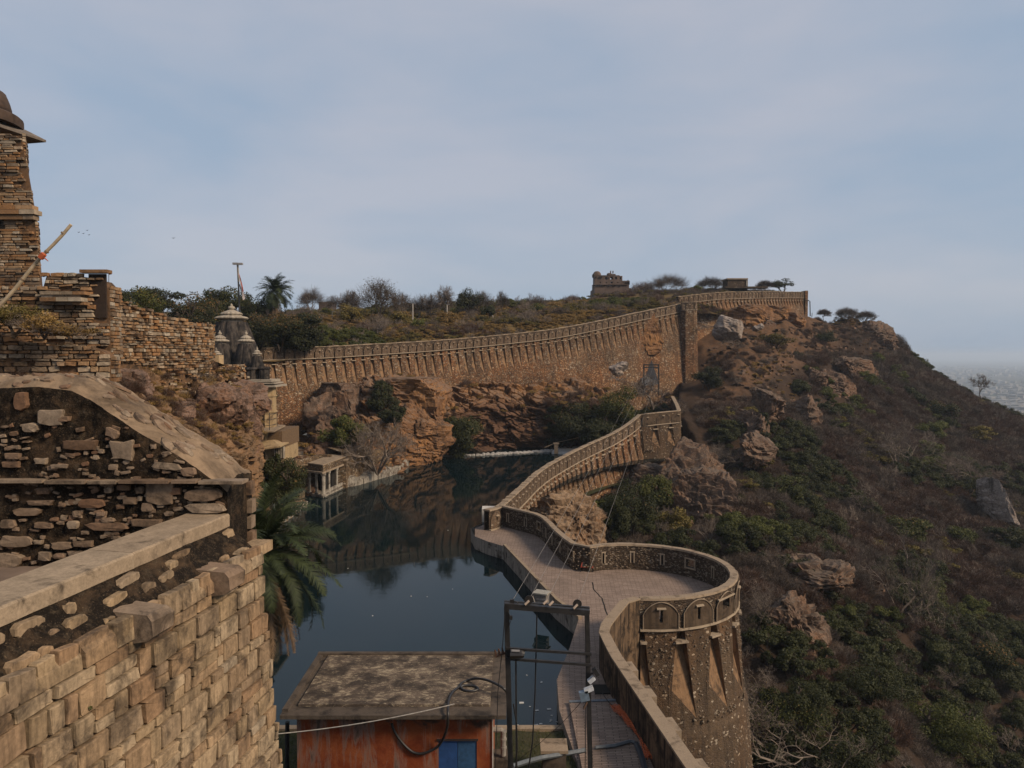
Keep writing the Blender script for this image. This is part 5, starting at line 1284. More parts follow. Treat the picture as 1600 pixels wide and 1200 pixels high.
# terrace wall to its right, with limewashed foot, curving to the cliff
tw_pts = [(541,760),(560,757),(590,748),(615,741),(633,733),(643,722),(660,715),(685,713)]
tpz = [atz(x, y+1, 0) for x, y in tw_pts]
tpath = Path([(p.x, p.y, 1.05, -3) for p in tpz], 120, 1)
te = thing('shore_wall', 'white limewashed wall curving along the far left shore to the cliff', 'wall', tuple(tpz[2]))
m = MB(); m2 = MB(); n = 50; r_ = rng(6)
for i in range(n):
    u0_, u1_ = tpath.L*i/n, tpath.L*(i+1)/n; h0, h1 = (1.0+.3*math.sin(i*.9)), (1.0+.3*math.sin((i+1)*.9)); o = r_.uniform(-.08, .08)
    m.add([tpath(u0_, .2, -3, False), tpath(u1_, .2, -3, False), tpath(u1_, .05+o, h1, False), tpath(u0_, .05+o, h0, False), tpath(u1_, -1.2, h1+.2, False), tpath(u0_, -1.2, h0+.2, False)], [(0, 1, 2, 3), (3, 2, 4, 5)])
    f = max(0, 1-i/n*1.3); zz = 2.4+2.3*f
    m2.add([tpath(u0_, -1.0, h0, False), tpath(u1_, -1.0, h1, False), tpath(u1_, -1.2, zz, False), tpath(u0_, -1.2, zz, False), tpath(u1_, -5, zz+.3, False), tpath(u0_, -5, zz+.3, False)], [(0, 1, 2, 3), (3, 2, 4, 5)])
m.build('lime_foot', MT['lime'], te); m2.build('upper_wall', MT['shorewall'], te)
# white steps and post at the far end of the pool
fs = thing('water_steps', 'white stone platform with a small post at the far end of the pool', 'platform', tuple(atz(895, 705, 0)))
m = MB(); P_ = [atz(862, 709, 0), atz(905, 712, 0), atz(930, 703, 0), atz(872, 698, 0)]
m.prism([(p.x, p.y) for p in P_], -1, .35); m.build('platform', simple('white_stone', (.62,.62,.62), .85, nscale=1.5), fs)
m = MB(); p = atz(869, 707, .3); m.box(p+Vector((0, 0, .7)), (.35, .35, .9)); m.box(p+Vector((0, 0, 1.65)), (.5, .5, .1)); m.build('post', MT['coping'], fs)
m = MB(); m.tube([p+Vector((-2.2, -.3, .9)), p+Vector((0, 0, 1.8)), p+Vector((5, 4, 2.4))], .05, 4); m.build('cable', MT['coping'], fs)
wf = Path([(*atz(688, 714, 0)[:2], 0, 0), (*atz(760, 711, 0)[:2], 0, 0), (*atz(865, 705, 0)[:2], 0, 0)], 60, 1); m = MB(); r_ = rng(5)
for i in range(46):
    u = wf.L*(i+.5)/46; m.lathe(wf(u, r_.uniform(-.3, .2), -.3), [(r_.uniform(.5, .9), 0), (r_.uniform(.5, .8), r_.uniform(.25, .5)), (.2, r_.uniform(.5, .75))], 7, rot=r_.random()*3)
tag(m.build('shore_rocks', simple('pale_shore_rock', (.34,.33,.32), .9)), 'row of pale low stones along the water line under the far cliff', 'stones', kind='stuff')

# ------------------------------------------------------------------ distant buildings and masts
pal = thing('ruined_palace', 'dark ruined palace with two domed turrets on the skyline', 'palace', tuple(at(955, 470, 262)))
YP = 262; MP = simple('palace_stone', (.13,.095,.08), .95, var=.4, nscale=.3); MD = simple('palace_window_dark', (.03,.025,.025), 1)
def pbox(x0, x1, y0, y1, name='wall', dp=8, Y=YP, mat=None, root=None, xo=0): return tbox(x0, x1, y0, y1, Y, dp, name, mat or MP, root or pal)
pbox(929, 986, 450, 490, dp=14); pbox(929, 983, 444.5, 450)
# storeys as piers between openings, so that the sky shows through
for (y0, y1, gaps, xa, xb) in ((438.5, 444.5, [(937,938.5),(946.8,948),(954,957.5),(964.7,966),(974,975)], 929, 984), (431, 438.5, [(945.5,948.2),(953.5,958),(961,964.2),(968.5,970.5)], 929, 972.5)):
    x = xa
    for g0, g1 in gaps+[(xb, xb)]:
        pbox(x, g0, y0, y1, 'pier', dp=5); 
        if g1 < xb: pbox(g0, g1, y1-2.0, y1, 'sill', dp=5); pbox(g0, g1, y0, y0+1.6, 'lintel', dp=5)
        x = g1
pbox(929, 968, 430, 431.6, 'cornice', dp=6); pbox(927.8, 981, 443.4, 444.9, 'cornice', dp=6, Y=YP-.4)
pbox(951, 962, 428, 430.2); pbox(976, 984, 441, 444.6); pbox(929, 933, 425.5, 430.2); pbox(981, 982, 437.5, 441, 'pier', dp=1)
for (px, w_, y0, y1) in ((936.3, 13, 430.5, 422.2), (956, 8.4, 428.3, 425)):
    kk = YP/F; zb_, zt_ = at(0, y0, YP).z, at(0, y1, YP).z; m = MB(); m.lathe((at(px, 0, YP).x, YP+3, 0), [(w_*kk/2, zb_)]+[(w_*kk/2*math.cos(t)**.8, zb_+(zt_-zb_)*(.18+.82*math.sin(t))) for t in np.linspace(0, 1.5, 8)], 16); m.build('dome', MP, pal, smooth=True)
for px, y0 in ((954.4, 422.5), (958, 422.5)): pbox(px-.6, px+.6, y0+.5, 427, 'pinnacle', dp=1)
for px, py in ((931.5, 433), (936.5, 433.5), (940, 433), (950.5, 434), (933, 446.5), (936.6, 446), (940.5, 446.4), (944, 446.6), (951, 447), (960, 446.4), (968, 446.8)): pbox(px-.7, px+.7, py-1.2, py+1.4, 'window', dp=.4, Y=YP-.3, mat=MD)
ub = thing('hut_block', 'small plain flat-roofed block behind the upper wall', 'building', tuple(at(1150, 447, 215)))
tbox(1137, 1168, 436, 455, 215, 5, 'wall', MT['parapet'], ub); tbox(1136, 1169, 434.6, 436.6, 214.7, 5.6, 'roof', MT['coping'], ub); tbox(1166, 1168.6, 438, 447, 214.8, .4, 'pale_panel', MT['lime'], ub)
tbox(1133, 1200, 447.5, 450, 212, 3, 'low_roof', MT['parapet'], ub)
dk_ = thing('domed_kiosk', 'small pale domed stone kiosk just behind the far wall', 'kiosk', tuple(at(646, 533, 150)))
kk = 150/F; m = MB(); m.lathe((at(646, 500, 150).x, 150, 0), [(8*kk, at(0, 536, 150).z-1), (8*kk, at(0, 529, 150).z), (7.4*kk, at(0, 526, 150).z), (5*kk, at(0, 523.6, 150).z), (.1, at(0, 522.6, 150).z)], 16); m.build('dome', MT['coping'], dk_)
m = MB(); m.box((at(636, 500, 150).x, 150.5, at(0, 532, 150).z), (1.0, 1, .5)); m.build('base', MT['coping'], dk_)
dt = thing('dark_tower', 'dark square stone block half hidden among the bare trees behind the far wall', 'building', tuple(at(508, 480, 230)))
tbox(498, 518, 471.5, 500, 200, 6, 'wall', simple('dark_block', (.09,.065,.055), .95), dt)
pole_m = simple('grey_pole', (.22,.22,.23), .6); pale_m = simple('pale_pole', (.46,.43,.40), .7)
def pole(px, y0, y1, Y, lab, mat=pale_m, r=.13, arm=None):
    t = thing('lamp_post', lab, 'post', tuple(at(px, y1, Y))); m = MB(); m.tube([at(px, y1, Y), at(px, y0, Y)], r, 6); m.build('pole', mat, t)
    m = MB(); p = at(px, y0, Y); m.box(p+Vector((.25, 0, .02)), (.38, .12, .06)); m.build('lamp_head', pole_m, t); return t
pole(645, 474, 512, 165, 'pale post behind the far wall, below the flat-topped bare tree')
pole(698.5, 476, 516, 168, 'pale post standing below the tall thin bare tree')
pole(770, 488, 526, 172, 'pale post standing in front of the dark green round bush')
pole(519, 487, 505, 160, 'thin grey post beside the dark block among bare trees', pole_m, .07)
fm = thing('floodlight_mast', 'tall dark floodlight mast with a draped red and white banner behind the temple', 'mast', tuple(at(374, 520, 100)))
m = MB(); m.tube([at(374.5, 530, 100), at(373.8, 470, 100), at(371.2, 414, 100)], .14, 8, .1); m.build('mast', simple('mast_paint', (.05,.05,.055), .6), fm)
m = MB(); m.tube([at(372.6, 440, 99.8), at(371.3, 414, 99.8)], .13, 6); m.build('white_sleeve', MT['lime'], fm)
for (x0, x1, y_) in ((364, 372, 412), (371.5, 379, 412.3)):
    m = MB(); a, b = at(x0, y_, 99.7), at(x1, y_, 99.7); m.box((a+b)/2, ((b.x-a.x)/2, .22, .13)); m.build('floodlight', simple('floodlight_grey', (.30,.30,.31), .5), fm)
m = MB(); m.tube([at(374, 444, 99.7), at(379, 463, 99.6)], .05, 5); m.build('stay', mt_rail, fm)
bn = MB(); V = []; pts = [(372.6,428,.3),(375,436,1.3),(377,446,2.2),(378.6,456,3.0),(381.5,468,3.6)]
for i, (x, y, w_) in enumerate(pts): V += [at(x-w_/2, y+1, 99.5+.1*(i % 2)), at(x+w_/2, y-1, 99.6)]
bn.add(V, [(2*i, 2*i+1, 2*i+3, 2*i+2) for i in range(4)]); tb_ = bn.build('banner', simple('white_banner', (.52,.46,.46), .9), fm)
bn = MB(); V = []
for i, (x, y, w_) in enumerate(pts[:4]): V += [at(x+.5, y+.5, 99.4+.1*(i % 2)), at(x+w_/2+.6, y-1, 99.45)]
bn.add(V, [(2*i, 2*i+1, 2*i+3, 2*i+2) for i in range(3)]); bn.build('red_stripe', simple('red_cloth', (.42,.05,.03), .9), tb_)
fg2 = thing('flag', 'tiny orange pennant on a thin stick above the ruined wall', 'flag', tuple(at(170, 436, 46)))
m = MB(); m.tube([at(170, 442, 46), at(170, 424, 46)], .02, 4); m.build('stick', mt_rail, fg2)
m = MB(); m.add([at(170, 424, 46), at(175, 428.5, 46.1), at(170, 429.5, 46), at(172.5, 426.5, 45.9)], [(0, 3, 2), (3, 1, 2)]); m.build('pennant', simple('orange_cloth', (.62,.22,.08), .9), fg2)
def hframe(name, px0, px1, y0, y1, Y, lab, wd=.16, bars=(0,)):
    t = thing(name, lab, 'frame', tuple(at(px0, y1, Y)))
    for px in (px0, px1): m = MB(); m.bar(at(px, y0, Y), at(px, y1, Y), wd); m.build('post', mt_rail, t)
    for b in bars: m = MB(); m.bar(at(px0-1, y0+b, Y-.15), at(px1+1, y0+b, Y-.15), wd); m.build('crossbar', mt_rail, t)
    return t
hframe('electric_frame', 1006, 1029, 569, 618, 163, 'black twin-post power frame standing where the far wall meets the slope', .28, (1, 5))
t = thing('pipe_frame', 'dark bent pipe standing at the end of the upper wall', 'frame', tuple(at(1265, 490, 232)))
m = MB(); m.tube([at(1258, 469, 232), at(1263.5, 469.5, 232), at(1265.5, 471, 232), at(1266, 494, 232)], .16, 6); m.build('pipe', mt_rail, t)
m = MB(); m.tube([at(1269, 489, 232), at(1268.5, 496, 232)], .1, 5); m.build('stub', mt_rail, t)
# steel stair/ramp panel under the ochre rock
m = MB(); q_ = [at(998, 580, 171), at(1005, 603, 166), at(1030, 600, 166), at(1018, 562, 171)]; m.add(q_+[v+Vector((0, .4, 0)) for v in q_], [(0, 1, 2, 3), (4, 7, 6, 5), (0, 4, 5, 1), (1, 5, 6, 2), (2, 6, 7, 3), (3, 7, 4, 0)])
tag(m.build('sheet_roof', simple('blue_grey_sheet', (.09,.095,.105), .7)), 'blue-grey sheet panel leaning between the power frame and the far wall', 'panel')

# ------------------------------------------------------------------ power frame near the camera, hut, yard things
YF = 21.0
blk = simple('black_steel', (.022,.020,.020), .55, var=.5, nscale=6, spec=.4)
cer = simple('glazed_insulator', (.42,.33,.26), .35, spec=.6); dkr = simple('dark_insulator', (.02,.017,.016), .4, spec=.6)
ef = thing('electric_frame', 'black steel twin-post power frame with crossbars and insulators by the orange hut', 'power frame', (at(800, 1190, YF).x, YF, 2))
def fr(px0, py0, px1, py1, w_, nm, Y0=YF, Y1=YF): m = MB(); m.bar(at(px0, py0, Y0), at(px1, py1, Y1), w_); return m.build(nm, blk, ef)
m = MB(); m.bar(at(791.5, 948, YF), at(801, 1330, YF+.0), .15); m.build('post', blk, ef)
m = MB(); m.bar(at(917, 955, YF), at(925, 1330, YF), .13); m.build('post', blk, ef)
m = MB(); m.bar(at(806, 1030, YF+.1), at(808, 1330, YF+.1), .05); m.build('side_pipe', blk, ef)
fr(788, 946, 921, 957, .16, 'crossbar'); fr(788, 941, 921, 951, .10, 'crossbar', YF+.35, YF+.35)
fr(790, 1013, 924, 1022, .07, 'crossbar', YF-.12, YF-.12); fr(790, 1029, 924, 1039, .07, 'crossbar', YF-.12, YF-.12)
ins = []
for (px, py, big) in ((820, 945, 1), (849, 944, 0), (858, 946, 0), (896, 951, 1)):
    base = at(px, py, YF-.1); ins.append(at(px+4, py-3, YF+.1))
    m = MB(); d = Vector((.55, .1, .45)).normalized()
    a = base; b = base+Vector((.12, .06, .10)); m.tube([a, b], .035, 8); m.build('insulator', cer, ef)
    if big:
        m = MB(); m.tube([b+Vector((0, .05, 0)), b+Vector((0, .13, .0))], .13, 16, .11); m.build('insulator_disc', dkr, ef)
m = MB(); c = at(800, 939, YF+.1); m.tube([at(797, 946, YF), c, at(808, 941, YF), at(816, 950, YF)], .015, 5); m.box(c, (.06, .05, .05)); m.build('jumper_wire', blk, ef)
m = MB(); m.tube([at(794, 955, YF-.1), at(799, 968, YF-.1), at(793, 985, YF-.1)], .012, 5); m.box(at(798, 965, YF-.1), (.05, .04, .05)); m.build('clamp', blk, ef)
# spotlight lying along the lower crossbars
m = MB(); c = at(807, 1022, YF-.2); m.tube([at(797, 1022, YF-.2), at(815, 1022, YF-.2), at(819, 1023, YF-.2)], .14, 10, .09); m.build('street_lamp', dkr, ef)
m = MB(); m.tube([at(799, 1017, YF-.3), at(812, 1017.5, YF-.3)], .04, 6); m.build('lamp_bracket', pole_m, ef)
# stub arm with four pegs on the left
m = MB(); m.bar(at(774, 1026, YF), at(796, 1018, YF), .05)
for i in range(4): q = at(775+i*5.5, 1024-i*2, YF); m.tube([q, q+Vector((-.03, 0, .16))], .035, 6, .02)
m.build('peg_arm', simple('rusty_arm', (.11,.055,.035), .8), ef)
# flood lights on the right post
fl_ = simple('steel_blue_case', (.20,.27,.36), .4, metal=.3); whi = simple('white_case', (.62,.66,.72), .4)
for (px, py, sx, sy, mat, rz, lab) in ((913, 1087, .13, .14, fl_, .25, 'square floodlight'), (920, 1077, .13, .06, whi, .4, 'pale upper floodlight'), (924, 1062, .10, .06, whi, .7, 'small white camera'), (931, 1050, .06, .11, blk, .6, 'black camera')):
    m = MB(); c = at(px, py, YF-.25); m.box(c, (sx, .07, sy), ax=(Vector((math.cos(rz), 0, math.sin(rz))), Vector((0, 1, 0)), Vector((-math.sin(rz), 0, math.cos(rz))))); o = m.build('floodlight', mat, ef)
    m = MB(); m.bar(c+Vector((0, .05, 0)), at(922, py+4, YF), .035); m.build('lamp_arm', blk, o)
m = MB(); m.tube([at(917, 1097, YF-.25), at(912, 1108, YF-.3)], .03, 6); m.build('lamp_tail', simple('brown_wire', (.10,.06,.04), .7), ef)
# wires
wire_m = simple('pale_wire', (.26,.24,.22), .5); wdk = simple('dark_cable', (.018,.017,.018), .6)
def cable(name, a, b, sag, r, mat, lab, n=24, group=None, pts=None):
    P_ = pts or [a.lerp(b, i/n)-Vector((0, 0, 4*sag*(i/n)*(1-i/n))) for i in range(n+1)]
    m = MB(); m.tube(P_, r, 5); return tag(m.build(name, mat), lab, 'cable', group)
farp = [at(1005, 570, 163), at(1012, 572, 163), at(1021, 571, 163), at(1029, 570, 163)]
for i, (s_, e_, lab) in enumerate(zip([at(801, 938, YF+.2), ins[0], ins[1], ins[3]], farp, ['leftmost overhead wire from the near power frame to the far one', 'second overhead wire from the left, starting at a dark insulator', 'third overhead wire from the left between the power frames', 'rightmost overhead wire crossing the round bastion floor'])):
    cable('overhead_wire', s_, e_, .9, .006, wire_m, lab)
cable('hanging_cable', at(839, 950, YF), at(832, 1190, YF), 0, .022, wdk, 'thick black cable hanging straight down inside the near power frame', pts=[at(839, 950, YF), at(838, 1000, YF), at(836, 1080, YF), at(832, 1160, YF), at(826, 1200, YF)])
cable('hanging_cable', None, None, 0, .012, wdk, 'thin cable hanging along the right post of the near power frame', pts=[at(914, 960, YF-.1), at(916, 1040, YF-.1), at(915, 1100, YF-.1), at(914, 1230, YF-.1)])
cable('hanging_cable', None, None, 0, .012, wdk, 'thin cable falling from the top left of the near power frame past the hut roof', pts=[at(789, 955, YF-.1), at(786, 1000, YF-.1), at(778, 1080, YF-.1), at(774, 1200, YF-.2)])
cable('bent_cable', None, None, 0, .022, wdk, 'dark cable bulging down the left post of the near power frame', pts=[at(802, 1100, YF-.2), at(807, 1130, YF-.2), at(808, 1170, YF-.2), at(804, 1220, YF-.2)])
cable('thin_wire', None, None, 0, .008, blk, 'thin dark wire running from the floodlights down to the pipe', pts=[at(908, 1097, YF-.2), at(880, 1128, 22), at(845, 1160, 24), at(800, 1195, 26)])
# ---- orange hut
hy0, hy1 = 25.2, 30.4; hzr = at(437, 1118, hy0).z
hx0, hx1 = at(437, 1118, hy0).x, at(791, 1118, hy0).x
ht = thing('hut', 'small hut with stained orange walls and a mottled flat concrete roof', 'hut', ((hx0+hx1)/2, hy0+2, 1))
def hutroof():
    m, nt, b = new_mat('mottled_roof_concrete'); n = NB(nt)
    a_ = n.noise(n.coord(), 1.1, 7, .72, .5); f = n.noise(n.coord(scale=(.7, 1.6, 1)), 6, 7, .75, .8); g = n.noise(n.coord(), 30, 4, .7)
    c = n.mix(n.ramp(a_, [(.38, 0), (.62, 1)]), (.055,.045,.038), (.20,.155,.12))
    c = n.mix(n.ramp(n.math('ADD', n.math('MULTIPLY', f, .75), n.math('MULTIPLY', a_, .4)), [(.60, 0), (.68, 1)]), c, (.46,.39,.28))
    c = n.mix(.5, c, n.ramp(g, [(.3, .5), (.7, 1.1)]), 'MULTIPLY')
    finish(nt, b, c, .93, n.bump(n.math('ADD', f, n.math('MULTIPLY', g, .4)), .6, .03), .15); return m
MT['hroof'] = hutroof()
MT['hrim'] = plaster('roof_rim_concrete', (.13,.105,.085), (.04,.034,.03), .5, .2)
def orange():
    m, nt, b = new_mat('stained_orange_paint'); n = NB(nt)
    a_ = n.noise(n.coord(), 1.3, 7, .7, .5); s_ = n.noise(n.coord(scale=(1.5, 1.5, .22)), 1.7, 6, .68, .3); f = n.noise(n.coord(), 16, 5, .7)
    c = n.mix(n.ramp(a_, [(.4, 0), (.62, 1)]), (.22,.045,.014), (.33,.095,.032))
    c = n.mix(n.math('MULTIPLY', n.ramp(s_, [(.50, 0), (.60, 1)]), .8), c, (.27,.19,.16))
    c = n.mix(n.math('MULTIPLY', n.ramp(n.math('ADD', s_, n.math('MULTIPLY', f, .15)), [(.66, 0), (.76, 1)]), .8), c, (.06,.045,.04))
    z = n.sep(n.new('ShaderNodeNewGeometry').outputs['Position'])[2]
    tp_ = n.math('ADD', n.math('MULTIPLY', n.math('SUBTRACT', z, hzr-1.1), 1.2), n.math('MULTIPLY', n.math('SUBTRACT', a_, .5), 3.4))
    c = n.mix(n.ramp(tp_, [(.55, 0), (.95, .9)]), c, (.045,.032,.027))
    c = n.mix(.5, c, n.ramp(f, [(.3, .6), (.7, 1.1)]), 'MULTIPLY')
    finish(nt, b, c, .85, n.bump(f, .3, .02), .2); return m
MT['orange'] = orange()
m = MB(); m.box(((hx0+hx1)/2, (hy0+hy1)/2, hzr-.07), ((hx1-hx0)/2, (hy1-hy0)/2, .07)); m.build('roof_slab', MT['hrim'], ht)
a, b = at(466, 1106, 25.85), at(766, 1106, 25.85)
m = MB(); m.box(((a.x+b.x)/2+.0, 28.05, hzr+.04), ((b.x-a.x)/2, 2.2, .045)); m.build('roof_screed', MT['hroof'], ht)
m = MB(); m.box(((hx0+hx1)/2, hy1-.12, hzr+.07), ((hx1-hx0)/2-.01, .11, .08)); m.box((hx0+.12, (hy0+hy1)/2, hzr+.05), (.11, (hy1-hy0)/2-.24, .06)); m.build('roof_rim', MT['hrim'], ht)
wx0, wx1 = at(464, 1150, 25.9).x, at(768.5, 1150, 25.9).x; wy = 25.9
xa_, xb_ = at(685, 1160, wy).x, at(745, 1160, wy).x; zd = at(700, 1157, wy).z
m = MB()
for (x0, x1, z0, z1) in ((wx0, xa_, .9, hzr-.14), (xb_, wx1, .9, hzr-.14), (xa_, xb_, zd, hzr-.14)): m.box(((x0+x1)/2, wy+.12, (z0+z1)/2), ((x1-x0)/2, .12, (z1-z0)/2))
m.box((wx0+.12, wy+2.2, (hzr-.14+.9)/2), (.12, 1.94, (hzr-.14-.9)/2)); m.box((wx1-.12, wy+2.2, (hzr-.14+.9)/2), (.12, 1.94, (hzr-.14-.9)/2)); m.box(((wx0+wx1)/2, wy+4.2, (hzr-.14+.9)/2), ((wx1-wx0)/2, .06, (hzr-.14-.9)/2))
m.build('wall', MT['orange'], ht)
bl = simple('blue_door_paint', (.025,.075,.23), .55, var=.2, nscale=5); bl2 = simple('faded_blue_green_paint', (.03,.085,.19), .6, var=.25, nscale=9)
xm = (xa_*.5+xb_*.5)
for (x0, x1, mat) in ((xa_, xm, bl), (xm, xb_, bl2)):
    m = MB(); m.box(((x0+x1)/2, wy+.06, (zd+.95)/2), ((x1-x0)/2-.008, .03, (zd-.95)/2)); m.build('door', mat, ht)
m = MB(); m.box(((xa_+xb_)/2, wy-.02, zd+.03), ((xb_-xa_)/2+.05, .03, .03)); m.build('door_head', simple('dark_lintel', (.04,.03,.03), .8), ht)
m = MB(); m.tube([(wx1+.03, wy-.03, .9), (wx1+.03, wy-.03, hzr-.15)], .022, 6); m.build('conduit', pale_m, ht)
# black hose looping on the roof and hanging down the wall
H_ = lambda x, y, z=hzr+.12: atz(x, y, z)
hp_ = [H_(792, 1082, hzr+.25), H_(785, 1074, hzr+.45), H_(765, 1064, hzr+.5), H_(745, 1060, hzr+.3), H_(728, 1064), H_(719, 1071), H_(724, 1078), H_(736, 1080), H_(747, 1077), H_(740, 1072), H_(722, 1072), H_(709, 1080), H_(702, 1092), at(700, 1105, 25.4), at(700, 1118, 25.1), at(699, 1135, 25.2), at(692, 1155, 25.6), at(682, 1168, 25.75), at(662, 1177, 25.8), at(645, 1175, 25.82), at(628, 1160, 25.84), at(616, 1142, 25.86), at(612, 1130, 25.88)]
hose = catmull([tuple(p) for p in hp_], 120)
m = MB(); m.tube([Vector(p) for p in hose], .048, 8); tag(m.build('hose', simple('black_rubber', (.02,.018,.018), .45, spec=.5), smooth=True), 'thick black hose looped on the hut roof and hanging down its orange wall', 'hose')
m = MB(); a, b = at(430, 1147, 24.6), at(710, 1100, 25.0); n = 26
rope = [a.lerp(b, i/n)-Vector((0, 0, .5*(i/n)*(1-i/n))) for i in range(n+1)]
m.tube(rope, .02, 5); tag(m.build('rope', simple('pale_rope', (.45,.42,.38), .8)), 'pale twisted rope stretched from the rampart to the hut roof', 'rope')
# post left of the hut
m = MB(); m.tube([at(448, 1235, 29), at(449, 1128, 29)], .085, 8); tag(m.build('post', simple('dark_post', (.035,.035,.035), .7)), 'dark post at the left end of the hut under the roof edge', 'post')
# block, pipes and yard
bp = thing('concrete_block', 'squat concrete block on the grassy bank below the power frame', 'block', tuple(at(868, 1190, 29)))
a, b = at(845, 1176, 29), at(888, 1176, 29); c = at(845, 1166, 29.6)
m = MB(); m.box(((a.x+b.x)/2, 29.5, a.z-.9), ((b.x-a.x)/2-.08, .42, .85)); m.build('base', MT['hrim'], bp); m = MB(); m.box(((a.x+b.x)/2, 29.5, a.z+.0), ((b.x-a.x)/2, .5, .06)); m.build('cap_slab', MT['coping'], bp)
gp = simple('grey_blue_pipe', (.13,.15,.17), .5)
cable('water_pipe', None, None, 0, .10, gp, 'thick grey pipe crossing the bank behind the concrete block', pts=[at(800, 1197, 26), at(822, 1190, 27), at(845, 1184, 28.4), at(880, 1178, 29.2), at(915, 1172, 29.4)])
cable('water_pipe', None, None, 0, .08, gp, 'grey pipe lying across the landing toward the orange net', pts=[atz(930, 1168, 1.42), atz(960, 1165, 1.42), atz(985, 1158, 1.42), atz(992, 1160, 1.42)])
cable('water_pipe', None, None, 0, .12, simple('dark_pipe', (.05,.06,.075), .5), 'dark bent pipe at the foot of the stair wall', pts=[atz(994, 1162, 1.45), atz(1000, 1175, 1.45), atz(1006, 1195, 1.45), atz(1012, 1215, 1.45)])
vp = thing('vent_pipe', 'grey elbow pipe standing on a box at the right end of the hut', 'pipe', tuple(at(785, 1180, 27)))
gpm = simple('pvc_grey', (.28,.26,.235), .6)
m = MB(); m.tube([at(771, 1140, 27), at(783, 1140, 27), at(786.5, 1142, 27), at(786.5, 1180, 27)], .10, 10); m.build('pipe', gpm, vp)
for y_ in (1141, 1153, 1166): m = MB(); m.tube([at(786.5, y_, 27), at(786.5, y_+3, 27)], .125, 10); m.build('collar', gpm, vp)
m = MB(); c = at(782, 1196, 27.2); m.box(c, (.4, .4, .42)); m.build('box', MT['hrim'], vp)
# orange net in a roll
nt_ = MB(); r_ = rng(3); base = catmull([tuple(atz(x, y, 1.42)) for x, y in ((961,1107),(975,1121),(992,1140),(1003,1152),(1010,1170),(1015,1186))], 40)
for k in range(26):
    off = Vector((r_.uniform(-.16, .16), r_.uniform(-.08, .08), 0)); ph = r_.uniform(0, 6)
    nt_.tube([Vector(p)+off*(1+.5*math.sin(i*.4+ph))+Vector((0, 0, .10+.08*math.sin(i*1.1+ph))) for i, p in enumerate(base)], .012, 3)
for i in range(0, 40, 1): p = Vector(base[i]); nt_.tube([p+Vector((-.18, 0, .06)), p+Vector((0, .05, .2)), p+Vector((.18, 0, .06))], .013, 3)
tag(nt_.build('plastic_net', simple('orange_plastic', (.62,.13,.03), .6)), 'crumpled orange plastic net along the foot of the stair wall', 'net')
cable('thin_wire', None, None, 0, .02, wdk, 'short dark wire ending at the orange net', pts=[atz(941, 1083, 1.5), atz(951, 1097, 1.5), atz(961, 1107, 1.5)])
# electrical cabinet and junk at the causeway edge
cbx = thing('switch_box', 'grey switch box with a flat lid at the water edge of the causeway', 'box', tuple(atz(850, 945, 1.2)))
c = atz(851, 942, 1.2)+Vector((-.2, 0, 0)); zx = R(-22)
m = MB(); m.box(c+Vector((0, 0, .32)), (.42, .34, .36), rz=zx); m.build('case', simple('grey_case', (.20,.19,.18), .6), cbx)
m = MB(); m.box(c+Vector((0, 0, .72)), (.52, .42, .045), rz=zx); m.build('lid', simple('case_lid', (.36,.35,.31), .6), cbx)
m = MB(); m.box(c+Vector((.03, -.38, .34)), (.40, .04, .05), rz=zx); m.box(c+Vector((.03, -.38, .12)), (.42, .05, .05), rz=zx); m.build('bars', pole_m, cbx)
m = MB(); m.tube([c+Vector((-.5, 0, .6)), c+Vector((-.62, -.2, .5)), c+Vector((-.45, -.5, .1)), c+Vector((-.3, -.5, 0))], .05, 6); m.build('pipe', wire_m, cbx)
# leaning red and black board by the parapet
bd = thing('easel_board', 'red and black board leaning on a small stand against the bastion parapet', 'board', tuple(atz(920, 893, 1.2)))
c = atz(919, 892, 1.2); m = MB(); ax = (Vector((.9, .25, .25)).normalized(), Vector((.25, -.6, .7)).normalized())
V = [c+Vector((-.62, -.25, .35)), c+Vector((.35, -.3, .3)), c+Vector((.55, .25, 1.25)), c+Vector((-.25, .3, 1.3))]
m.add(V+[v+Vector((0, .05, .02)) for v in V], [(0, 1, 2, 3), (7, 6, 5, 4), (0, 4, 5, 1), (1, 5, 6, 2), (2, 6, 7, 3), (3, 7, 4, 0)]); pb = m.build('panel', simple('red_board', (.30,.045,.02), .7), bd)
m = MB(); W_ = [V[0].lerp(V[2], .1)+Vector((0, -.012, 0)), V[0].lerp(V[1], .45)+Vector((.02, -.012, .08)), V[3].lerp(V[2], .55)+Vector((0, -.012, -.06)), V[3].lerp(V[0], .1)+Vector((.02, -.012, 0))]
m.add(W_, [(0, 1, 2, 3)]); m.build('black_face', simple('black_board', (.02,.018,.018), .6), pb)
for v in (V[0], V[1], V[2], V[3]): m = MB(); m.bar(v, Vector((v.x, v.y, 1.2)), .05); m.build('leg', mt_rail, bd)
# bamboo pole leaning out at the left with a red rag
a, b = at(-40, 522, 13), at(111, 350, 13); bb = simple('bamboo', (.52,.42,.29), .6)
bt_ = thing('bamboo_pole', 'pale bamboo pole slanting up at the left edge with a red rag tied on', 'pole', tuple(a))
m = MB(); m.tube([a.lerp(b, i/12)+Vector((0, 0, .02*math.sin(i))) for i in range(13)], .034, 8, .028); m.build('pole', bb, bt_)
m = MB()
for i in (3, 6, 9, 11): q = a.lerp(b, i/12); d = (b-a).normalized(); m.tube([q-d*.012, q+d*.012], .038, 8)
m.build('nodes', simple('bamboo_node', (.25,.18,.12), .7), bt_)
m = MB(); q = at(66, 400, 12.95); r_ = rng(9)
m.tube([q-(b-a).normalized()*.05, q+(b-a).normalized()*.05], .05, 8)
for k in range(5): m.tube([q, q+Vector((r_.uniform(-.05, .12), 0, r_.uniform(-.1, .03)))], .015, 4, .006)
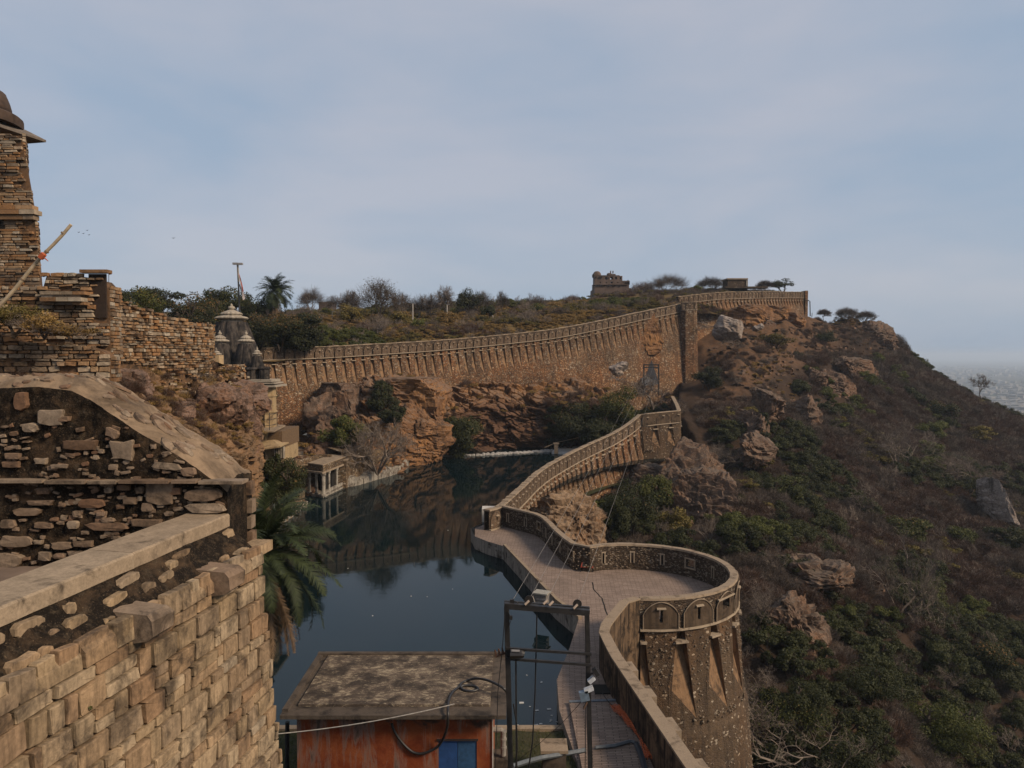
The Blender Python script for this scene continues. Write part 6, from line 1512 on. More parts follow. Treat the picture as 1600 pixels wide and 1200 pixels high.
m.build('red_rag', simple('red_rag_cloth', (.50,.12,.05), .9), bt_)
# litter floating on the water
m = MB(); r_ = rng(12)
for (x, y) in [(861,1125),(870,1128),(823,1055),(846,1066),(815,1098),(828,1104),(839,1110),(825,1140),(849,1142),(860,1127),(838,1133),(858,1108),(862,1118),(866,1140),(808,1134),(845,1131)]+[(r_.uniform(500, 800), r_.uniform(800, 1000)) for _ in range(7)]:
    p = atz(x, y, .01); s_ = r_.uniform(.04, .13) if y > 1040 else r_.uniform(.02, .06); m.box(p, (s_, s_*.7, .012), rz=r_.uniform(0, 3))
tag(m.build('floating_litter', simple('white_litter', (.6,.6,.58), .8)), 'white specks of litter floating on the pool', 'litter', kind='stuff')
# birds
for i, (x, y, lab) in enumerate(((271, 372, 'lone dark bird in the sky above the temple mast'), (123, 363, 'leftmost tiny bird beside the tip of the bamboo pole'), (130, 365, 'tiny bird in the middle of the small flock by the bamboo pole'), (136, 360, 'highest tiny bird of the flock by the bamboo pole'), (139, 367, 'lowest tiny bird at the right of the flock by the bamboo pole'))):
    m = MB(); p = at(x, y, 150); w_ = .45 if i == 0 else .3
    m.add([p+Vector((-w_, 0, .12)), p+Vector((0, -.15, 0)), p+Vector((w_, 0, .14)), p+Vector((0, .2, 0)), p+Vector((0, 0, -.1))], [(0, 1, 4), (1, 2, 4), (2, 3, 4), (3, 0, 4), (0, 3, 1), (1, 3, 2)])
    tag(m.build('bird', mt_rail), lab, 'bird')
# ------------------------------------------------------------------ vegetation
def tri_mesh(name, V, mat, tint=None, extra=None, k=4):
    """V: (n,k,3) separate polygons"""
    n = len(V); me = bpy.data.meshes.new(name)
    me.vertices.add(n*k); me.vertices.foreach_set('co', V.reshape(-1).astype(np.float32))
    me.loops.add(n*k); me.loops.foreach_set('vertex_index', np.arange(n*k, dtype=np.int32))
    me.polygons.add(n); me.polygons.foreach_set('loop_start', np.arange(0, n*k, k, dtype=np.int32))
    for m in (mat if isinstance(mat, (list, tuple)) else [mat]): me.materials.append(m)
    me.update(calc_edges=True)
    if tint is not None: a = me.attributes.new('tint', 'FLOAT', 'FACE'); a.data.foreach_set('value', tint.astype(np.float32))
    return me
def unit(v): return v/(np.linalg.norm(v, axis=-1, keepdims=True)+1e-9)
def leaves(seed, R_, H_, ncl, nl, ls, zc=.6, tip=0.0, flat=1.0, low=False):
    r_ = np.random.RandomState(seed)
    cc_ = unit(r_.normal(size=(ncl, 3)))*(r_.uniform(.25, .82, (ncl, 1))); cc_[:, 2] = cc_[:, 2]*.95 if low else np.abs(cc_[:, 2])*1.15-.25
    cr_ = r_.uniform(.22, .42, ncl)
    which = r_.randint(0, ncl, nl); d = unit(r_.normal(size=(nl, 3))); d[:, 2] = d[:, 2]*.8+.15
    P = cc_[which]+d*(cr_[which]*r_.uniform(.55, 1.08, nl))[:, None]
    P = P*np.array([R_, R_, H_*.5*flat])+np.array([0, 0, H_*zc])
    nrm = unit(d+r_.normal(size=(nl, 3))*.55+np.array([0, 0, .35])); a = unit(np.cross(nrm, r_.normal(size=(nl, 3)))); b = np.cross(nrm, a)
    s1 = (ls*r_.uniform(.5, 1.15, nl))[:, None]; s2 = s1*.55
    V = np.stack([P-a*s1, P-b*s2, P+a*s1, P+b*s2], 1)
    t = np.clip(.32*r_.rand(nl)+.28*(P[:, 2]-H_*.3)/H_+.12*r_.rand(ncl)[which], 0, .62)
    if tip: t = np.where((r_.rand(nl) < tip*np.clip((P[:, 2]/H_-.35)*2, 0, 1)) & (d[:, 2] > .1), r_.uniform(.8, 1, nl), t)
    return V, t
def branch_segs(seed, H_, spread, levels=4, n0=4, trunk=.3, r0=.09, up=.5, kink=.35, shr=.66):
    r_ = random.Random(seed); segs = []
    def go(p, d, L_, r, lv):
        q = p; n = 3
        for i in range(n):
            d2 = (d+Vector((r_.gauss(0, kink), r_.gauss(0, kink), r_.gauss(0, kink)))*.5).normalized()
            e = q+d2*(L_/n); segs.append((q, e, r*(1-.25*i/n), r*(1-.25*(i+1)/n))); q = e; d = d2
            if lv < levels and i > 0 and r_.random() < .6:
                dd = (d+Vector((r_.gauss(0, 1), r_.gauss(0, 1), r_.gauss(up*.4, .6)))*.75).normalized(); go(q, dd, L_*shr*r_.uniform(.6, 1), r*.55, lv+1)
        if lv < levels:
            for k in range(r_.choice([2, 2, 3])):
                dd = (d+Vector((r_.gauss(0, spread), r_.gauss(0, spread), r_.gauss(up*.3, .35)))).normalized(); go(q, dd, L_*shr*r_.uniform(.75, 1.15), r*.62, lv+1)
    for k in range(n0):
        a = 2*PI*k/n0+r_.uniform(-.5, .5); d = Vector((math.cos(a)*spread, math.sin(a)*spread, 1)).normalized() if n0 > 1 else Vector((r_.gauss(0, .06), r_.gauss(0, .06), 1))
        go(Vector((0, 0, 0)), d, H_*trunk, r0, 0)
    return segs
def segs_quads(segs, H_=None, W_=None):
    A = np.array([list(s[0]) for s in segs]); B = np.array([list(s[1]) for s in segs]); ra = np.array([s[2] for s in segs])[:, None]; rb = np.array([s[3] for s in segs])[:, None]
    if H_: k = H_/max(B[:, 2].max(), .1); A = A*k; B = B*k
    if W_: k = W_/np.percentile(np.hypot(B[:, 0], B[:, 1]), 96); A = A*np.array([k, k, 1]); B = B*np.array([k, k, 1])
    d = unit(B-A); x = unit(np.cross(d, np.array([.31, .77, .55]))); y = np.cross(d, x); out = []
    for k in range(3):
        a0, a1 = 2*PI*k/3, 2*PI*(k+1)/3; o0 = x*math.cos(a0)+y*math.sin(a0); o1 = x*math.cos(a1)+y*math.sin(a1)
        out.append(np.stack([A+o0*ra, A+o1*ra, B+o1*rb, B+o0*rb], 1))
    return np.concatenate(out), A, B
def twigs(seed, R_, H_, n, L_, wd=.018, zc=.45, shell=.3):
    r_ = np.random.RandomState(seed)
    d = unit(r_.normal(size=(n, 3))); d[:, 2] = np.abs(d[:, 2])
    P = d*(r_.uniform(shell, 1, (n, 1))**.7)*np.array([R_, R_, H_*.8])*(1+.25*np.sin(d[:, 0]*5+seed)*np.cos(d[:, 1]*4))[:, None]
    dr = unit(d+r_.normal(size=(n, 3))*.6+np.array([0, 0, .5])); a = unit(np.cross(dr, r_.normal(size=(n, 3))))*wd; e = P+dr*(L_*r_.uniform(.4, 1, (n, 1)))
    V = np.stack([P-a, P+a, e+a*.3, e-a*.3], 1)
    return V, np.clip(r_.rand(n)*.6, 0, 1)
LM = {}
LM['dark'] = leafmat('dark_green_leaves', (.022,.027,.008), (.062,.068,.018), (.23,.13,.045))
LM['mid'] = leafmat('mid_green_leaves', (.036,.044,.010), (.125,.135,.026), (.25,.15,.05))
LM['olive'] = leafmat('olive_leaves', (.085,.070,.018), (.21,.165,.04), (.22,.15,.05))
LM['gold'] = leafmat('golden_dry_leaves', (.17,.105,.03), (.34,.22,.07), (.26,.17,.07))
LM['twr'] = leafmat('reddish_twigs', (.055,.029,.019), (.12,.066,.044), None, 0)
LM['twg'] = leafmat('grey_twigs', (.055,.040,.031), (.13,.10,.08), None, 0)
LM['bark'] = leafmat('pale_bark', (.17,.135,.11), (.24,.195,.16), None, 0)
LM['dbark'] = leafmat('dark_bark', (.05,.038,.03), (.08,.06,.045), None, 0)
LM['palm'] = leafmat('palm_leaflets', (.018,.028,.010), (.055,.075,.028), (.13,.13,.07), .15)
LM['deadpalm'] = leafmat('dead_palm_leaflets', (.10,.065,.038), (.20,.135,.08), None, .1)
def combine(name, parts):      # parts: (V, tint, mat index); mats
    Vs = np.concatenate([p[0] for p in parts[0]]); t = np.concatenate([p[1] for p in parts[0]]); mi = np.concatenate([np.full(len(p[0]), p[2], np.int32) for p in parts[0]])
    me = tri_mesh(name, Vs, parts[1], t); me.polygons.foreach_set('material_index', mi); me.update(); return me
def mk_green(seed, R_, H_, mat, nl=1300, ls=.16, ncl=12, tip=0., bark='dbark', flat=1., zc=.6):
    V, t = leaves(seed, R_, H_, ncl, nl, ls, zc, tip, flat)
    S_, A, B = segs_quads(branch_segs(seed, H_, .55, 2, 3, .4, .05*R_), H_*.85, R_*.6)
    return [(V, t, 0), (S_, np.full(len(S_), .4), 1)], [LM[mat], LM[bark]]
def mk_dry(seed, R_, H_, mat, n=900, L_=.55, wd=.014, levels=3, bark='bark', r0=.035):
    V, t = twigs(seed, R_, H_, n, L_, wd)
    S_, A, B = segs_quads(branch_segs(seed, H_, .7, levels, 5, .42, r0), H_*.95, R_*.9)
    return [(V, t, 0), (S_, np.random.RandomState(seed).rand(len(S_))*.6, 1)], [LM[mat], LM[bark]]
veg = bpy.data.collections.new('scrub_kinds')
def vobj(name, parts):
    me = combine(name, parts); o = bpy.data.objects.new(name, me); veg.objects.link(o); return o
K = []
for i in range(3): K.append(vobj('a%02d_dry' % i, mk_dry(10+i, 1.5, 1.9, 'twr', 1500, .6, .013)))          # 0-2 reddish
for i in range(3): K.append(vobj('b%02d_dry' % i, mk_dry(20+i, 1.5, 2.1, 'twg', 1100, .6, .012)))          # 3-5 grey
for i in range(3): K.append(vobj('c%02d_green' % i, mk_green(30+i, 1.6, 2.5, 'dark', 1900, .13, 14)))       # 6-8
for i in range(3): K.append(vobj('d%02d_green' % i, mk_green(40+i, 1.5, 2.2, 'mid', 1700, .12, 12)))        # 9-11
for i in range(2): K.append(vobj('e%02d_olive' % i, mk_green(50+i, 1.4, 1.7, 'olive', 1200, .11, 12)))      # 12-13
for i in range(2): K.append(vobj('f%02d_gold' % i, mk_green(60+i, 1.3, 1.4, 'gold', 900, .10, 10)))         # 14-15
for i in range(2): K.append(vobj('g%02d_bare' % i, mk_dry(70+i, 1.8, 3.2, 'twg', 350, .5, .012, 4, 'bark', .06)))   # 16-17
gt = twigs(5, .45, .45, 130, .35, .012); K.append(vobj('h00_grass', ([(gt[0], gt[1]+.4, 0)], [LM['gold']])))   # 18
def scatter(name, P, idx, rot, scl, label, cat):
    me = bpy.data.meshes.new(name); me.vertices.add(len(P)); me.vertices.foreach_set('co', np.asarray(P, np.float32).reshape(-1))
    a = me.attributes.new('kidx', 'INT', 'POINT'); a.data.foreach_set('value', np.asarray(idx, np.int32))
    a = me.attributes.new('krot', 'FLOAT_VECTOR', 'POINT'); a.data.foreach_set('vector', np.asarray(rot, np.float32).reshape(-1))
    a = me.attributes.new('kscl', 'FLOAT', 'POINT'); a.data.foreach_set('value', np.asarray(scl, np.float32))
    o = link(name, me)
    ng = bpy.data.node_groups.new(name+'_nodes', 'GeometryNodeTree')
    ng.interface.new_socket('Geometry', in_out='INPUT', socket_type='NodeSocketGeometry'); ng.interface.new_socket('Geometry', in_out='OUTPUT', socket_type='NodeSocketGeometry')
    N_ = ng.nodes; gi = N_.new('NodeGroupInput'); go = N_.new('NodeGroupOutput'); ip = N_.new('GeometryNodeInstanceOnPoints'); ci = N_.new('GeometryNodeCollectionInfo')
    ci.inputs['Collection'].default_value = veg; ci.inputs['Separate Children'].default_value = True; ci.inputs['Reset Children'].default_value = True
    def att(nm, ty): n = N_.new('GeometryNodeInputNamedAttribute'); n.data_type = ty; n.inputs['Name'].default_value = nm; return n.outputs['Attribute']
    L_ = ng.links; L_.new(gi.outputs[0], ip.inputs['Points']); L_.new(ci.outputs[0], ip.inputs['Instance']); ip.inputs['Pick Instance'].default_value = True
    L_.new(att('kidx', 'INT'), ip.inputs['Instance Index']); L_.new(att('krot', 'FLOAT_VECTOR'), ip.inputs['Rotation']); L_.new(att('kscl', 'FLOAT'), ip.inputs['Scale']); L_.new(ip.outputs[0], go.inputs[0])
    md = o.modifiers.new('scatter', 'NODES'); md.node_group = ng
    return tag(o, label, cat, kind='stuff')
def proj(P):      # world -> photo pixels (arrays)
    c, s = math.cos(PITCH), math.sin(PITCH); x, y, z = P[:, 0], P[:, 1], P[:, 2]-CAMH
    f = y*c-z*s; u = y*s+z*c
    return 800+F*x/f, 600-F*u/f
rs = np.random.RandomState(4)
N0 = 42000
# sampled with more plants per area near the camera, where each one shows larger
tY = rs.uniform(0, 1, N0); py_ = 34+ (262-34)*tY**1.15; px_ = rs.uniform(0, 1, N0)*210+2
hzv = hz(px_[None], py_[None])[0]
P = np.stack([px_, py_, hzv], 1); qx, qy = proj(P)
keep = (qx < 1720) & (qx > 880) & (qy < 1330)
ln = np.array([(6,40),(9,44),(16,46),(18,50),(17,56),(13,60),(8,61),(5,66),(2,72),(6,84),(6.5,96),(10.5,108),(15,118),(19,124),(35,127),(36,150),(44,172),(46,182),(52,190),(70,205),(95,233),(97,250)])
bx = np.interp(py_, ln[:, 1], ln[:, 0]); keep &= px_ > bx+1.6
nzv = fbm(P*.07, 3, 50); nz2 = fbm(P*.2, 3, 60); nz3 = fbm(P*.05+9, 3, 70)
# bare brown earth high under the walls, with only thin scrub
bare = ((qx < 1400) & (qy < 560) & (qx > 1060)) | ((qx > 1090) & (qx < 1240) & (qy < 640))
keep &= ~(bare & (rs.rand(N0) < .3))
# cracked cliffs stay free
for (cx_, cy_, rx_, ry_) in ((1090,780,52,95),(1300,605,42,44),(1235,578,30,24),(1140,512,30,28),(1180,690,20,40),(1552,790,26,36),(1200,655,20,26),(1385,528,16,16)):
    keep &= ~((((qx-cx_)/rx_)**2+((qy-cy_)/ry_)**2 < 1) & (rs.rand(N0) < .85))
keep &= rs.rand(N0) < np.interp(py_, [34, 80, 140, 262], [.62, .62, .62, .8])
kind = np.where(nz2 > .05, 3, 0)+rs.randint(0, 3, N0)
gr = (nzv > .16) | ((qy > 985) & (qx > 1180) & (nzv > -.22)) | ((qx > 1500) & (qy > 1000) & (nzv > -.1))
dkg = (nz3 > -.05) | (qy > 980)
kind = np.where(gr & (rs.rand(N0) < .8), np.where(dkg, 6, 9)+rs.randint(0, 3, N0), kind)
kind = np.where((nz3 > .28) & ~gr & (rs.rand(N0) < .4), 12+rs.randint(0, 2, N0), kind)
kind = np.where(bare & (kind >= 6), 14+rs.randint(0, 2, N0), kind)
kind = np.where(bare & (rs.rand(N0) < .3), 18, kind)
kind = np.where(rs.rand(N0) < .018, 16+rs.randint(0, 2, N0), kind)
scl = rs.uniform(.55, 1.35, N0)*np.interp(py_, [34, 70, 120, 262], [.62, .8, 1.0, 1.15])
scl = np.where(bare, scl*.6, scl)
rot = np.stack([rs.normal(0, .1, N0), rs.normal(0, .1, N0), rs.uniform(0, 6.28, N0)], 1)
P[:, 2] -= .15
scatter('hillside_scrub', P[keep], kind[keep], rot[keep], scl[keep], 'tangled brown and green scrub covering the steep hillside', 'scrub')
# loose rocks on the bare upper slope
Pr = P[(bare | (rs.rand(N0) < .04)) & (px_ > bx+1)][:1500]; ms = MB(); rr_ = rng(88)
for p_ in Pr:
    V_, F_ = pool2[rr_.randrange(30)]; s_ = rr_.uniform(.25, 1.1)**1.6+.15; rz = rr_.uniform(0, 6); c_, n_ = math.cos(rz), math.sin(rz)
    ms.add([Vector(p_)+Vector(((x*c_-(y+.5)*n_)*s_, (x*n_+(y+.5)*c_)*s_, z*s_*.7+.15)) for x, y, z in V_], F_)
tag(ms.build('slope_stones', MT['rock_g']), 'loose brown stones scattered over the bare upper slope', 'stones', kind='stuff')
# plateau scrub behind the far wall
def on_grid(G, n, sd, jmax=None, jp=1.0):
    r_ = np.random.RandomState(sd); nv, nu, _ = G.shape; i = r_.uniform(0, nu-2, n); j = (r_.rand(n)**jp)*((jmax or nv)-2)
    i0, j0 = i.astype(int), j.astype(int); fi, fj = (i-i0)[:, None], (j-j0)[:, None]
    return (G[j0, i0]*(1-fi)+G[j0, i0+1]*fi)*(1-fj)+(G[j0+1, i0]*(1-fi)+G[j0+1, i0+1]*fi)*fj, r_
Pp, r_ = on_grid(Gp, 6500, 6, 100, 1.1); n = len(Pp)
nzv = fbm(Pp*.06, 3, 80); nz2 = fbm(Pp*.11, 3, 81)
kd = np.where(nzv > .22, 9, np.where(nzv > .02, 12, np.where(nzv > -.25, 14, 0))); kd = kd+r_.randint(0, 2, n); nr0 = Pp[:, 1]-np.interp(Pp[:, 0], far_path.A[:, 0], far_path.A[:, 1]); kd = np.where((nz2 > .22) & (r_.rand(n) < np.interp(nr0, [15, 70], [.35, .8])), 3+r_.randint(0, 3, n), kd); kd = np.where((kd < 3) & (r_.rand(n) < .6), 12+r_.randint(0, 4, n), kd); kd = np.where(r_.rand(n) < .05, 16+r_.randint(0, 2, n), kd)
gx_, gy_ = proj(Pp); near_ = Pp[:, 1]-np.interp(Pp[:, 0], far_path.A[:, 0], far_path.A[:, 1])
ok = (near_ > 3.0)
sc = r_.uniform(.5, 1.2, n)*np.interp(near_, [0, 12, 40, 120], [.6, .85, 1.15, 1.3])
scatter('plateau_scrub', Pp[ok]-np.array([0, 0, .2]), kd[ok], np.stack([r_.normal(0, .06, n), r_.normal(0, .06, n), r_.uniform(0, 6.28, n)], 1)[ok], sc[ok], 'olive and golden scrub covering the plateau behind the far wall', 'scrub')
Pb, r_ = on_grid(Gb, 900, 9); n = len(Pb); kd = np.where(r_.rand(n) < .5, 6, 12)+r_.randint(0, 2, n)
ok = (Pb[:, 1] > 92)
scatter('upper_scrub', Pb[ok], kd[ok], np.stack([0*kd, 0*kd, r_.uniform(0, 6.28, n)], 1)[ok], r_.uniform(.5, 1.2, n)[ok], 'green undergrowth on the ground behind the ruins and the temple', 'scrub')
Ph, r_ = on_grid(loft(up_rows, 70, 50), 420, 10, 48); n = len(Ph)
scatter('hilltop_scrub', Ph, np.where(r_.rand(n) < .5, 3, np.where(r_.rand(n) < .5, 0, 12))+r_.randint(0, 2, n), np.stack([0*Ph[:, 0], 0*Ph[:, 0], r_.uniform(0, 6.28, n)], 1), r_.uniform(.5, 1.0, n), 'dry scrub on the hill top behind the upper wall', 'scrub')
# scrub on the inner cliff, ledges and left slope
Pc, r_ = on_grid(Gc, 5000, 12); cx_, cy_ = proj(Pc); n = len(Pc)
gu = np.gradient(Gc, axis=1); gv = np.gradient(Gc, axis=0); 
ok = (Pc[:, 2] > .6) & (((cx_ > 850) & (cy_ > 612) & (cy_ < 650) & (r_.rand(n) < .35)) | ((cx_ > 855) & (cy_ > 640) & (r_.rand(n) < .5)) | (r_.rand(n) < .035))
kd = np.where((cx_ > 855) & (cy_ > 645), 6, np.where(r_.rand(n) < .5, 0, 14))+r_.randint(0, 2, n)
scatter('cliff_scrub', Pc[ok], kd[ok], np.stack([0*cx_, 0*cx_, r_.uniform(0, 6.28, n)], 1)[ok], (r_.uniform(.35, .8, n)*np.where(kd >= 6, 1.2, 1))[ok], 'scattered dry scrub clinging to the inner cliff ledges', 'scrub')
Pl, r_ = on_grid(Gl, 1500, 14, 150); n = len(Pl); lx_, ly_ = proj(Pl)
kd = np.where(r_.rand(n) < .45, 18, np.where(r_.rand(n) < .5, 14, 0)); kd = kd+np.where(kd == 18, 0, r_.randint(0, 2, n)); ok = (r_.rand(n) < .55) & ((ly_ < 700) | (r_.rand(n) < .3))
scatter('slope_brush', Pl[ok], kd[ok], np.stack([0*kd, 0*kd, r_.uniform(0, 6.28, n)], 1)[ok], (r_.uniform(.18, .5, n)*np.where(kd == 18, 1.6, .8))[ok], 'dry grass and low brush between the fallen stones of the left slope', 'brush')
# bank grass
nb_ = 9000; r_ = np.random.RandomState(3); bx_ = r_.uniform(-14, 3, nb_); by_ = r_.uniform(20, 33.2, nb_); gz = np.interp(by_, [18, 24, 29, 32.5, 33.4], [1.6, 1.2, 1.0, .8, .75])
ok = ~((bx_ > hx0+.5) & (bx_ < hx1-.2) & (by_ < 30.5))
L1 = r_.uniform(.08, .28, nb_)[:, None]; dr = unit(np.stack([r_.normal(0, .4, nb_), r_.normal(0, .4, nb_), np.ones(nb_)], 1)); P0 = np.stack([bx_, by_, gz], 1); a = unit(np.cross(dr, r_.normal(size=(nb_, 3))))*.012
Vg = np.stack([P0-a, P0+a, P0+dr*L1+a*.2, P0+dr*L1-a*.2], 1)[ok]
go_ = link('bank_grass', tri_mesh('bank_grass', Vg, LM['mid'], r_.rand(ok.sum())*.6)); tag(go_, 'short green grass growing on the bank by the hut', 'grass', kind='stuff')

# ---- individual trees and bushes
def plant(name, label, cat, loc, crown=None, trunk=None, crown_name='crown', rz=0, group=None):
    t = thing(name, label, cat, tuple(loc), group)
    if crown is not None:
        V, ti, mats = crown; o = link(crown_name, tri_mesh(crown_name, V, mats, ti), t); o.rotation_euler = (0, 0, rz)
    if trunk is not None:
        V, ti, mats = trunk; o = link('trunk', tri_mesh('trunk', V, mats, ti), t); o.rotation_euler = (0, 0, rz)
    return t
pc = [0]
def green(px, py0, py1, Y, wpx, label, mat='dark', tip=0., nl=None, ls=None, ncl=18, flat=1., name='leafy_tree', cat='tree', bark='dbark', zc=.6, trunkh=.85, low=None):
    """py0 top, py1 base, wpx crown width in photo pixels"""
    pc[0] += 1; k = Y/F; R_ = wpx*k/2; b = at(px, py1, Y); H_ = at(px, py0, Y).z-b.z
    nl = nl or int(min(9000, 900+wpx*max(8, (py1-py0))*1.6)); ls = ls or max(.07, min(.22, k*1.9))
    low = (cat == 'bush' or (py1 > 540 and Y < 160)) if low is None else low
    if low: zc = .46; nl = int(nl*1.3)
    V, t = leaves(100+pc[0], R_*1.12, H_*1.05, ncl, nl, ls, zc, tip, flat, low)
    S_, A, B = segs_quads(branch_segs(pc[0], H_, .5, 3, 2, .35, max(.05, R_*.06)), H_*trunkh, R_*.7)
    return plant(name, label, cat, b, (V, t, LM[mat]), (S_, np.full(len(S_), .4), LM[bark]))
def bare(px, py0, py1, Y, wpx, label, bark='bark', tw='twg', ntw=1200, levels=5, n0=2, r0=None, leaf=None, name='bare_tree', up=.5, spread=.55, trunk=.3, cat='tree', shr=.72, twl=.7, kink=.35, crown=0):
    pc[0] += 1; k = Y/F; R_ = wpx*k/2; b = at(px, py1, Y); H_ = at(px, py0, Y).z-b.z
    S_, A, B = segs_quads(branch_segs(200+pc[0], H_, spread, levels, n0, trunk, r0 or max(k*.55, H_*.022), up, kink, shr), H_, R_)
    r_ = np.random.RandomState(pc[0]); ends = B[-len(B)*3//4:]; j = r_.randint(0, len(ends), ntw); d = unit(r_.normal(size=(ntw, 3))+np.array([0, 0, .5])); a = unit(np.cross(d, r_.normal(size=(ntw, 3))))*max(.008, k*.09)
    L_ = (twl*H_*.14*r_.uniform(.4, 1, ntw))[:, None]; e = ends[j]+d*L_; T_ = np.stack([ends[j]-a, ends[j]+a, e+a*.3, e-a*.3], 1)
    if crown:
        nc = int(crown); d = unit(r_.normal(size=(nc, 3))); d[:, 2] = np.abs(d[:, 2])*1.0-.12; q = d*(r_.uniform(.35, .92, (nc, 1)))
        q = q*(1+.22*np.sin(d[:, 0]*7+pc[0])*np.cos(d[:, 1]*6))[:, None]
        c0 = np.array([R_*.9, R_*.9, H_*.42]); e0 = np.array([0, 0, H_*.55]); s0 = q*c0+e0; dd = unit(d+r_.normal(size=(nc, 3))*.45+np.array([0, 0, .25])); e1 = s0+dd*(R_*.34*r_.uniform(.4, 1, (nc, 1)))
        aa = unit(np.cross(dd, r_.normal(size=(nc, 3))))*max(.01, k*.11); T_ = np.concatenate([T_, np.stack([s0-aa, s0+aa, e1+aa*.3, e1-aa*.3], 1)]); ntw += nc
    t = plant(name, label, cat, b, (T_, r_.rand(ntw)*.6, LM[tw]), (S_, r_.rand(len(S_))*.6, LM[bark]), 'twigs')
    if leaf:
        V, ti = leaves(pc[0], R_*.9, H_, 14, leaf[1], max(.06, k*1.2), .62, .1); o = link('leaves', tri_mesh('leaves', V, LM[leaf[0]], ti), t)
    return t
# skyline and plateau, left to right
for a in [(182,448,500,100,42,'dark green tree just behind the ruined wall under the tiny pennant','dark',.05),(240,446,505,140,88,'flat-topped dark tree on the skyline between the ruins and the temple','dark',0),(215,458,540,95,80,'bushy green tree directly behind the stepping ruined wall','mid',.2),
          (285,452,548,105,110,'broad mango tree with brownish tips left of the temple spire','dark',.45),(330,455,548,112,84,'dark mango tree behind the left shoulder of the temple spire','dark',.35),(400,470,560,116,98,'mango tree with orange tips just right of the temple spire','dark',.6),
          (345,450,520,135,70,'dark tree on the skyline behind the temple','dark',.05),(392,462,520,140,60,'dark tree behind the floodlight mast','dark',.05),(438,486,552,118,72,'mango tree with orange tips between the palm and the far wall','dark',.55),
          (474,486,552,122,84,'dense dark green tree just behind the left end of the far wall','dark',.12),(733,453,498,185,44,'dark round-topped tree on the skyline among bare trees','dark',0),(765,474,505,168,26,'small dark green round bush on the plateau behind the thin post','dark',0),
          (655,498,522,155,26,'low green bush behind the domed kiosk','mid',.1),(815,466,498,200,28,'green tree on the plateau skyline to the right of the posts','mid',.1),(866,476,502,185,24,'dark green bush on the plateau in front of the pale forked tree','dark',0),
          (548,478,525,160,44,'olive tree on the plateau left of the large spreading bare tree','olive',.3),(625,490,528,160,40,'golden olive bush under the right side of the spreading bare tree','olive',.4),(842,470,500,185,44,'olive green tree behind the grey leafless shrub','mid',.2),(700,486,520,165,40,'golden bush at the foot of the tall thin bare tree','gold',.2),
          (922,474,496,190,20,'small dark tree below the ruined palace','dark',0),(985,462,488,205,24,'small green tree to the right of the ruined palace','mid',.1),(1088,446,460,215,22,'round green bush rising behind the upper wall','mid',0),(1222,436,459,245,40,'dark bluish tree behind the right end of the upper wall','dark',0)]:
    green(*a)
for a, kw in [((488,447,505,170,52,'bare grey tree on the skyline just right of the date palm'),dict(n0=1)),((522,458,505,190,34,'small dense bare tree beside the dark square block'),dict(n0=1)),((590,436,530,165,98,'large spreading bare tree with some green leaves above the far wall'),dict(n0=1,r0=.28,bark='dbark',leaf=('olive',1100),spread=.75,kink=.5)),
          ((652,459,515,172,36,'flat-topped bare tree above the leftmost pale post'),dict(n0=1,spread=.6)),((697,445,520,170,36,'tall thin bare tree with a rounded head on the plateau'),dict(n0=1,trunk=.4)),((752,452,505,190,46,'wide bare tree right of the dark round-topped tree'),dict()),
          ((786,453,505,195,26,'small bare tree with pinkish buds on the skyline'),dict(n0=1)),((872,478,510,175,34,'pale forked bare tree close behind the far wall'),dict(n0=1)),((590,492,540,140,56,'fan-shaped leafless shrub just behind the far wall'),dict(n0=5,name='bare_shrub')),
          ((548,450,510,175,40,'bare grey tree between the dark block and the large spreading tree'),dict(n0=2)),((628,452,512,178,40,'pale bare tree just left of the flat-topped bare tree'),dict(n0=2)),((675,456,510,182,34,'low bare tree between the two pale posts'),dict(n0=3)),
          ((838,458,505,195,40,'grey bare tree on the skyline right of the green skyline tree'),dict(n0=3)),((895,460,500,205,44,'brown leafless tree on the skyline left of the ruined palace'),dict(n0=3,tw='twr')),((430,486,530,140,40,'bare pale shrub under the skyline date palm'),dict(n0=4)),
          ((470,508,545,150,70,'sprawling leafless shrub right of the dense dark tree'),dict(n0=5,name='bare_shrub')),((1045,430,466,225,70,'wide bare grey tree on the skyline left of the upper wall'),dict(n0=4,ntw=1800)),((1110,433,462,225,50,'bare grey tree behind the left part of the upper wall'),dict(n0=4)),
          ((1005,440,475,240,50,'reddish leafless tree beside the ruined palace'),dict(n0=4,tw='twr')),((1195,438,458,235,30,'thin bare tree between the flat block and the dark bluish tree'),dict(n0=3)),((1287,483,500,238,24,'small bare tree just right of the bent pipe'),dict(n0=1,spread=.7)),
          ((1322,480,505,242,36,'dense leafless bush on the hill crest'),dict(n0=6,ntw=2600)),((1352,486,506,244,34,'low leafless bush next to the dense one on the hill crest'),dict(n0=5,ntw=1600)),((820,480,520,165,50,'sprawling grey leafless shrub behind the middle of the far wall'),dict(n0=5,name='bare_shrub')),
          ((940,470,500,180,44,'grey leafless shrub below the palace close to the far wall'),dict(n0=5,name='bare_shrub'))]:
    if kw.get('name') != 'bare_shrub': kw['crown'] = 2600
    bare(*a, **kw)
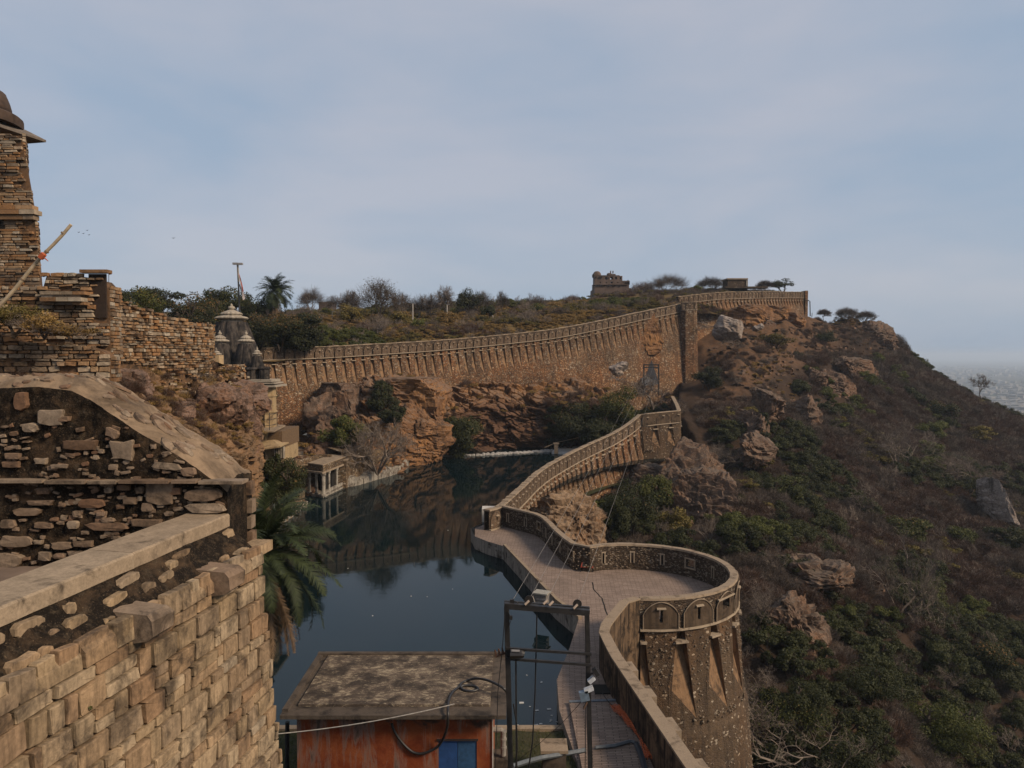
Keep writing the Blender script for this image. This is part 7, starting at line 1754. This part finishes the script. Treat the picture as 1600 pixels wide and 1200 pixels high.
# inner basin
for a in [(960,598,690,138,86,'bright green tree with orange top beside the far end of the pool','mid',.45),(890,628,706,140,110,'broad dark green tree overhanging the far end of the pool','dark',.08),(930,650,700,132,70,'dark green bush between the descending wall and the pool','dark',0),(720,640,716,130,84,'large green bush hanging over the water at the foot of the cliff','dark',.05),
          (535,640,706,106,64,'green bush on the terrace behind the pavilion roof','mid',.12),(592,590,660,119,60,'dark bush growing on the left side of the flat-topped ochre rock','dark',0),(617,632,668,113,46,'dark green bush below the flat-topped ochre rock','dark',0),(560,655,700,107,60,'golden green bush right of the terrace bush','olive',.25),
          (445,712,800,70,80,'fig tree half hiding the pillar under the temple balcony','dark',.08),(398,733,800,60,32,'small green tree between the rampart corner and the temple pillar','mid',0),(425,700,760,70,34,'thin dark bush against the temple balcony','dark',0),
          (985,752,850,88,84,'dense green tree in the ravine behind the causeway parapet','dark',.03),(1030,738,815,104,70,'green tree in the ravine beside the reddish outcrop','mid',.08),(960,770,850,84,50,'dark green tree at the left of the ravine against the wall foot','dark',0),(1055,790,855,92,50,'olive bush at the foot of the reddish outcrop','olive',.1)]:
    green(*a)
bare(590,650,742,104,120,'tangled dry grey shrub between the pavilion terrace and the cliff', n0=7, name='dry_shrub', ntw=3000, spread=.8)
bare(1020,578,640,150,96,'leafless tree with pale twisted limbs inside the corner bastion', n0=3, r0=.2, spread=.85, kink=.6, ntw=1500)
for (px, py, wpx, lab) in ((880,612,60,'pale dead branches lying on the earthy ledge under the far wall'),(930,625,70,'longer pale dead branches to the right on the earthy ledge'),(965,588,40,'short pale dead branches at the foot of the ochre rock'),(1105,505,36,'dead branches on the bare slope beside the square tower'),(1140,535,50,'pale fallen branches below the big pale boulder')):
    Y = 150 if px < 1000 else 176; bare(px, py-8, py+6, Y, wpx, lab, n0=5, name='dead_branches', cat='branches', ntw=150, spread=1.6, kink=.8, r0=.10, levels=3)
# hillside individuals: find the ground under a pixel by marching along the ray
def hit(px, py):
    d = ray(px, py); t = np.linspace(30, 330, 900)/d.y; X_, Y_, Z_ = d.x*t, d.y*t, CAMH+d.z*t
    g = hz(X_[None], Y_[None])[0]; i = np.argmax(g > Z_); return float(Y_[i]) if (g > Z_).any() else 230.
def HG(px, py1, h, w_, label, **kw): green(px, py1-h, py1, hit(px, py1)-.2, w_, label, name=kw.pop('name', 'green_bush'), cat='bush', **kw)
def HB(px, py1, h, w_, label, **kw): bare(px, py1-h, py1, hit(px, py1)-.2, w_, label, **kw)
HG(1108, 612, 44, 48, 'solitary dark green bush on the brown slope below the square tower')
HG(1187, 680, 40, 34, 'dark green bush between the two rock ribs on the slope')
HG(1212, 545, 26, 52, 'dark wispy bush under the big pale boulder', mat='olive')
HG(1290, 540, 26, 40, 'dark green bush below the hill crest above the cracked cliff')
HG(1306, 672, 20, 34, 'small green bush at the foot of the cracked cliff', mat='mid')
HG(1470, 655, 34, 52, 'dark green bush with yellow tips near the right ridge', tip=.2)
HG(1455, 690, 34, 50, 'bright green bush halfway up the right hillside', mat='mid')
HG(1452, 715, 30, 44, 'rounded bright green bush just below the brightest one', mat='mid')
HG(1530, 690, 26, 44, 'yellowish green bush close to the right ridge', mat='olive')
HG(1418, 845, 44, 78, 'wide light green bush above the large bare tree', mat='mid', tip=.1)
HG(1500, 850, 34, 52, 'light green bush right of the wide one above the large bare tree', mat='mid')
HG(1545, 1060, 62, 80, 'golden-topped green tree at the lower right edge', tip=.35)
HG(1470, 1060, 56, 66, 'dark green tree left of the golden-topped one')
HG(1322, 985, 44, 42, 'green bush above the brown rock step', mat='mid')
HG(1225, 780, 40, 70, 'green shrub on the slope above the bastion', mat='mid')
HG(1195, 808, 26, 30, 'yellow-green shrub between brown scrub above the bastion', mat='olive', tip=.5)
HG(1180, 735, 34, 50, 'dull green bush at the foot of the lowest rib', mat='olive')
HG(1255, 1140, 80, 110, 'dark green tree beside the foot of the bastion')
HG(1360, 1100, 70, 120, 'broad dark green tree in the shaded hollow')
HG(1480, 1190, 90, 150, 'large pale-tinged green tree at the bottom right', mat='mid')
HG(1330, 1230, 90, 120, 'dark leafy tree at the bottom edge behind the pale-limbed tree')
HG(1570, 860, 40, 60, 'green bush at the right edge below the leaning slab')
HB(1405, 965, 150, 150, 'large bare tree with pale spreading limbs in the middle of the hillside', n0=3, r0=.13, spread=.7, levels=6, ntw=2500, kink=.4)
HB(1230, 1210, 130, 260, 'leaning pale-limbed tree with sparse leaves by the bastion foot', n0=3, r0=.11, spread=1.0, leaf=('mid', 2200), levels=5, kink=.5)
HB(1200, 990, 90, 90, 'pale tangled leafless shrub at the right side of the round bastion', n0=5, spread=.9, kink=.6, r0=.035, ntw=1200, name='bare_shrub')
HB(1195, 1090, 60, 80, 'pale leafless shrub beside the middle of the bastion wall', n0=5, spread=1.0, kink=.6, r0=.03, ntw=900, name='bare_shrub')
HB(1130, 735, 46, 90, 'pale leafless tree on the slope right of the corner bastion', n0=4, spread=.8, r0=.10)
HB(1400, 740, 90, 120, 'wide grey leafless tree in the middle of the upper hillside', n0=5, ntw=2600, spread=.7, r0=.1)
HB(1350, 805, 60, 70, 'small pale bare tree above the light green bushes', n0=3, r0=.09)
HB(1500, 760, 60, 120, 'spreading grey bare tree left of the leaning slab', n0=5, ntw=2400, r0=.08)
HB(1380, 600, 44, 50, 'thin bare tree beside the tall cliff pillar', n0=3)
HB(1480, 1085, 60, 60, 'pale bare tree with feathery twigs at the lower right', n0=3, r0=.06)
HB(1190, 890, 40, 90, 'tangle of pale bare stems just above the bastion rim', n0=5, r0=.04, spread=1.1, kink=.6, name='bare_shrub')
HB(1535, 600+30, 46, 34, 'small dark conifer-like tree breaking the ridge line on the right', n0=1, tw='twg', ntw=1600)
# brush on the ledge of the ruins
for (px, py, Y, w_, h_, mat, lab) in ((20,528,34,110,56,'olive','shaggy olive brush on the ledge below the tower'),(-30,530,33,120,70,'olive','darker brush at the left edge on the ledge'),(110,532,35,90,26,'gold','dry golden brush below the cornice of the ruined block'),(70,530,34,80,44,'gold','rusty dry brush in the middle of the ruined ledge')):
    green(px, py-h_, py, Y, w_, lab, mat, 0, nl=2600, ls=.06, name='brush', cat='brush', zc=.5)
for (px, py, Y, w_, h_, lab) in ((60,528,33.5,100,40,'tangle of dry stems on the ruined ledge'),(320,600,47,40,24,'dry stems on the slope below the square ruin'),(130,530,35,70,24,'dry stems below the ruined doorway')):
    bare(px, py-h_, py, Y, w_, lab, n0=6, name='dry_bush', cat='brush', spread=.9, ntw=900, r0=.012, levels=3)
# fern tuft in the joint under the corbel
V, t = leaves(900, .10, .16, 8, 260, .014, .3); tt = thing('fern_tuft', 'small green tuft growing from the hole under the red corbel', 'plant', tuple(fface(Ls-3.45, ledge_z-.62, .03)))
link('leaves', tri_mesh('leaves', V, LM['mid'], t), tt)

# ---- date palms
def frond(L_, droop, seed, n=34, wl=.34, tw=.9):
    r_ = np.random.RandomState(seed); s_ = np.linspace(0, 1, 14); ang = .9-droop*s_**1.3; ds = L_/13
    x = np.concatenate([[0], np.cumsum(np.cos(ang[:-1])*ds)]); z = np.concatenate([[0], np.cumsum(np.sin(ang[:-1])*ds)])
    Q = []; T_ = []
    for i in range(13):
        w_ = .03*(1-s_[i])+.006
        Q.append([[x[i], -w_, z[i]], [x[i], w_, z[i]], [x[i+1], w_*.8, z[i+1]], [x[i+1], -w_*.8, z[i+1]]]); T_.append(.55)
    for i in range(n*2):
        side = 1 if i % 2 else -1; f = .12+.88*(i/(2*n)); xx = np.interp(f, s_, x); zz = np.interp(f, s_, z); a = np.interp(f, s_, ang)
        ll = wl*math.sin(PI*min(1, f*.86+.12))**.6*r_.uniform(.8, 1.1); fw = Vector((math.cos(a), 0, math.sin(a))); up = Vector((-math.sin(a), 0, math.cos(a)))
        d = (fw*.75+Vector((0, side*tw, 0))+up*r_.uniform(-.1, .45)).normalized(); b = Vector((xx, 0, zz)); e = b+d*ll-Vector((0, 0, ll*.12)); wv = fw*(.030*wl/.42)
        Q.append([list(b-wv), list(b+wv), list(e+wv*.2), list(e-wv*.2)]); T_.append(r_.rand()*.6)
    return np.array(Q), np.array(T_)
def palm(loc, H_, L_, nf, label, seed, dead=14, wl=.34, rtr=.2, n=34, nvar=6):
    t = thing('date_palm', label, 'palm', tuple(loc)); r_ = rng(seed)
    m = MB(); prof = []
    for i in range(int(H_/.18)): prof += [(rtr*(1.0+.12*(i % 2)), i*.18)]
    m.lathe(tuple(loc), prof, 10); m.build('trunk', MT['palmtrunk'], t)
    var = []; dv = []
    for i in range(nvar): Q, T_ = frond(L_*r_.uniform(.9, 1.05), r_.uniform(.9, 2.1), seed+i, n, wl); var.append(tri_mesh('frond', Q, LM['palm'], T_))
    for i in range(3): Q, T_ = frond(L_*1.05, .5, seed+50+i, n, wl*.75, .7); dv.append(tri_mesh('dead_frond', Q, LM['deadpalm'], T_))
    for i in range(nf):
        f = i/nf; o = link('frond', var[i % nvar], t); o.location = (0, 0, H_-.05+.25*(1-f)); el = R(38)-f*R(100)+r_.gauss(0, .06)
        o.rotation_euler = (r_.gauss(0, .25), -el, i*2.399963+r_.gauss(0, .1)); o.scale = [r_.uniform(.85, 1.05)]*3
    for i in range(nf//4):
        o = link('frond', var[i % nvar], t); o.location = (0, 0, H_-.2); o.rotation_euler = (r_.gauss(0, .2), R(62)+r_.uniform(0, .5), i*2.1+r_.random()); o.scale = [r_.uniform(.9, 1.1)]*3
    for i in range(dead):
        o = link('dead_frond', dv[i % 3], t); o.location = (0, 0, H_-.3); o.rotation_euler = (r_.gauss(0, .3), R(105)+r_.uniform(0, .5), i*2.4+r_.random()); o['label'] = 'dry brown hanging frond'
    return t
MT['palmtrunk'] = simple('palm_trunk', (.14,.10,.07), .95, var=.5, nscale=9)
p = at(408, 868, 27.5); palm((p.x, p.y, 1.0), p.z-1.0, 3.4, 84, 'big date palm with drooping fronds growing between the rampart and the hut', 5, 38, .46, .24, 58, 7)
p = at(430, 458, 140); palm((p.x, p.y, p.z-7), 7.0, 4.3, 60, 'date palm standing on the skyline behind the temple', 9, 12, 1.1, .3, 24)
# ------------------------------------------------------------------ haze
hv = MB(); hv.box((0, 14000, -33.5), (26000, 15500, 98.5))
hm = bpy.data.materials.new('haze_air'); hm.use_nodes = True; hn = hm.node_tree.nodes; hn.clear()
ho = hn.new('ShaderNodeOutputMaterial'); pv = hn.new('ShaderNodeVolumePrincipled'); pv.inputs['Density'].default_value = 1.4e-4; pv.inputs['Color'].default_value = (.74, .86, 1.0, 1); pv.inputs['Anisotropy'].default_value = .1
hm.node_tree.links.new(pv.outputs[0], ho.inputs['Volume'])
hz_o = hv.build('haze', hm); tag(hz_o, 'pale bluish haze over the plain and the far hillside', 'haze', kind='stuff')
